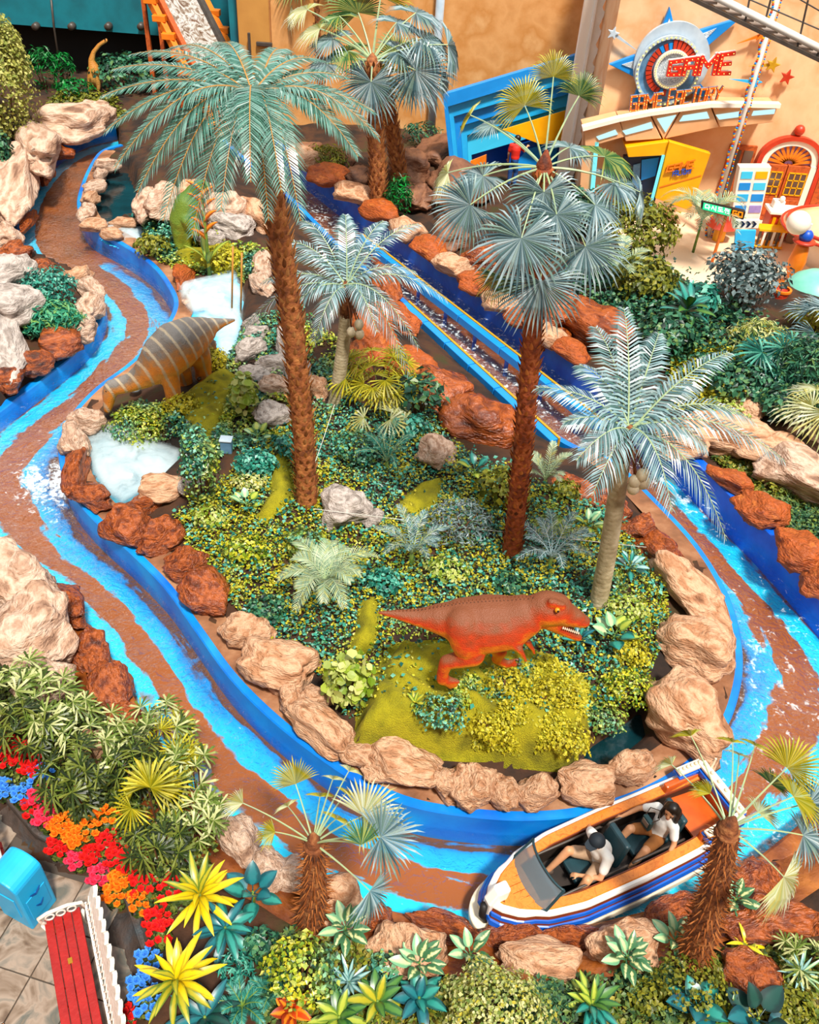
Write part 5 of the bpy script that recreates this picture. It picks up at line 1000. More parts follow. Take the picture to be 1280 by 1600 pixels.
cover('ivy_groundcover', [(90, 150), (180, 150), (200, 190), (120, 205), (60, 215)], 1500, .16, 'leaf_olive', 'low greenery in front of the dark cave', (.02, .35))
cover('ivy_groundcover', [(0, 1050), (120, 1090), (260, 1150), (340, 1260), (330, 1400), (250, 1450), (180, 1330), (60, 1280), (0, 1200)], 8000, .07, 'leaf_bamboo_dark', 'dark undergrowth below the bamboo palms on the left bank', (.02, .2))

cover('ivy_groundcover', [(1290, 780), (1330, 700), (1560, 760), (1560, 1050), (1400, 1000), (1330, 940), (1290, 900)], 9000, .1, 'ivy_right', 'ivy slope continuing beyond the right edge', (.02, .2))
cover('ivy_groundcover', [(1290, 1330), (1420, 1180), (1600, 1150), (1600, 1620), (1290, 1620)], 7000, .09, 'ivy_right', 'ground cover continuing beyond the lower right corner', (.02, .2))
cover('ivy_groundcover', [(-130, 900), (-5, 870), (-5, 1230), (-160, 1200)], 4000, .09, 'leaf_bamboo_dark', 'undergrowth continuing beyond the left edge', (.02, .3))
def bush(px, py, w, h, m_, n, size, label, name='shrub', tmpl=LEAF, shape=1.0, stems=5, group=None, hollow=.55, stem_m='stem_brown', taper=0.0, cat='shrub', lift=0.12):
    """(px, py) middle of the crown in view"""
    g = G(px, py + h * .42); k_ = mpp(g); a = w / 2 * k_; dep = math.atan2(H - g[2], math.hypot(g[0], g[1])); hz_ = max(.1, (h * k_ - 2 * a * .55 * math.sin(dep)) / math.cos(dep)) * .5 if h > w * .7 else a * .5
    hz_ = max(hz_, a * .45); o = thing(name, g, label, cat, group)
    u = RNG.normal(size=(n, 3)); u /= np.linalg.norm(u, axis=1)[:, None]; u[:, 2] = np.where(RNG.uniform(size=n) < .65, np.abs(u[:, 2]), u[:, 2]); r_ = RNG.uniform(hollow, 1, n) ** .6
    lump = 1 + .18 * np.sin(u[:, 0] * 5 + px) * np.cos(u[:, 1] * 6 + u[:, 2] * 4 + py); p = u * (r_ * lump)[:, None] * [a, a * .85, hz_]
    if taper: p[:, :2] *= (1 - taper * (p[:, 2:3] / hz_ * .5 + .5))
    p[:, 2] += hz_ * (1 - lift) ; q = MB(); leaves(q, p, size, tmpl, dirs=u + [0, 0, .5] + RNG.normal(0, .45, (n, 3)))
    q.build('foliage', m_, o, recalc=False)
    for s_ in range(stems):
        e = np.array([random.uniform(-.6, .6) * a, random.uniform(-.6, .6) * a, hz_ * random.uniform(.9, 1.5)]); MB().tube([(e[0] * .15, e[1] * .15, -.1), e * .5 + [0, 0, .05], e], [.022, .016, .008], 6).build('stem', stem_m, o, smooth=True)
    return o
bush(14, 128, 118, 215, 'leaf_hedge', 9500, .12, 'tall pale yellow-green leafy tree at the upper left edge', 'leafy_tree', stems=6, cat='tree'); bush(6, 245, 44, 90, 'leaf_dark', 700, .16, 'dark leafy shrub under the pale tree at left edge')
bush(82, 446, 84, 84, 'leaf_teal', 1100, .1, 'round ivy-covered shrub in the left grass bed'); bush(82, 492, 104, 60, 'grass_teal', 1500, .2, 'tufted teal grass in front of the left ivy shrub', 'grass_tuft', NARROW, stems=0, cat='grass'); bush(10, 458, 30, 30, 'grass_teal', 250, .14, 'small grass tuft on the grey rocks at left edge', 'grass_tuft', NARROW, stems=0, cat='grass')
bush(318, 728, 66, 140, 'ivy', 1900, .075, 'ivy-clad upright bush beside the misty pool', 'ivy_column', taper=.2); bush(220, 660, 100, 64, 'ivy', 1500, .07, 'yellow and green ivy mound under the grey dinosaur neck', 'ivy_mound'); bush(284, 625, 60, 40, 'leaf_yellow', 500, .07, 'yellow mossy tuft between the grey dinosaur legs'); bush(338, 560, 40, 50, 'leaf_yellow', 600, .07, 'yellow ivy tuft behind the grey dinosaur hind leg')
bush(383, 615, 44, 80, 'leaf_lime', 240, .14, 'leafy lime plant at the edge of the misty stream', tmpl=ROUND); bush(400, 715, 70, 60, 'leaf_teal', 600, .09, 'rounded green bush right of the ivy column'); bush(392, 745, 60, 40, 'leaf_variegated', 500, .07, 'small speckled bush in front of the rounded green bush')
bush(655, 610, 84, 96, 'leaf_dark', 190, .17, 'glossy dark rubber plant near the orange channel rocks', 'rubber_plant', stems=7); bush(712, 800, 116, 96, 'leaf_grey', 900, .1, 'silvery grey shrub in the island middle', stems=8, tmpl=NARROW); bush(780, 752, 74, 84, 'leaf_olive', 240, .14, 'broad-leaved olive shrub left of the slim fan palm', stems=6); bush(560, 690, 90, 60, 'ivy', 1000, .07, 'leafy mound at the foot of the shorter coconut palm', 'ivy_mound')
bush(545, 1060, 72, 110, 'leaf_lime', 190, .14, 'pale round-leaved shrub left of the red dinosaur mound', 'round_leaf_shrub', ROUND); bush(430, 560, 40, 30, 'leaf_teal', 300, .08, 'ivy cushion on the grey stones'); bush(442, 520, 44, 30, 'leaf_teal', 260, .08, 'upper ivy cushion on the grey stones'); bush(240, 380, 60, 46, 'leaf_olive', 420, .13, 'dark olive shrub by the small back pool'); bush(350, 400, 70, 40, 'leaf_yellow', 420, .11, 'yellow-green shrub below the green dinosaur')
bush(985, 355, 130, 120, 'leaf_olive', 2000, .15, 'large olive bush in front of the arcade kiosk', stems=8); bush(1000, 430, 110, 90, 'leaf_olive', 1000, .15, 'lower olive bush beside the shady rocks'); bush(1150, 430, 120, 130, 'leaf_grey', 1500, .15, 'grey-green airy tree before the plaza', 'small_tree', stems=9, cat='tree', hollow=.3); bush(1032, 520, 90, 100, 'leaf_dark', 900, .17, 'dark shrub behind the right coconut palm crown'); bush(1180, 520, 110, 80, 'leaf_variegated', 700, .16, 'yellow-tipped shrub left of the pink urn', tmpl=NARROW); bush(1245, 560, 110, 110, 'leaf_dark', 1100, .2, 'big dark spiky shrub at the right edge', tmpl=NARROW); bush(1262, 490, 70, 50, 'leaf_yellow', 400, .14, 'yellow leafy shrub in front of the teal dome'); bush(1150, 590, 120, 70, 'leaf_dark', 900, .14, 'low dark shrub over the pale right bank rocks'); bush(1220, 620, 90, 70, 'leaf_dark', 800, .14, 'dark shrub between right bank rocks and spiky shrub'); bush(905, 330, 80, 90, 'leaf_dark', 600, .18, 'dark shrub below the slim fan palm crown'); bush(1082, 470, 60, 80, 'leaf_teal', 300, .2, 'teal bush under the tropical rosette')
bush(770, 1545, 176, 130, 'leaf_variegated', 3000, .05, 'dense speckled yellow-green bush at the bottom middle', 'dense_bush', stems=6); bush(472, 1500, 120, 110, 'ivy', 900, .065, 'creeping green plant round the foot of the shaggy palm', 'creeper'); bush(1075, 1530, 130, 60, 'leaf_olive', 600, .06, 'leafy undergrowth at the foot of the leaning shaggy palm', 'creeper')
bush(72, 110, 50, 70, 'leaf_cave', 420, .22, 'green-lit plant at the left of the cave mouth', tmpl=NARROW); bush(102, 112, 36, 60, 'leaf_cave', 300, .22, 'second green-lit plant deeper in the cave mouth', tmpl=NARROW); bush(150, 58, 24, 30, 'leaf_cave', 120, .18, 'small bright green plant over the cave dinosaur', tmpl=NARROW); bush(345, 95, 24, 80, 'leaf_cave', 200, .2, 'dark green plant beside the drop chute', tmpl=NARROW)
bush(510, 250, 70, 60, 'leaf_olive', 700, .2, 'mossy grass clump beside the top of the blue wall', 'grass_clump', NARROW, stems=0, cat='grass'); bush(622, 312, 40, 80, 'leaf_cave', 500, .2, 'mossy climber on the foot of the slim back palm', 'climber', NARROW, stems=0); bush(660, 215, 70, 24, 'leaf_dark', 300, .2, 'low dark grass along the back wall foot', 'grass_clump', NARROW, stems=0, cat='grass')
for poly_, n_, mm_, lab_ in (([(740, 1075), (800, 1050), (870, 1040), (915, 1060), (920, 1112), (885, 1160), (820, 1156), (770, 1145)], 6000, 'leaf_yellow', 'bright yellow creeper covering the right half of the mound'), ([(690, 1070), (760, 1050), (830, 1045), (800, 1100), (720, 1110)], 1800, 'ivy', 'green creeper trailing past the red dinosaur feet'), ([(740, 1150), (820, 1158), (890, 1165), (900, 1190), (820, 1185), (740, 1170)], 1500, 'leaf_yellow', 'yellow creeper hanging from the front edge of the mound')):
    cover('creeper_cover', poly_, n_, .055, mm_, lab_, (.03, .16), False, clump=.15)
for x, y, w, h, m_, n_, s_, tm, lab in ((478, 838, 70, 60, 'ivy', 420, .085, LEAF, 'leafy tuft at the foot of the tall feather palm'), (455, 690, 60, 50, 'leaf_teal', 260, .1, LEAF, 'teal tuft right of the round-leaved plant'), (700, 880, 70, 50, 'leaf_lime', 260, .09, LEAF, 'lime tuft left of the slim fan palm foot'), (975, 940, 70, 60, 'leaf_lime', 320, .08, LEAF, 'pale lime tuft right of the coconut trunk'), (600, 900, 60, 50, 'leaf_teal', 260, .09, LEAF, 'teal tuft above the red dinosaur tail'), (860, 815, 60, 46, 'leaf_lime', 240, .1, LEAF, 'lime leafy tuft by the channel end'), (385, 850, 80, 50, 'ivy', 420, .08, LEAF, 'low ivy hummock left of the feather palm'), (420, 940, 70, 50, 'leaf_dark', 320, .09, LEAF, 'dark tuft behind the front kerb rocks'), (520, 770, 60, 40, 'leaf_yellow', 260, .08, LEAF, 'yellow tuft right of the feather palm trunk'), (640, 660, 60, 50, 'leaf_teal', 260, .1, LEAF, 'teal tuft below the rubber plant'), (985, 1010, 60, 50, 'leaf_yellow', 320, .07, LEAF, 'yellow tuft below the pothos on the right'), (880, 760, 50, 40, 'leaf_olive', 240, .1, LEAF, 'olive tuft on the channel rocks'), (330, 800, 60, 40, 'leaf_lime', 240, .08, LEAF, 'lime tuft under the ivy column'), (795, 905, 60, 40, 'leaf_dark', 240, .09, LEAF, 'dark tuft at the slim fan palm foot'), (1140, 640, 80, 40, 'leaf_lime', 320, .1, LEAF, 'lime tuft on the right bank above the pale rocks'), (1200, 770, 70, 40, 'ivy_right', 320, .09, LEAF, 'dry tuft on the right ivy slope'), (1195, 800, 26, 24, 'leaf_lime', 160, .06, LEAF, 'small round lime cushion on the right ivy slope'), (605, 1500, 70, 50, 'ivy', 300, .07, LEAF, 'low creeper between the near bank boulders'), (1010, 1545, 70, 50, 'leaf_olive', 300, .07, LEAF, 'olive tuft left of the elephant ear'), (1230, 1560, 80, 60, 'leaf_olive', 320, .08, LEAF, 'olive tuft at the lower right corner'), (410, 1470, 60, 60, 'leaf_dark', 300, .08, LEAF, 'dark tuft left of the shaggy palm foot'), (370, 1500, 60, 50, 'leaf_teal', 240, .1, NARROW, 'grassy teal tuft beside the yellow dracaena')):
    bush(x, y, w, h, m_, n_, s_, lab, 'leafy_tuft', tm, stems=2)
for i, (x, y, w, h, n_) in enumerate(((690, 1105, 90, 46, 500), (770, 1128, 80, 40, 400), (862, 1075, 80, 40, 500), (885, 1140, 80, 60, 500), (790, 1062, 70, 30, 300), (980, 1060, 90, 70, 900), (940, 1110, 70, 60, 600), (940, 900, 70, 60, 600))):
    bush(x, y, w, h, 'leaf_yellow' if i in (1, 2, 3, 4) else 'ivy', n_, .055, ['trailing ivy at the left of the red dinosaur mound', 'yellow creeper on the front of the red dinosaur mound', 'bright yellow creeper on the right of the red dinosaur mound', 'yellow creeper hanging over the moat at the mound end', 'yellow creeper between the red dinosaur feet', 'ivy hummock right of the red dinosaur mound', 'ivy cluster overhanging the right end of the moat', 'ivy hummock behind the red dinosaur head'][i], 'creeper', stems=2)

bush(200, 122, 110, 46, 'leaf_dark', 700, .2, 'dark leafy undergrowth in the cave mouth right of the tan dinosaur'); bush(118, 140, 60, 30, 'leaf_cave', 300, .16, 'bright green low plant in front of the tan dinosaur'); bush(262, 112, 60, 44, 'leaf_dark', 400, .2, 'dark plant under the chute trestle')
# ---- big-leaved plants: every leaf its own part
def lattr(nt, a='across'):
    return N(nt, 'ShaderNodeAttribute', attribute_name=a).outputs['Fac']
def bigmat(name, centre, edge, rough=.35, w=.5, mott=.25):
    m, nt, out = nodes(name); b = N(nt, 'ShaderNodeBsdfPrincipled'); b.inputs['Roughness'].default_value = rough; L(nt, b.outputs[0], out.inputs[0])
    nz = N(nt, 'ShaderNodeTexNoise'); nz.inputs['Scale'].default_value = 22; nz.inputs['Detail'].default_value = 4; L(nt, vec_obj(nt), nz.inputs['Vector'])
    ad = N(nt, 'ShaderNodeMath', operation='MULTIPLY_ADD'); L(nt, nz.outputs[0], ad.inputs[0]); ad.inputs[1].default_value = mott * 2; L(nt, lattr(nt), ad.inputs[2])
    r = ramp(nt, [(w + mott - .15, centre), (w + mott + .2, edge)]); L(nt, ad.outputs[0], r.inputs[0]); L(nt, r.outputs[0], b.inputs['Base Color']); return m
bigmat('big_yellow', '#e0c010', '#b09c14', w=.7); bigmat('big_yellowgreen', '#a8a024', '#5c7424'); bigmat('big_blue', '#1c6c74', '#0c4650'); bigmat('big_green', '#4c7c34', '#26542c'); bigmat('big_lime', '#a4b040', '#5c7c28'); bigmat('big_teal', '#2c8c80', '#11544e'); bigmat('big_varieg', '#e0e0a0', '#3c6c48', w=.2, mott=.55); bigmat('big_pale', '#b8cc98', '#6ca47c', w=.4); bigmat('big_croton', '#e07c18', '#8c2c10', w=.3, mott=.4); bigmat('big_dark', '#14443c', '#0a2c2a'); bigmat('big_silver', '#9cc0bc', '#5c9090'); bigmat('big_red', '#d84818', '#f09028')
def bigleaf(Lg, W, m_, arch=.5, fold=.2, peak=.5, n=9, stalk=0.0, wave=0.0, hang=0.0):
    t = np.linspace(0, 1, n); ang = math.radians(10) - arch * 1.4 * t; x = np.concatenate([[0], np.cumsum(np.cos(ang[:-1]) * Lg / (n - 1))]) + stalk; z = np.concatenate([[0], np.cumsum(np.sin(ang[:-1]) * Lg / (n - 1))])
    w = W / 2 * np.where(t < peak, np.sin(np.clip(t / peak, 0, 1) * math.pi / 2) ** .7, np.cos(np.clip((t - peak) / (1 - peak), 0, 1) * math.pi / 2) ** .8) + .001
    V = []; A = []
    for k in range(n):
        wv = wave * W * math.sin(k * 2.1)
        for s_ in (-1, -.5, 0, .5, 1): V.append((x[k], s_ * w[k], z[k] + abs(s_) * w[k] * fold + wv * abs(s_))); A.append(abs(s_))
    f = [(k * 5 + j, k * 5 + j + 1, k * 5 + j + 6, k * 5 + j + 5) for k in range(n - 1) for j in range(4)]
    q = MB(); q.add(V, f)
    if stalk: q.tube([(0, 0, 0), (stalk * .5, 0, .01), (stalk + .02, 0, 0)], .008, 5, caps=False); A += [1.0] * 15
    me = q.mesh('leaf', m_, True, False); attr(me, 'across', A); return me
def rosette(px, py, label, n, Lg, W, mats_, name='broadleaf_plant', elev=(10, 70), arch=.5, fold=.2, peak=.5, stalk=0.0, wave=0.0, tall=0.0, stem_m='stem_green', cat='plant', dz=0.0, group=None, stems=1, spread=0.0):
    k_ = len(mats_); g = G(px, py, tall + dz) - [0, 0, tall + dz]; g[2] = tz(g[0], g[1]) + dz; o = thing(name, g, label, cat, group); ms_ = [bigleaf(Lg * random.uniform(.85, 1.1), W * random.uniform(.9, 1.1), m_, arch * random.uniform(.8, 1.2), fold, peak, stalk=stalk, wave=wave) for m_ in mats_ for _ in (0, 1)]
    for s_ in range(stems): MB().tube([(0, 0, -.08), (0, 0, tall * .5), (spread * random.uniform(-1, 1), spread * random.uniform(-1, 1), tall + .03)], [.025, .02, .016], 7).build('stem', stem_m, o, smooth=True)
    for i in range(n):
        u = (i + .5) / n; az = i * 2.39996 + random.uniform(-.2, .2); el = math.radians(elev[1] + (elev[0] - elev[1]) * (1 - u)) if False else math.radians(elev[0] + (elev[1] - elev[0]) * u)
        lf = obj('leaf', ms_[(i * 7 // 3) % len(ms_)], o, loc=(spread * math.cos(az) * (1 - u), spread * math.sin(az) * (1 - u), tall * (1 - .25 * (1 - u))), rot=(random.uniform(-.2, .2), -el, az)); sc = .75 + .4 * (1 - abs(u - .4)); lf.scale = (sc, sc, sc)
    return o
rosette(312, 1398, 'yellow strap-leaved dracaena beside the orange flowers', 26, .5, .08, ['big_yellow', 'big_yellowgreen', 'big_yellow'], 'dracaena', (-5, 75), .7, wave=.05, tall=.62); rosette(275, 1532, 'yellow strap-leaved dracaena beside the red bench', 26, .5, .085, ['big_yellow', 'big_yellow', 'big_yellowgreen'], 'dracaena', (-5, 75), .7, wave=.05, tall=.6)
rosette(352, 1450, 'blue-green strap-leaved plant between the two yellow dracaenas', 16, .42, .11, ['big_blue', 'big_teal'], 'dracaena', (-10, 45), .8, tall=.35); rosette(320, 1590, 'dark blue-green strap plant at the bottom under the yellow dracaena', 16, .42, .11, ['big_blue', 'big_dark'], 'dracaena', (-10, 45), .8, tall=.2); rosette(395, 1395, 'split-leaf plant with one large upright teal leaf', 8, .3, .19, ['big_teal', 'big_blue'], 'split_leaf_plant', (0, 60), .4, fold=.1, peak=.35, stalk=.1, tall=.35)
rosette(455, 1580, 'croton with orange and red leaves at the bottom edge', 12, .26, .11, ['big_croton', 'big_red'], 'croton', (5, 65), .5, tall=.25); rosette(545, 1535, 'spiky blue-grey agave at the bottom', 18, .3, .045, ['big_silver'], 'agave', (0, 75), .3, tall=.15); rosette(530, 1590, 'green broad-leaved plant right of the croton', 14, .36, .11, ['big_lime', 'big_green'], 'broadleaf_plant', (0, 60), .6, tall=.2); rosette(590, 1565, 'yellow-green broad-leaved plant at the bottom edge', 12, .36, .11, ['big_yellowgreen', 'big_green'], 'broadleaf_plant', (0, 60), .6, tall=.2); rosette(655, 1560, 'dark blue-green broad-leaved plant left of the dense bush', 12, .34, .13, ['big_blue', 'big_teal'], 'broadleaf_plant', (0, 60), .6, tall=.25)
for x, y, lab, n_, tl in ((540, 1450, 'variegated dumb cane beside the shaggy palm trunk', 9, .35), (655, 1505, 'variegated dumb cane in front of the round tan boulder', 8, .4), (980, 1495, 'variegated dumb cane in front of the tan boulder below the boat', 11, .35), (1150, 1405, 'variegated dumb cane right of the leaning shaggy trunk', 7, .4), (1055, 1468, 'small variegated dumb cane left of the leaning shaggy trunk', 5, .3), (735, 1490, 'single-stemmed variegated dumb cane over the dense bush', 4, .35)): rosette(x, y, lab, n_ + 5, .25, .115, ['big_varieg', 'big_pale', 'big_varieg'], 'dumb_cane', (0, 65), .5, peak=.4, stalk=.08, tall=tl)
rosette(925, 1570, 'green bird-nest plant at the bottom right of the dense bush', 20, .34, .085, ['big_green', 'big_lime', 'big_teal'], 'bird_nest_fern', (0, 65), .6, tall=.1); rosette(1090, 1572, 'large-leaved teal elephant ear at the bottom', 8, .3, .22, ['big_blue', 'big_teal'], 'elephant_ear', (0, 40), .5, fold=.12, peak=.3, stalk=.08, tall=.22); rosette(1185, 1592, 'second large-leaved elephant ear at the bottom right', 8, .32, .24, ['big_blue', 'big_dark'], 'elephant_ear', (5, 50), .5, fold=.1, peak=.3, stalk=.12, tall=.25); rosette(1250, 1520, 'spiky pale green plant at the lower right edge', 20, .3, .03, ['big_silver', 'big_pale'], 'spiky_plant', (0, 75), .4, tall=.2); rosette(1165, 1478, 'yellow looping bromeliad on the wet rocks', 7, .3, .05, ['big_yellow'], 'bromeliad', (10, 50), 1.0, tall=.1); rosette(1140, 1600, 'olive strap plant at the bottom right', 14, .34, .05, ['big_green', 'big_yellowgreen'], 'strap_plant', (0, 60), .6, tall=.1)
rosette(960, 992, 'pale lime broad-leaved plant in front of the red dinosaur snout', 9, .26, .2, ['big_lime', 'big_pale', 'big_teal'], 'pothos', (10, 55), .4, fold=.1, peak=.35, stalk=.14, tall=.25); rosette(985, 885, 'teal palmate-leaved plant behind the coconut trunk', 12, .24, .09, ['big_teal', 'big_silver'], 'broadleaf_plant', (0, 60), .5, stalk=.1, tall=.25); rosette(905, 1000, 'teal leafy plant under the red dinosaur jaw', 12, .22, .07, ['big_teal', 'big_blue'], 'broadleaf_plant', (0, 60), .5, stalk=.08, tall=.2)
rosette(402, 680, 'pale lime round-leaved plant on the island left', 8, .2, .16, ['big_pale', 'big_lime'], 'pothos', (10, 50), .3, fold=.08, peak=.4, stalk=.12, tall=.3); rosette(385, 787, 'lime round-leaved plant below the ivy column', 7, .2, .17, ['big_lime', 'big_pale', 'big_teal'], 'pothos', (10, 50), .3, fold=.08, peak=.4, stalk=.12, tall=.18); rosette(742, 735, 'lime broad-leaved plant behind the silvery shrub', 9, .24, .14, ['big_lime', 'big_teal'], 'pothos', (10, 55), .4, stalk=.12, tall=.2); rosette(920, 820, 'lime leafy plant left of the coconut trunk', 9, .24, .13, ['big_lime', 'big_pale'], 'pothos', (10, 55), .4, stalk=.1, tall=.2)
rosette(648, 1098, 'lime star-shaped bromeliad on the moss mound', 12, .2, .055, ['big_lime', 'big_yellowgreen'], 'bromeliad', (0, 60), .4, tall=.06); rosette(1075, 480, 'teal tropical rosette plant behind the coconut palm', 16, .75, .22, ['big_teal', 'big_teal', 'big_green'], 'tropical_rosette', (0, 65), .6, tall=.9, wave=.04); rosette(745, 1055, 'small dried bromeliad by the red dinosaur foot', 16, .1, .03, ['big_croton', 'big_pale'], 'bromeliad', (5, 70), .4); rosette(735, 1085, 'dried orange-brown bromeliad on the moss mound', 18, .12, .035, ['big_croton', 'big_pale'], 'bromeliad', (5, 70), .4); rosette(830, 1078, 'pale dried bromeliad on the right of the mound', 16, .1, .03, ['big_pale'], 'bromeliad', (5, 70), .4)
rosette(210, 345, 'leafy plant in the rocks behind the small back pool', 12, .4, .12, ['big_dark', 'big_teal'], 'broadleaf_plant', (0, 60), .6, tall=.3)
# heliconia with orange bracts
g = G(328, 440); hl = thing('heliconia', g, 'tall heliconia with stacked orange and red flower bracts near green dinosaur', 'plant'); hz = PY(322, 292, g[1])[2] - g[2]
MB().tube([(0, 0, -.1), (.02, 0, hz * .5), (0, 0, hz)], [.05, .045, .02], 8).build('stem', 'stem_green', hl, smooth=True)
brm = bigleaf(.5, .22, 'big_red', .2, .8, .3)
for k in range(9): obj('bract', brm, hl, loc=(0, 0, hz * (.45 + .06 * k)), rot=(0, -.7, (0 if k % 2 else math.pi) + .3), scale=(1, 1, 1))
for k in range(4): obj('leaf', bigleaf(.9, .2, 'big_lime', .5), hl, loc=(0, 0, hz * .2), rot=(0, -.9, k * 1.6 + .4))

# ---- small ground palms
def gpalm(px, py, rp, n, label, m_=('feather_silver', 'petiole_white'), up=.6, w=.2, tall=.15, name='ground_palm', nl=22, sag=.3, lw=.022, lift=.35, half=None):
    g = G(px, py + rp * .35); o = thing(name, g, label, 'palm'); R_ = rp * mpp(g); MB().tube([(0, 0, -.1), (0, 0, tall)], [.05, .035], 8).build('stem', 'stem_green', o, smooth=True)
    for i in range(n):
        a = 2 * math.pi * (i + random.uniform(-.25, .25)) / n; ring = (1.0 if i % 2 else .7) * random.uniform(.85, 1.1); e = np.array([math.cos(a) * R_ * ring, math.sin(a) * R_ * ring, tall + R_ * up * (1.0 if i % 2 else 1.5) * random.uniform(.5, 1.1)]); frond(o, (0, 0, tall), e, lift, w, nl, sag, m_, .2, lw, rr=.009)
    return o
leafmat('feather_pale', ['#7c9c84', '#a8bc9c', '#ccd4ac', '#8caC94', '#b4b468'], .4, .4); leafmat('feather_teal', ['#12564c', '#2c8474', '#5ca898'], .4, .4)
gpalm(508, 905, 84, 13, 'arching pale ground palm left of the red dinosaur tail', ('feather_pale', 'petiole_pale'), .25, .26, .4, lift=.5, nl=30); gpalm(642, 862, 66, 11, 'light green parlour palm behind the red dinosaur back', ('feather_silver', 'petiole_pale'), .7, .17, .3); gpalm(604, 715, 56, 9, 'dark green parlour palm below the yellow fan clump', ('feather_teal', 'petiole_pale'), .7, .16, .2); gpalm(858, 862, 74, 12, 'silvery parlour palm right of the slim fan palm foot', up=.6, w=.18, tall=.25); gpalm(850, 745, 50, 9, 'small pale palm beside the channel end', ('feather_pale', 'petiole_pale'), .7, .16, .2); gpalm(1082, 372, 74, 13, 'feathery plaza palm with pale fronds behind the LED sign', ('feather_pale', 'petiole_pale'), .2, .45, 1.1, lift=.55, lw=.05); gpalm(1125, 350, 40, 8, 'low feathery palm right of the plaza palm', ('feather_pale', 'petiole_pale'), .3, .4, .5, lw=.05); gpalm(380, 1560, 50, 10, 'dark teal fern beside the lower yellow dracaena', ('feather_teal', 'stem_green'), .4, .1, .1, 'fern', 26, lw=.016); gpalm(425, 1545, 34, 7, 'small green fern left of the croton', ('feather_teal', 'stem_green'), .7, .1, .1, 'fern', 20, lw=.016); gpalm(960, 440, 60, 9, 'feathery palm on the shady bank behind the blue wall', ('feather_pale', 'petiole_pale'), .5, .3, .6, lw=.04)
# ---- bamboo palm clumps of small fans
def rhapis(px, py, rp, n, m_, label, fr=26, tall=.8, nseg=9, group=None, name='bamboo_palm', span=4.2, big=0):
    g = G(px, py + rp * .6); o = thing(name, g, label, 'palm', group); R_ = rp * mpp(g); fm = fr * mpp(g)
    for i in range(n):
        a = random.uniform(0, 2 * math.pi); rr = R_ * math.sqrt(random.uniform(.05, 1)); base = np.array([rr * .5 * math.cos(a), rr * .5 * math.sin(a), 0]); hgt = tall * random.uniform(.55, 1.1)
        if i % 3 == 0: MB().tube([base + [0, 0, -.05], base * 1.1 + [0, 0, hgt * .5], base * 1.3 + [0, 0, hgt * .95]], [.014, .012, .008], 5).build('cane', 'stem_green' if i % 2 else 'stem_brown', o)
        hub = np.array([rr * math.cos(a), rr * math.sin(a), hgt]); n_ = UP * 1.0 + np.array([math.cos(a), math.sin(a), 0]) * random.uniform(.1, .6) + [0, -.35, 0]; fan(o, base * 1.3 + [0, 0, hgt * .85], hub, fm * random.uniform(.75, 1.15) * (1.6 if i < big else 1), n_, nseg if i >= big else 18, span, (m_, 'stem_green'), .35, .006, .25, name='fan_leaf')
    return o
for i, (x, y, r_, n_, m_, lab) in enumerate(((35, 1085, 46, 24, 'leaf_bamboo', 'at the left edge by the pink boulders'), (105, 1120, 48, 26, 'leaf_bamboo', 'above the red flowers'), (60, 1150, 44, 20, 'leaf_bamboo_dark', 'behind the blue flowers'), (160, 1170, 50, 26, 'leaf_bamboo', 'below the wet boulders'), (130, 1225, 48, 24, 'leaf_bamboo_dark', 'over the pink flowers'), (225, 1215, 46, 24, 'leaf_bamboo_dark', 'in the middle of the left bank thicket'), (262, 1150, 40, 20, 'leaf_bamboo', 'nearest the river under the wet boulders'), (300, 1215, 40, 22, 'leaf_bamboo', 'on the river side of the thicket'), (310, 1290, 42, 24, 'leaf_bamboo', 'at the river edge above the dracaena'), (255, 1330, 44, 22, 'leaf_bamboo_dark', 'behind the orange flowers'))):
    rhapis(x, y, r_, n_, m_, f'bamboo palm clump {lab}', group='bamboo palms on the left bank')
rhapis(240, 1258, 40, 7, 'leaf_yellow', 'yellow bamboo palm with broad fans in the left thicket', 46, 1.0, 18, 'bamboo palms on the left bank'); rhapis(275, 1215, 30, 5, 'leaf_yellow', 'second yellow broad-fanned bamboo palm by the river', 40, 1.0, 18, 'bamboo palms on the left bank'); rhapis(270, 1165, 24, 4, 'leaf_yellow', 'small yellow fan tuft at the river edge', 28, .7, 14, 'bamboo palms on the left bank')
rhapis(590, 600, 54, 24, 'leaf_yellow', 'yellow lady palm clump below the orange rock', 30, .9, 14); rhapis(600, 660, 34, 8, 'fan_pale', 'pale lady palm fans under the yellow clump', 30, .5, 14)
rhapis(1262, 660, 30, 6, 'fan_pale', 'pale fan palm leaves reaching in at the right edge', 60, .9, 22); rhapis(1268, 520, 30, 6, 'fan_silver', 'silvery fan leaves at the right edge above the dark shrub', 46, .9, 22); rhapis(1240, 1490, 34, 9, 'leaf_bamboo', 'small bamboo palm at the lower right edge', 26, .4, 10); rhapis(1205, 560, 44, 12, 'leaf_teal', 'teal fan clump in the dark shrubs on the right bank', 40, .8, 14)

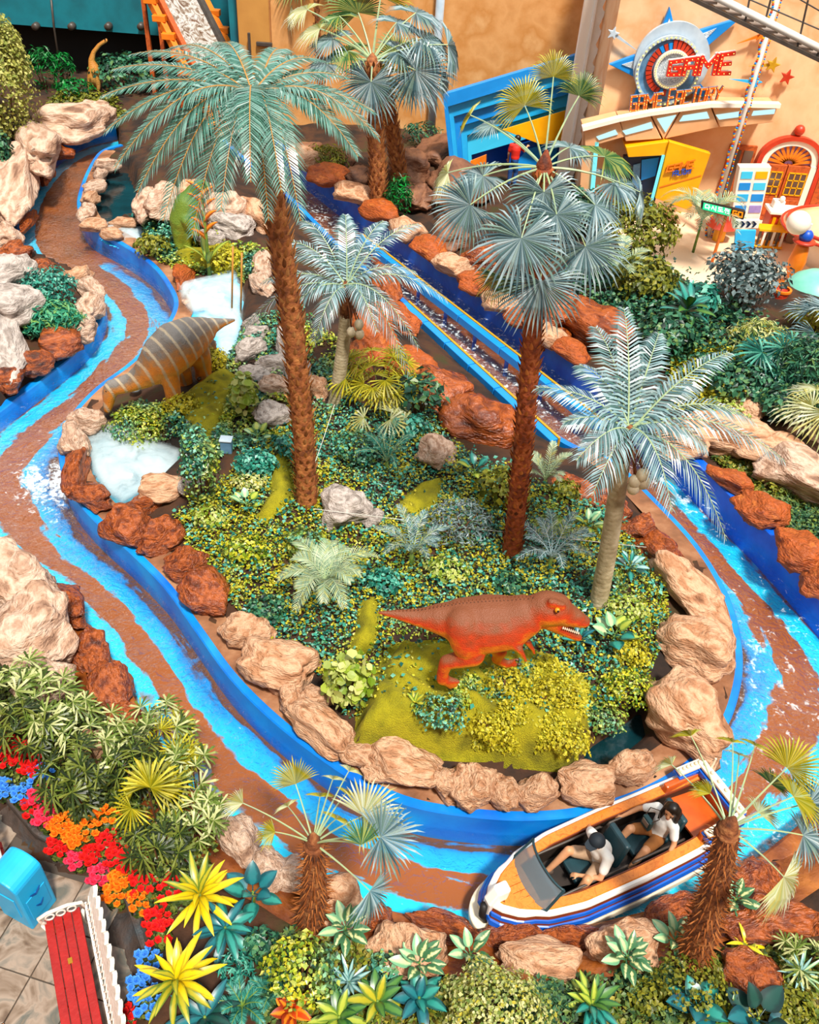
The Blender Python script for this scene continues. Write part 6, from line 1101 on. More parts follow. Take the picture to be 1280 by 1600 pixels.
# ---- flowers
for nm, cs in (('petal_red', ['#c01010', '#e02418', '#d81c2c']), ('petal_pink', ['#e02850', '#f0486c', '#d81c40']), ('petal_orange', ['#f07010', '#f89420', '#e85c0c']), ('petal_blue', ['#2878d8', '#58a4f0', '#3c8ce4'])): leafmat(nm, cs, .55, .3, trans=.15)
def bloom_mesh(m_, R=.05):
    q = MB(); mats_ = []; locs = []
    for ring, (n, rr, tl, s_) in enumerate(((6, .35, .35, 1.0), (5, .2, .8, .8), (4, .06, 1.15, .55))):
        for k in range(n):
            a = 2 * math.pi * k / n + ring * .5; mats_.append(rotz(a) @ roty(-tl) * R * s_); locs.append(rotz(a) @ np.array([rr * R * .4, 0, ring * R * .12]))
    q.many([(0, -.25, 0), (.55, -.5, .06), (1, 0, .16), (.55, .5, .06), (0, .25, 0), (.5, 0, -.06)], [(0, 1, 5), (1, 2, 5), (2, 3, 5), (3, 4, 5), (4, 0, 5)], mats_, locs); return q.mesh('bloom', m_, False, False)
BLM = {c: [bloom_mesh('petal_' + c, r_) for r_ in (.05, .06)] for c in ('red', 'pink', 'orange', 'blue')}
FL = [(8, 1190, 'red', 14), (34, 1182, 'red', 16), (54, 1205, 'red', 14), (14, 1168, 'red', 10), (12, 1236, 'blue', 18), (40, 1246, 'blue', 12), (66, 1214, 'blue', 10), (66, 1250, 'pink', 12), (76, 1282, 'pink', 14), (58, 1268, 'red', 10), (98, 1292, 'orange', 18), (124, 1312, 'orange', 18), (142, 1300, 'orange', 8), (170, 1282, 'orange', 10), (96, 1326, 'red', 14), (126, 1342, 'pink', 16), (150, 1336, 'red', 16), (172, 1320, 'red', 14), (160, 1372, 'pink', 14), (188, 1346, 'red', 14), (196, 1376, 'orange', 18), (210, 1350, 'red', 12), (184, 1400, 'orange', 14), (222, 1412, 'orange', 12), (226, 1386, 'red', 10), (248, 1440, 'red', 14), (252, 1462, 'red', 8), (236, 1505, 'blue', 10), (222, 1545, 'blue', 12), (232, 1570, 'blue', 12), (205, 1596, 'red', 10), (268, 1392, 'red', 8)]
cnt = {}; FL.sort()
for i, (x, y, c, n_) in enumerate(FL):
    cnt[c] = cnt.get(c, 0) + 1; g = G(x, y + 6); fp = thing('flowering_plant', g, f'{c} flowering plant, {ORD[cnt[c] - 1]} {c} one from the left in the flower bed', 'flowers', f'{c} flowers in the bed')
    u = RNG.normal(size=(120, 3)); u /= np.linalg.norm(u, axis=1)[:, None]; u[:, 2] = np.abs(u[:, 2]); q = MB(); leaves(q, u * [.14, .12, .2], .07, ROUND, dirs=u); q.build('foliage', 'leaf_bamboo_dark', fp, recalc=False); MB().tube([(0, 0, -.05), (0, 0, .2)], .012, 5).build('stem', 'stem_green', fp)
    for k in range(n_):
        a = k * 2.4; r_ = .17 * math.sqrt((k + .5) / n_); d = np.array([r_ * math.cos(a), r_ * math.sin(a), .27 - r_ * .55 + random.uniform(-.02, .02)]); obj('bloom', BLM[c][k % 2], fp, loc=d, rot=(random.uniform(-.3, .3) - .25, random.uniform(-.3, .3) + r_ * 2 * math.cos(a), a))
# ================================================================ MOSS, CHANNEL BEAMS
def drape(name, poly, m_, label, thick=.035, step=.06, fold=.02):
    x0, y0 = poly.min(0) - .1; x1, y1 = poly.max(0) + .1; X, Y = np.meshgrid(np.arange(x0, x1, step), np.arange(y0, y1, step)); ins = inpoly(X, Y, poly); d = np.where(ins, dist_seg(X, Y, poly, True), 0)
    Z = tzv(X.ravel(), Y.ravel()).reshape(X.shape) + thick * sstep(0, .1, d) + fold * np.abs(np.sin(X * 5 + 2.5 * np.sin(Y * 3.1))) ** 3 * sstep(.05, .3, d) * 2 + .004
    ny_, nx_ = X.shape; i, j = np.meshgrid(np.arange(nx_ - 1), np.arange(ny_ - 1)); a = (j * nx_ + i).ravel(); f = np.stack([a, a + 1, a + nx_ + 1, a + nx_], -1); f = f[ins.ravel()[f].sum(1) >= 2]
    q = MB(); q.add(np.stack([X, Y, Z], -1).reshape(-1, 3), f); return tag(q.build(name, m_, smooth=True, recalc=False), label, 'moss mat')
grow = MOUND.mean(0) + (MOUND - MOUND.mean(0)) * 1.09
drape('moss_mat', grow, 'moss_cloth', 'mustard-green moss cloth draped over the mound under the red dinosaur', .04, .05, .05)
for k, lab in (('strip', 'mustard moss strip left of the tall feather palm foot'), ('middle', 'mustard moss patch in front of the silvery shrub'), ('tail', 'mustard moss strip behind the red dinosaur tail'), ('grey', 'mustard moss slope behind the grey dinosaur front legs'), ('back', 'mustard moss patch below the green dinosaur')): drape('moss_mat', MOSSW[k], 'moss_cloth', lab, .13)
for (a, b, lab) in (((632, 478), (866, 694), 'blue and yellow guide beam on the island side of the drop channel'), ((560, 372), (938, 668), 'blue and yellow guide beam along the middle of the drop channel')):
    A, B = P(*a, .3), P(*b, .3); t = thing('guide_beam', A, lab, 'beam', 'channel guide beams'); d = B - A; s_ = nrm(np.cross(d, UP)); k = 6
    for i in range(k): MB().beam(d * i / k + nrm(d) * .015, d * (i + 1) / k - nrm(d) * .015, .2, .22).build('beam_section', 'blue_flat', t, bevel=.015); MB().beam(d * i / k - s_ * .13, d * (i + 1) / k - s_ * .13, .06, .26).build('yellow_edge', 'gold', t)
    for i in range(8): c = d * (i + .5) / 8; MB().box((c[0], c[1], c[2] - .35), (.1, .1, .5)).build('support_post', 'blue_deep', t)

# ================================================================ DINOSAURS
def dmat(name, stops, stripe=None, belly=None, rough=.6, bump=.5, bs=30):
    """painted skin: 'hide' runs 0 (belly) to 1 (back), 'along' runs tail to head"""
    m, nt, out = nodes(name); b = N(nt, 'ShaderNodeBsdfPrincipled'); b.inputs['Roughness'].default_value = rough; L(nt, b.outputs[0], out.inputs[0])
    v = vec_obj(nt); nz = N(nt, 'ShaderNodeTexNoise'); nz.inputs['Scale'].default_value = 9; nz.inputs['Detail'].default_value = 6; L(nt, v, nz.inputs['Vector'])
    ad = N(nt, 'ShaderNodeMath', operation='MULTIPLY_ADD'); L(nt, nz.outputs[0], ad.inputs[0]); ad.inputs[1].default_value = .3; L(nt, lattr(nt, 'hide'), ad.inputs[2]); r = ramp(nt, stops); L(nt, ad.outputs[0], r.inputs[0]); col_ = r.outputs[0]
    if stripe:
        ml = N(nt, 'ShaderNodeMath', operation='MULTIPLY_ADD'); L(nt, lattr(nt, 'along'), ml.inputs[0]); ml.inputs[1].default_value = stripe[1]; L(nt, nz.outputs[0], ml.inputs[2]); sn = N(nt, 'ShaderNodeMath', operation='SINE'); L(nt, ml.outputs[0], sn.inputs[0])
        rs = ramp(nt, [(.62, (0, 0, 0, 1)), (.95, (.8, .8, .8, 1))]); L(nt, sn.outputs[0], rs.inputs[0]); mx = N(nt, 'ShaderNodeMixRGB'); L(nt, rs.outputs[0], mx.inputs[0]); L(nt, col_, mx.inputs[1]); mx.inputs[2].default_value = hx(stripe[0]); col_ = mx.outputs[0]
    L(nt, col_, b.inputs['Base Color']); vo = N(nt, 'ShaderNodeTexVoronoi'); vo.inputs['Scale'].default_value = bs; L(nt, v, vo.inputs['Vector']); bp = N(nt, 'ShaderNodeBump'); bp.inputs['Strength'].default_value = bump; bp.inputs['Distance'].default_value = .02; L(nt, vo.outputs['Distance'], bp.inputs['Height']); L(nt, bp.outputs[0], b.inputs['Normal'])
def hide(me, org, axis):
    n = len(me.vertices); nv = np.zeros(n * 3); me.vertices.foreach_get('normal', nv); nv = nv.reshape(-1, 3); co = np.zeros(n * 3); me.vertices.foreach_get('co', co); co = co.reshape(-1, 3)
    attr(me, 'hide', .33 + .46 * nv[:, 2]); attr(me, 'along', (co - org) @ axis); return co
dmat('hide_red', [(.22, '#f0b020'), (.36, '#ec8410'), (.5, '#cc3a08'), (.64, '#9c3810'), (.82, '#7c4426')], bump=.45, bs=60)
dmat('hide_grey', [(.2, '#e0a040'), (.4, '#d07c18'), (.58, '#946c44'), (.72, '#6c6660'), (.9, '#7c7874')], ('#b8a88c', 26.0), bump=.4, bs=40)
dmat('hide_green', [(.2, '#a8a030'), (.5, '#6c8424'), (.9, '#4c6c20')]); dmat('hide_tan', [(.2, '#e0b060'), (.6, '#c08030'), (.9, '#a06420')]); mat('tooth', '#f0e4cc', rough=.4); mat('eye_amber', '#d08a18', rough=.1); mat('eye_black', '#080604', rough=.1); mat('mouth_red', '#9c2c14', rough=.5); mat('claw', '#3a2a20', rough=.4)
# red two-legged dinosaur
ft = G(694, 1066); Yt = ft[1]; org = np.array([ft[0], Yt, ft[2]]); kk = mpp(PY(760, 985, Yt))
T_ = lambda x, y, dy=0.0: PY(x, y, Yt + dy) - org
tr_ = thing('theropod_dinosaur', org, 'red-brown two-legged dinosaur figure with open toothy jaw on the moss mound', 'dinosaur')
mb = MB()
def sp(lst, dyf=lambda i: 0.0): chain(mb, [T_(x, y, dyf(i)) for i, (x, y, r_) in enumerate(lst)], [r_ * kk for _, _, r_ in lst])
sp([(592, 957, 3), (620, 960, 8), (655, 965, 15), (690, 967, 26), (725, 971, 39), (758, 975, 47), (790, 973, 44), (814, 964, 36), (834, 955, 25), (848, 950, 25)])
sp([(854, 950, 28), (868, 951, 26), (884, 959, 19), (900, 966, 15), (912, 971, 11)]); sp([(858, 966, 19), (876, 979, 13), (892, 990, 9), (904, 996, 7)])
for s_ in (-1, 1): d_ = s_ * .13; capsule(mb, T_(862, 941, d_), T_(880, 946, d_), 7 * kk, 5 * kk); capsule(mb, T_(905, 962, s_ * .05), T_(911, 966, s_ * .05), 5 * kk, 4 * kk)
sp([(724, 976, 30), (731, 1002, 28), (740, 1026, 16)], lambda i: -.15 - .06 * i); sp([(740, 1024, 18), (716, 1031, 14), (698, 1034, 12)], lambda i: -.3); sp([(698, 1034, 12), (692, 1050, 10), (691, 1062, 10)], lambda i: -.3)
for dx, dy2 in ((22, 3), (18, 9), (10, 12)): sp([(693, 1061, 8), (694 + dx, 1062 + dy2, 4.5)], lambda i: -.3)
fo_ = G(803, 1042)[1] - Yt
sp([(760, 985, 28), (775, 1005, 20), (782, 1018, 12)], lambda i: .2); sp([(782, 1016, 11), (776, 1030, 9), (790, 1038, 8)], lambda i: .1 + .1 * i)
for dx, dy2 in ((18, -6), (20, 2), (12, 6)): sp([(790, 1038, 6), (790 + dx, 1036 + dy2, 3.5)], lambda i: .3)
for d_, (ax, ay) in ((-.3, (0, 0)), (.22, (22, -12))):
    sp([(796 + ax * .7, 1000 + ay, 10), (811 + ax * .6, 1014 + ay, 6)], lambda i: d_); sp([(811 + ax * .6, 1014 + ay, 6), (820 + ax * .6, 1028 + ay, 4)], lambda i: d_ - .05)
    for k in (-3, 2): sp([(820 + ax * .6, 1028 + ay, 3), (822 + k + ax * .6, 1034 + ay, 2.2)], lambda i: d_ - .05)
me = bake(mb, .022, 16); me.materials.append(MATS['hide_red']); hide(me, np.zeros(3), np.array([1., 0, 0])); obj('body', me, tr_)
for d_ in (-.21, .2):
    e = MB().ball((0, 0, 0), 4.2 * kk, 12).build('eye', 'eye_amber', tr_, smooth=True, loc=T_(871, 953.5, d_)); MB().ball((.006, -.026 if d_ < 0 else .026, .008), 2.2 * kk, 8).build('pupil', 'eye_black', e, smooth=True)
for row, (p0, p1, up_) in enumerate((((880, 974), (911, 979), -1), ((880, 982), (904, 990), 1))):
    for s_ in (-1, 1):
        for k in range(9):
            t = k / 8; w = (.135 - .09 * t) * s_; c = T_(p0[0] + (p1[0] - p0[0]) * t, p0[1] + (p1[1] - p0[1]) * t, w); MB().lathe([(.014, 0), (.009, .022 * up_), (0, .045 * up_)], 6, c).build('tooth', 'tooth', tr_)
MB().ball(T_(880, 977), 8 * kk, 10, sc=(1.5, .8, .35)).build('tongue', 'mouth_red', tr_, smooth=True)
q = MB()
for k in range(40):
    t = k / 39; x = 600 + t * 235; i0 = np.interp(x, [592, 655, 725, 790, 835], [954, 950, 937, 931, 930]); c = T_(x, i0 + 2); q.lathe([(.012, -.01), (0, .03)], 5, c)
attr(q.build('back_ridge', 'hide_red', tr_, kind='stuff', recalc=False).data, 'hide', np.full(q.n, .8))
for x, y, d_ in ((713, 1065, -.3), (710, 1071, -.3), (702, 1074, -.3), (808, 1031, .3), (811, 1038, .3), (802, 1043, .3)): MB().ball(T_(x, y, d_), 3.2 * kk, 8, sc=(1.6, 1, .8)).build('claw', 'claw', tr_, smooth=True)
# grey striped long-neck
f1 = G(272, 628); f2 = G(318, 590); org = np.array([f1[0], f1[1], f1[2]]); kk = mpp(f1) * 1.02
sl_ = (f2[1] - f1[1]) / 46.0; YB = lambda x: f1[1] + np.interp(x, [165, 272, 318, 365], [-.25, 0, (f2[1] - f1[1]), (f2[1] - f1[1]) + .5]); B_ = lambda x, y, dy=0.0: PY(x, y, YB(x) + dy) - org
br = thing('sauropod_dinosaur', org, 'grey striped long-necked dinosaur figure lowering its head to the misty pool', 'dinosaur'); mb = MB()
def sp2(lst, dy=0.0): chain(mb, [B_(x, y, dy) for x, y, _ in lst], [r_ * kk for _, _, r_ in lst])
sp2([(366, 500, 3), (348, 504, 7), (331, 509, 13), (316, 517, 22), (296, 527, 31), (276, 540, 36), (257, 557, 34), (241, 573, 27), (226, 586, 20), (208, 596, 15), (190, 602, 13), (176, 605, 12)]); sp2([(175, 605, 12), (171, 616, 11), (170, 628, 8.5), (168, 640, 6)])
for s_ in (-1, 1): capsule(mb, B_(165 + (7 if s_ > 0 else 0), 608, s_ * .06), B_(166 + (7 if s_ > 0 else 0), 613, s_ * .07), 4 * kk, 3 * kk)
sp2([(262, 580, 17), (268, 600, 13), (271, 618, 12), (271, 625, 13)], -.15); sp2([(284, 575, 15), (290, 592, 11), (292, 606, 11)], .45); sp2([(308, 548, 20), (316, 566, 15), (318, 580, 13), (318, 586, 14)], -.1); sp2([(322, 540, 16), (328, 560, 12), (329, 570, 12)], .4)
me = bake(mb, .026, 10); me.materials.append(MATS['hide_grey']); hide(me, np.zeros(3), nrm(B_(330, 510) - B_(200, 600))); obj('body', me, br)
for s_ in (-1, 1): e = MB().ball((0, 0, 0), 2.6 * kk, 10).build('eye', 'eye_black', br, smooth=True, loc=B_(167 + (10 if s_ > 0 else 0), 611, -.1))
for x, y, dy in ((262, 631, -.25), (270, 634, -.3), (279, 631, -.25), (311, 592, -.2), (319, 594, -.25), (327, 591, -.2)): MB().ball(B_(x, y, dy), 3.5 * kk, 8, sc=(1, 1.2, .8)).build('toe', 'claw', br, smooth=True)
# green and tan ones
f1 = G(286, 385); org = f1; kk = mpp(f1); D_ = lambda x, y, dy=0.0: PY(x, y, f1[1] + dy) - f1; gd = thing('green_dinosaur', f1, 'green dinosaur figure half hidden under the feather palm fronds', 'dinosaur'); mb = MB()
chain(mb, [D_(300, 300, .2), D_(292, 320), D_(288, 345), D_(286, 362)], [r_ * kk for r_ in (10, 19, 23, 18)]); chain(mb, [D_(300, 300, .2), D_(312, 288, .1), D_(322, 290)], [r_ * kk for r_ in (10, 8, 6)]); chain(mb, [D_(290, 365), D_(320, 372, .5), D_(345, 368, .8)], [r_ * kk for r_ in (12, 7, 3)])
for x, dy in ((280, -.2), (294, -.2)): chain(mb, [D_(x, 362, dy), D_(x - 2, 376, dy), D_(x, 386, dy)], [10 * kk, 7 * kk, 7 * kk])
for x, dy in ((306, -.4), (298, -.4)): chain(mb, [D_(x - 8, 345, dy), D_(x, 356, dy), D_(x + 4, 366, dy - .05)], [7 * kk, 5 * kk, 4 * kk])
me = bake(mb, .04, 5); me.materials.append(MATS['hide_green']); hide(me, np.zeros(3), np.array([1., 0, 0])); obj('body', me, gd)
MB().ball(D_(318, 287, -.12), 2 * kk, 8).build('eye', 'eye_black', gd, smooth=True)
f1 = G(148, 142); kk = mpp(f1); gd = thing('cave_dinosaur', f1, 'small tan long-necked dinosaur figure in the dark cave mouth', 'dinosaur'); mb = MB(); D_ = lambda x, y, dy=0.0: PY(x, y, f1[1] + dy) - f1
chain(mb, [D_(147, 122), D_(147, 108), D_(143, 95), D_(146, 82), D_(155, 70), D_(166, 63)], [r_ * kk for r_ in (10, 9, 5, 3.5, 3, 3)])
for x, dy in ((140, -.1), (154, -.1), (143, .3), (152, .3)): chain(mb, [D_(x, 122, dy), D_(x, 140, dy)], [4 * kk, 3 * kk])
me = bake(mb, .05, 4); me.materials.append(MATS['hide_tan']); hide(me, np.zeros(3), np.array([1., 0, 0])); obj('body', me, gd); MB().ball(D_(164, 62, -.1), 1.2 * kk, 6).build('eye', 'eye_black', gd)

# ================================================================ BOAT
mat('boat_cream', ['#e4d4b4', '#f0e4cc'], 4, .35); mat('boat_white', '#f4f0ea', rough=.3); mat('boat_blue', ['#0c50b8', '#1060cc'], 4, .3); mat('boat_brown', ['#6a2c10', '#80381a'], 6, .35); mat('boat_wood', ['#c8641a', '#e08430', '#d07020'], 6, .3, dist=3); mat('boat_floor', ['#1c1410', '#2c2018'], 5, .6); mat('seat_pad', ['#163038', '#1e424c'], 5, .45); mat('boat_orange', ['#b84c14', '#cc5c1c'], 5, .35)
glassmat('windscreen', '#a8b8c4', .3)
bw = P(768, 1416, .3); stn = P(1118, 1252, .42); dv = (bw - stn) * [1, 1, 0]; BL = float(np.linalg.norm(dv)); hd = math.atan2(dv[1], dv[0])
boat = thing('flume_boat', (stn[0], stn[1], .02), 'orange and blue flume ride boat carrying two people', 'boat', rz=hd)
def halfw(x): return np.interp(x / BL, [0, .05, .2, .45, .7, .84, .93, .98, 1.0], [.44, .46, .50, .52, .50, .41, .26, .12, .02])
def outline(off=0.0, x0=0.0, x1=None, n=46, tail=0.0):
    x = np.linspace(x0, x1 if x1 is not None else BL, n); x = x0 + (x - x0) ** 1.0; w = halfw(x) + off
    xs_ = x + np.where(x > BL * .9, off * .8, 0); return np.concatenate([np.stack([xs_, w], 1), np.stack([xs_, -w], 1)[::-1]])
def ringwall(o0, z0, o1, z1):
    a, b_ = outline(o0), outline(o1); n = len(a); v = np.vstack([np.column_stack([a, np.full(n, z0)]), np.column_stack([b_, np.full(n, z1)])]); return v, [(i, (i + 1) % n, n + (i + 1) % n, n + i) for i in range(n)]
def shear(v):  # the sheer: bow and stern rise a little
    v = np.asarray(v, float); v[:, 2] += np.where(v[:, 2] > .1, .16 * np.clip(1 - v[:, 0] / (BL * .3), 0, 1) ** 2 + .05 * np.clip((v[:, 0] / BL - .75) / .25, 0, 1), 0); return v
def layer(name, prof, m_, closed_top=False):
    q = MB(); v = []; f = []
    n = len(outline()); k = 0
    for (o0, z0), (o1, z1) in zip(prof[:-1], prof[1:]):
        vv, ff = ringwall(o0, z0, o1, z1); f += [tuple(i + k for i in t) for t in ff]; v.append(vv); k += len(vv)
    q.add(shear(np.vstack(v)), f)
    if closed_top: a = outline(prof[-1][0]); q.add(shear(np.column_stack([a, np.full(len(a), prof[-1][1])])), [tuple(range(len(a)))])
    return q.build(name, m_, boat, smooth=False)
xb_ = np.concatenate([np.linspace(0, BL * .9, 30), BL * .9 + (BL * .1 + .26) * np.sin(np.linspace(0, math.pi / 2, 14))[1:]]); wb_ = np.where(xb_ < BL * .9, np.maximum(halfw(xb_) + .15, .46), .46 * np.sqrt(np.clip(1 - ((xb_ - BL * .9) / (BL * .1 + .261)) ** 2, 0.0004, 1)))
ob_ = np.concatenate([np.stack([xb_, wb_], 1), np.stack([xb_, -wb_], 1)[::-1]]); MB().prism(np.column_stack([ob_, np.full(len(ob_), -.1)]), (0, 0, .16)).build('hull_base', 'boat_cream', boat, bevel=.025)
layer('cream_band', [(.13, .05), (.125, .11)], 'boat_cream'); layer('blue_stripe', [(.125, .11), (.14, .13), (.12, .2), (.1, .21)], 'boat_blue'); layer('dark_band', [(.1, .21), (.09, .25)], 'boat_brown'); layer('blue_stripe', [(.09, .25), (.1, .265), (.085, .31), (.07, .32)], 'boat_blue'); layer('brown_band', [(.07, .32), (.05, .39)], 'boat_brown'); layer('white_rim', [(.05, .39), (.065, .40), (.06, .43), (.04, .455), (.0, .455)], 'boat_white')
layer('gunwale', [(.0, .45), (-.015, .465), (-.13, .465), (-.14, .45)], 'boat_wood'); layer('inner_trim', [(-.14, .455), (-.155, .455), (-.16, .40)], 'boat_brown'); layer('inner_wall', [(-.16, .42), (-.17, .06)], 'boat_floor', False)
a = outline(-.17); MB().add(np.column_stack([a, np.full(len(a), .085)]), [tuple(range(len(a)))]).build('cabin_floor', 'boat_floor', boat)
# foredeck with planks, stern deck
dx0 = BL * .85; x_ = np.linspace(dx0, BL * .97, 14)
for s_ in (-3, -2, -1, 0, 1, 2, 3):
    pts = []; 
    for xx in x_: pts.append((xx, s_ * .1 - .047))
    ok = [xx for xx in x_ if halfw(xx) - .1 > abs(s_ * .1) - .02]
    if len(ok) > 1: MB().box(((ok[0] + ok[-1]) / 2, s_ * .1, .485), (ok[-1] - ok[0], .094, .03)).build('deck_plank', 'boat_wood', boat, bevel=.004)
MB().prism([(.02, -.34, .3), (.02, .34, .3), (.62, .36, .3), (.62, -.36, .3)], (0, 0, .04)).build('stern_deck', 'boat_orange', boat); MB().prism([(-.02, -.46, .3), (-.02, .46, .3), (.05, .46, .3), (.05, -.46, .3)], (0, 0, .38)).build('transom', 'boat_orange', boat, bevel=.02)
for s_ in (-1, 1): MB().box((.34, s_ * .40, .5), (.66, .1, .28)).build('quarter_panel', 'boat_orange', boat, bevel=.03)
# balustrade round the stern
def rail(a, b_):
    MB().beam(np.array(a) + [0, 0, .1], np.array(b_) + [0, 0, .1], .13, .05).build('rail_top', 'boat_cream', boat, bevel=.012); MB().beam(a, b_, .17, .1).build('rail_band', 'boat_blue', boat, bevel=.012); n = 6
    for k in range(n): c = np.array(a) + (np.array(b_) - np.array(a)) * (k + .5) / n; MB().ball(c + [0, 0, .145], .028, 8).build('rail_knob', 'boat_cream', boat, smooth=True)
rail((.02, -.45, .68), (.02, .45, .68)); rail((.02, .45, .66), (.66, .47, .6)); rail((.02, -.45, .66), (.42, -.47, .62))
MB().tube([(-.02, -.3, .6), (-.06, -.32, 1.0)], .016, 6).build('flag_stick', 'boat_cream', boat)
# bow post and windscreen
q = MB(); q.prism([(BL - .04, -.08, .1), (BL + .1, -.08, .16), (BL + .1, -.08, .5), (BL - .02, -.08, .72), (BL - .2, -.08, .72), (BL - .16, -.08, .42)], (0, .16, 0)); q.build('bow_post', 'boat_white', boat, bevel=.03); MB().tube([(BL + .1, .06, .1), (BL + .15, .03, .24), (BL + .13, .0, .44)], .05, 8).build('bow_fender', 'black_rubber', boat, smooth=True)
q = MB(); aa = np.linspace(-1.25, 1.25, 13); xb = BL * .86
lo_ = [(xb + .2 * math.cos(t) - .1, .40 * math.sin(t) / math.sin(1.25), .47) for t in aa]; hi_ = [(xb + .12 * math.cos(t) - .3, .38 * math.sin(t) / math.sin(1.25), .80) for t in aa]
q.add(lo_ + hi_, [(i, i + 1, 14 + i, 13 + i) for i in range(12)]); ws = q.build('windscreen', 'windscreen', boat, smooth=True); MB().tube(hi_, .018, 6).build('windscreen_frame', 'seat_pad', boat, smooth=True); MB().tube(lo_, .018, 6).build('windscreen_base', 'seat_pad', boat, smooth=True)
for s_ in (-1, 1): MB().tube([lo_[0 if s_ < 0 else -1], hi_[0 if s_ < 0 else -1]], .02, 6).build('windscreen_post', 'seat_pad', boat)
MB().box((BL * .79, 0, .34), (.07, .7, .26), roty(-.3)).build('dash_pad', 'seat_pad', boat, bevel=.03)
for s_ in (-1, 1):
    for x0, x1 in ((BL * .22, BL * .46), (BL * .48, BL * .78)): MB().tube([(x0, s_ * .30, .42), (x0 + .05, s_ * .31, .45), (x1 - .05, s_ * .31, .45), (x1, s_ * .30, .42)], .018, 8).build('grab_rail', 'dark_metal', boat, smooth=True)
SX = [BL * .53, BL * .27]
for sx in SX: MB().box((sx + .22, 0, .22), (.62, .34, .1)).build('seat_pad', 'seat_pad', boat, bevel=.03); MB().box((sx - .16, 0, .47), (.1, .42, .5), roty(-.2)).build('backrest', 'seat_pad', boat, bevel=.035); MB().box((sx + .2, 0, .12), (.6, .28, .12)).build('seat_base', 'boat_floor', boat)

# ================================================================ PEOPLE IN THE BOAT
mat('shirt_white', ['#dcdcd8', '#f0f0ec'], 10, .85); mat('shorts_beige', ['#a88a6c', '#b8987c'], 10, .85); mat('shorts_brown', ['#8a5426', '#a0642e'], 10, .85); mat('cap_navy', '#0c1c28', rough=.7); mat('hair_black', ['#0c0806', '#1a120e'], 20, .4); mat('bag_teal', ['#24484c', '#30585c'], 8, .5); mat('shoe', '#4a3c34', rough=.7); mat('shirt_red', '#e02818', rough=.7); mat('jeans', ['#12407c', '#1a4c90'], 9, .85); mat('lip', '#a05048', rough=.5)
def hand(mb, w, d, side, curl=.6, s=1.0):
    """palm and five fingers at wrist w pointing along d"""
    d = nrm(d); x = nrm(np.cross(d, UP + [.01, 0, 0])) * side; n_ = np.cross(x, d); n_ = n_ if n_[2] < 0 else -n_
    capsule(mb, w, w + d * .05 * s, .026 * s, .034 * s, 8)
    for k, l in zip((-1.5, -.5, .5, 1.5), (.055, .066, .062, .048)):
        a = w + d * .075 * s + x * k * .019 * s; b_ = a + d * l * .5 * s + n_ * .01; c = b_ + nrm(d * (1 - curl) + n_ * curl) * l * .55 * s; capsule(mb, a, b_, .0105 * s, .0095 * s, 6); capsule(mb, b_, c, .0095 * s, .008 * s, 6)
    a = w + d * .03 * s - x * .03 * s; b_ = a + nrm(d * .6 - x * .8) * .04 * s; capsule(mb, a, b_, .013 * s, .011 * s, 6); capsule(mb, b_, b_ + nrm(d + n_ * .4) * .032 * s, .011 * s, .009 * s, 6)
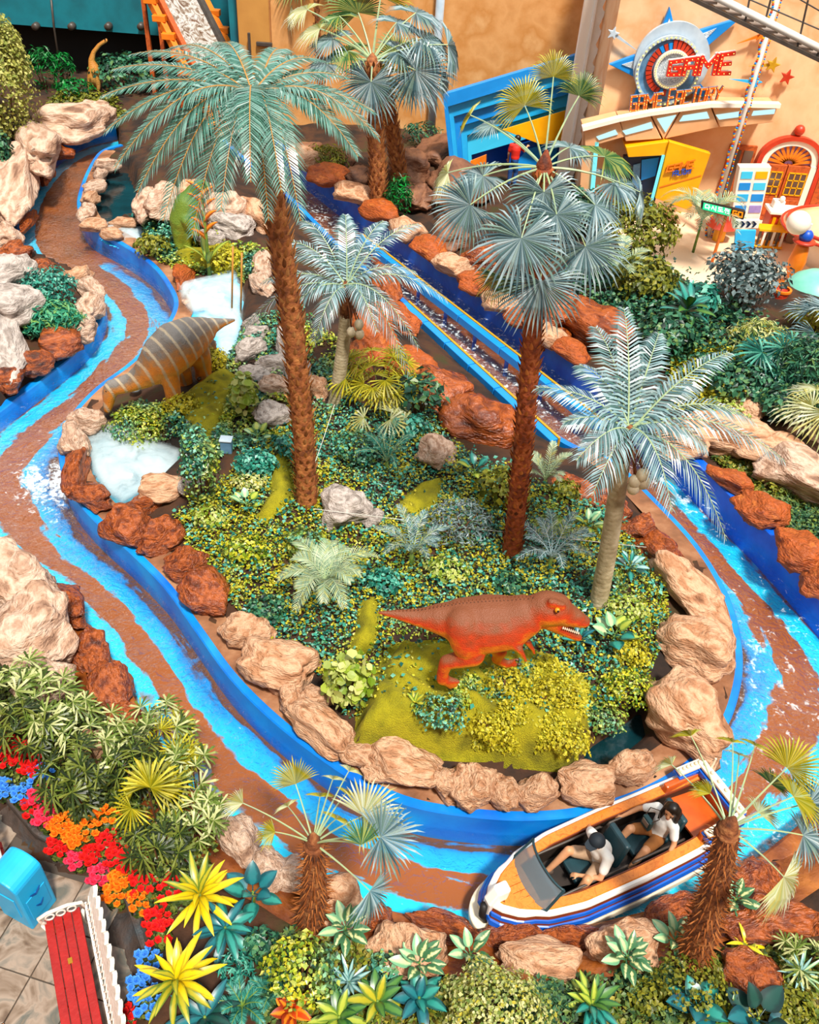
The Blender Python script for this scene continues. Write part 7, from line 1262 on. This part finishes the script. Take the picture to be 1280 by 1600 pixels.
def person(parent_loc, label, J, top, bottom, hair, cap=False, name='person', rz=0.0, long=False, s=1.0, shoes=True):
    o = thing(name, parent_loc, label, 'person', rz=rz); A = {k: np.array(v, float) for k, v in J.items()}; mb = MB()
    if shoes is True:
        for k in A:
            if k not in ('look', 'anL', 'anR'): A[k] = A[k] - [0, 0, .06]
    chain(mb, [A['pelvis'], A['waist'], A['chest'], A['neck']], [.125 * s, .115 * s, .135 * s, .055 * s]); chain(mb, [A['neck'], A['head']], [.05 * s, .075 * s]); hd_ = nrm(A['look'])
    mb.ball(A['head'], .1 * s, 14, sc=(1.0, .84, 1.18)); capsule(mb, A['head'] + hd_ * .07 * s - [0, 0, .045 * s], A['head'] + hd_ * .075 * s - [0, 0, .09 * s], .045 * s, .032 * s, 8)
    sd = nrm(np.cross(UP, hd_)); capsule(mb, A['head'] + hd_ * .098 * s - [0, 0, .005], A['head'] + hd_ * .115 * s - [0, 0, .03 * s], .011, .015, 6)
    for q_ in (-1, 1): capsule(mb, A['head'] + sd * q_ * .085 * s + [0, 0, .01], A['head'] + sd * q_ * .088 * s - [0, 0, .03], .014, .011, 6)
    capsule(mb, A['shL'], A['shR'], .062 * s, .062 * s)
    for q_ in 'LR':
        chain(mb, [A['sh' + q_], A['el' + q_], A['wr' + q_]], [.052 * s, .04 * s, .027 * s]); hand(mb, A['wr' + q_], A['wr' + q_] - A['el' + q_], 1 if q_ == 'L' else -1, .6, s)
        chain(mb, [A['pelvis'] + (A['kn' + q_] - A['pelvis']) * .12 + [0, .06 if q_ == 'L' else -.06, 0], A['kn' + q_], A['an' + q_]], [.085 * s, .062 * s, .04 * s]); f = nrm((A['kn' + q_] - A['pelvis']) * [1, 1, 0]); capsule(mb, A['an' + q_] - [0, 0, .03], A['an' + q_] + f * .14 * s - [0, 0, .045], .04 * s, .032 * s)
    me = bake(mb, .0125, 3); me.materials.append(MATS['skin']); obj('body', me, o)
    mb = MB(); chain(mb, [A['pelvis'] + [0, 0, .05], A['waist'], A['chest'], A['chest'] * .35 + A['neck'] * .65], [.145 * s, .138 * s, .155 * s, .085 * s]); capsule(mb, A['shL'], A['shR'], .078 * s, .078 * s)
    for q_ in 'LR': capsule(mb, A['sh' + q_], A['sh' + q_] + (A['el' + q_] - A['sh' + q_]) * .62, .074 * s, .066 * s)
    me = bake(mb, .018, 4); me.materials.append(MATS[top]); obj('shirt', me, o)
    mb = MB(); capsule(mb, A['pelvis'] - [0, 0, .02], A['pelvis'] + [0, 0, .06], .14 * s, .135 * s)
    for q_ in 'LR': h0 = A['pelvis'] + (A['kn' + q_] - A['pelvis']) * .12 + [0, .06 if q_ == 'L' else -.06, 0]; capsule(mb, h0, h0 + (A['kn' + q_] - h0) * (.78 if shoes != 'long' else 1), .102 * s, .085 * s); (shoes == 'long') and capsule(mb, A['kn' + q_], A['an' + q_], .08 * s, .06 * s)
    me = bake(mb, .018, 4); me.materials.append(MATS[bottom]); obj('trousers' if shoes == 'long' else 'shorts', me, o)
    for q_ in 'LR':
        f = nrm((A['kn' + q_] - A['pelvis']) * [1, 1, 0]); mb = MB(); capsule(mb, A['an' + q_] - [0, 0, .035] - f * .03, A['an' + q_] + f * .16 * s - [0, 0, .05], .05 * s, .042 * s); mb.build('shoe', 'shoe', o, smooth=True)
    mb = MB(); bk = -hd_ * .02 * s
    if hair == 'cap':
        a_ = np.linspace(0, math.pi / 2, 7); mb.lathe([(.112 * s * math.cos(t), .112 * s * math.sin(t)) for t in a_], 16, A['head'] + [0, 0, .02]); cpo = mb.build('cap', 'cap_navy', o, smooth=True)
        v = A['head'] + [0, 0, .03]; MB().prism([v + hd_ * .08 + sd * .085, v + hd_ * .17 + sd * .06, v + hd_ * .19, v + hd_ * .17 - sd * .06, v + hd_ * .08 - sd * .085], (0, 0, .012)).build('visor', 'cap_navy', cpo); MB().ball(A['head'] + bk * 1.5 - [0, 0, .03], .092 * s, 12, sc=(1, 1, .8)).build('hair', 'hair_black', o, smooth=True)
    else:
        mb.ball(A['head'] - hd_ * .018 + [0, 0, .03], .108 * s, 14, sc=(1, .95, 1.02))
        if long:
            for k in range(-3, 4): chain(mb, [A['head'] - hd_ * .05 + sd * k * .024 + [0, 0, .03], A['head'] - hd_ * .11 + sd * k * .034 - [0, 0, .12], A['head'] - hd_ * .13 + sd * k * .04 - [0, 0, .34 + .02 * (k % 2)]], [.045, .036, .018], 8)
        if long:
            for k in (-1, 1): chain(mb, [A['head'] + sd * k * .085 + [0, 0, .01], A['head'] + sd * k * .1 - [0, 0, .12] + hd_ * .02, A['head'] + sd * k * .1 - [0, 0, .27] + hd_ * .07], [.04, .04, .02], 8)
        me = bake(mb, .016, 3); me.materials.append(MATS['hair_black']); obj('hair', me, o)
    for q_ in (-1, 1): MB().ball(A['head'] + hd_ * .093 * s + sd * q_ * .034 * s + [0, 0, .004], .011, 8).build('eye', 'eye_black', o, smooth=True)
    MB().box(A['head'] + hd_ * .108 * s - [0, 0, .062 * s], (.01, .035, .008)).build('mouth', 'lip', o)
    return o
def boatpt(x, y, z): c, s_ = math.cos(hd), math.sin(hd); return np.array([stn[0] + c * x - s_ * y, stn[1] + s_ * x + c * y, .02 + z])
# boat frame: +x bow, +y port (left of travel)
person(boatpt(SX[0], .03, 0), 'person in white T-shirt, beige shorts and dark cap in the front seat', dict(pelvis=(.06, 0, .36), waist=(.06, 0, .5), chest=(.12, 0, .68), neck=(.2, 0, .86), head=(.25, 0, .97), look=(1, .12, -.25), shL=(.15, .19, .78), shR=(.15, -.19, .78), elL=(.3, .3, .56), elR=(.06, -.33, .6), wrL=(.5, .12, .47), wrR=(-.02, -.42, .5), knL=(.46, .24, .52), knR=(.48, -.2, .56), anL=(.62, .27, .16), anR=(.74, -.2, .17)), 'shirt_white', 'shorts_beige', 'cap', True, rz=hd)
person(boatpt(SX[1], .03, 0), 'person in white T-shirt with long black hair and brown shorts in the rear seat', dict(pelvis=(.04, 0, .36), waist=(.02, 0, .5), chest=(0, 0, .66), neck=(0, .01, .84), head=(.0, .03, .96), look=(1, .5, -.15), shL=(.0, .17, .76), shR=(.02, -.17, .76), elL=(.04, .3, .56), elR=(.22, -.3, .66), wrL=(.16, .36, .46), wrR=(.44, -.35, .52), knL=(.44, .2, .5), knR=(.46, -.14, .54), anL=(.62, .22, .16), anR=(.7, -.12, .17)), 'shirt_white', 'shorts_brown', 'long', False, rz=hd, long=True, s=.95)
bg = thing('shoulder_bag', boatpt(SX[1] + .24, -.05, .49), 'small teal bag on the lap of the person in the rear seat', 'bag', rz=hd); MB().box((0, 0, .1), (.07, .17, .2)).build('bag_body', 'bag_teal', bg, bevel=.015); MB().box((.04, 0, .12), (.01, .12, .1)).build('pocket', 'grey_metal', bg, bevel=.004); MB().tube([(0, -.07, .2), (-.08, -.1, .28), (-.16, .0, .3), (-.08, .1, .28), (0, .07, .2)], .008, 6).build('strap', 'shoe', bg)
vp = P(797, 293, .3); vp[1] += 0; 
person(PY(800, 283, 31.6) * [1, 1, 0] + [0, 0, .3], 'person in red top and blue jeans standing inside the blue portal', dict(pelvis=(0, 0, .95), waist=(0, 0, 1.08), chest=(0, 0, 1.28), neck=(0, 0, 1.48), head=(0, .02, 1.62), look=(-.3, 1, -.1), shL=(-.18, 0, 1.4), shR=(.18, 0, 1.4), elL=(-.24, .03, 1.12), elR=(.3, .1, 1.2), wrL=(-.22, .14, .9), wrR=(.4, .3, 1.3), knL=(-.1, .03, .5), knR=(.1, .06, .5), anL=(-.1, 0, .09), anR=(.1, 0, .09)), 'shirt_red', 'jeans', 'hair', shoes='long', s=1.1)

# ================================================================ BENCHES, BIN
mat('bench_red', ['#8c0e06', '#a4140a'], 5, .4, .2, 20); mat('iron_white', ['#d8d0c4', '#eee8de'], 9, .5, .3, 20); mat('bin_blue', ['#10a0dc', '#18b0ea'], 3, .4); mat('bin_mark', '#0c4c8c', rough=.4); mat('brass', '#c8902c', rough=.3, metal=.8)
def bench(A, B, lab, side=1):
    A = np.array(A); B = np.array(B); Lb = np.linalg.norm((B - A)[:2]); rz = math.atan2(*(B - A)[[1, 0]]); o = thing('garden_bench', (A[0], A[1], .0), lab, 'bench', 'red garden benches', rz)
    for k in range(4): MB().box((Lb / 2, (k - 1.5) * .108, .45), (Lb, .1, .03)).build('seat_slat', 'bench_red', o, bevel=.006)
    for x in (.04, Lb - .04):
        ym = .27 * side; q = MB()
        [MB().tube([(x, -e_ * .24, 0), (x, -e_ * .2, .2), (x, -e_ * .24, .43)], .022, 8).build('leg', 'iron_white', o, smooth=True) for e_ in (-1, 1)]
        fr_ = MB(); fr_.tube([(x, .27 * side, .46), (x, .25 * side, .62), (x, .1 * side, .68), (x, -.14 * side, .67), (x, -.25 * side, .62), (x, -.24 * side, .5), (x, -.2 * side, .46)], .024, 8); 
        for c_ in (-.13, 0, .13): t_ = np.linspace(0, 2 * math.pi, 13)[:-1]; fr_.tube([(x, c_ + .05 * math.cos(t), .56 + .06 * math.sin(t)) for t in t_], .012, 6, closed=True)
        fr_.build('armrest', 'iron_white', o, smooth=True)
    pts = [(0, .48)]; n = int(Lb / .16)
    prof_ = []
    for k in range(n): x0 = Lb * k / n; w_ = Lb / n; hgt = .86 + .06 * math.sin(math.pi * (k + .5) / n); prof_ += [(x0 + w_ * .05, hgt - .03), (x0 + w_ * .3, hgt + .035), (x0 + w_ * .55, hgt + .05), (x0 + w_ * .75, hgt + .02), (x0 + w_ * .92, hgt - .04)]
    MB().prism([(x, (.29 + (z - .48) * .35) * side, z) for x, z in [(0, .62)] + prof_ + [(Lb, .62)]], (0, .05 * side, 0)).build('back_crest', 'iron_white', o)
    for k in range(n * 2): x = Lb * (k + .5) / (n * 2); MB().tube([(x - .03, .29 * side, .48), (x + .03, .33 * side, .58), (x - .02, .36 * side, .66)], .013, 6).build('back_scroll', 'iron_white', o, smooth=True)
    MB().beam((0, .29 * side, .5), (Lb, .29 * side, .5), .03, .03).build('back_rail', 'iron_white', o); return o
b1 = bench(P(97, 1428, .45), P(142, 1680, .45), 'red slatted garden bench with white iron ends beside the flower bed', 1)
MB().box((.62, .0, .47), (.07, .05, .012)).build('brass_plate', 'brass', b1)
bench(P(-110, 1390, .45), P(8, 1336, .45), 'white-ended red garden bench cut by the left edge behind the bin', 1)
c0 = P(52, 1454, 0); zt_ = PY(35, 1392, c0[1])[2]; zt_ = min(max(zt_, .7), 1.15)
ax_ = nrm((P(90, 1406, 0) - c0)); ay_ = nrm(P(2, 1418, 0) - c0); wx = float(np.linalg.norm(P(90, 1406, 0) - c0)); wy = .5
bn = thing('litter_bin', c0 + ax_ * wx / 2 + np.array([-ax_[1], ax_[0], 0]) * wy / 2, 'bright blue rounded-top litter bin beside the red bench', 'bin', rz=math.atan2(ax_[1], ax_[0]))
pr_ = [(-wy / 2, 0)] + [(-wy / 2 * math.cos(t), zt_ - .16 + .16 * math.sin(t)) for t in np.linspace(0, math.pi, 13)] + [(wy / 2, 0)]
MB().prism([(-wx / 2, y, z) for y, z in pr_], (wx, 0, 0)).build('bin_body', 'bin_blue', bn, bevel=.025)
MB().box((0, -wy / 2 - .004, zt_ * .36), (wx * .7, .012, zt_ * .42)).build('front_panel', 'bin_blue', bn, bevel=.006)
for nm_, zc, w_ in (('emblem', zt_ * .62, .16), ('emblem', zt_ * .36, .12)):
    q = MB()
    for k in range(3): q.tube([(-w_ / 2 + .01 * k, -wy / 2 - .014, zc - .02 * k), (0, -wy / 2 - .014, zc - .05 - .02 * k), (w_ / 2 - .01 * k, -wy / 2 - .014, zc - .02 * k)], .006, 5)
    q.build(nm_, 'bin_mark', bn, kind='stuff')
MB().box((-wx / 2 - .004, 0, zt_ * .45), (.012, wy * .6, zt_ * .4)).build('side_panel', 'bin_blue', bn, bevel=.006)
kz = np.array([G(x, y)[:2] for x, y in [(-10, 1250), (60, 1276), (95, 1335), (165, 1405), (225, 1435), (246, 1490), (205, 1620), (165, 1620), (190, 1520), (165, 1440), (135, 1375), (60, 1325), (-10, 1285)]]); o = drape('trim_stone_edge', kz, 'kerb_stone', 'x', .06); del o['label']; del o['category']; struct(o)
# guy wires, hose, pump box, cable
mat('wire', '#c8c8c0', rough=.4); mat('hose', '#7c9ca4', rough=.4)
for a, b_, lab in (((523, 632), (488, 735), 'thin white guy wire from the shorter coconut palm'), ((490, 795), (1010, 855), 'thin white wire stretched low across the island')): A, B = G(*a, .9 if a[0] == 523 else .5), G(*b_, .1 if a[0] == 523 else .5); tag(MB().tube([A, (A + B) / 2 - [0, 0, .03], B], .006, 5).build('guy_wire', 'wire'), lab, 'wire')
h0 = P(566, 1150, .4); tag(MB().tube([h0 + [0, 0, .12], h0 + [.06, -.08, -.02], h0 + [.22, -.12, -.1], h0 + [.4, -.06, -.02], h0 + [.44, .04, .14]], .03, 8).build('drain_hose', 'hose', smooth=True), 'pale grey hose loop at the left end of the moat', 'hose')
g = P(196, 745, .42); o = thing('mist_nozzle', g, 'white mist machine nozzle in the round misty pool', 'nozzle'); MB().box((0, 0, .02), (.3, .12, .08)).build('housing', 'white_paint', o, bevel=.02); MB().tube([(0, 0, -.3), (0, 0, 0)], .04, 8).build('pipe', 'grey_metal', o)
g = P(342, 462, .56); o = thing('mist_nozzle', g, 'white mist machine nozzle in the misty stream', 'nozzle'); MB().box((0, 0, .0), (.3, .14, .08)).build('housing', 'white_paint', o, bevel=.02); MB().tube([(0, 0, -.3), (0, 0, 0)], .04, 8).build('pipe', 'grey_metal', o)
g = G(355, 705); tag(obj('ground_box', None), 'x', 'x') if False else None
o = thing('ground_box', g, 'small grey-blue electrical box right of the ivy column', 'box'); MB().box((0, 0, .14), (.22, .18, .3)).build('case', 'steel_blue', o, bevel=.015); MB().box((0, 0, .3), (.25, .21, .03)).build('lid', 'grey_light', o, bevel=.008)
g = G(212, 612, .1); o = tag(MB().ball((0, 0, 0), .14, 16).build('glass_globe', 'grey_light', None, smooth=True, loc=g + [0, 0, .12]), 'small pale globe lamp under the grey dinosaur neck', 'globe')
for x, y0, y1 in ((362, 500, 385), (376, 500, 395)): a = P(x, y0, .3); b_ = PY(x + 2, y1, a[1]); tag(MB().tube([a, b_], .025, 6).build('bamboo_stake', 'rachis_orange', smooth=True), f"{'left' if x == 362 else 'right'} thin orange stake standing in the misty stream", 'stake')
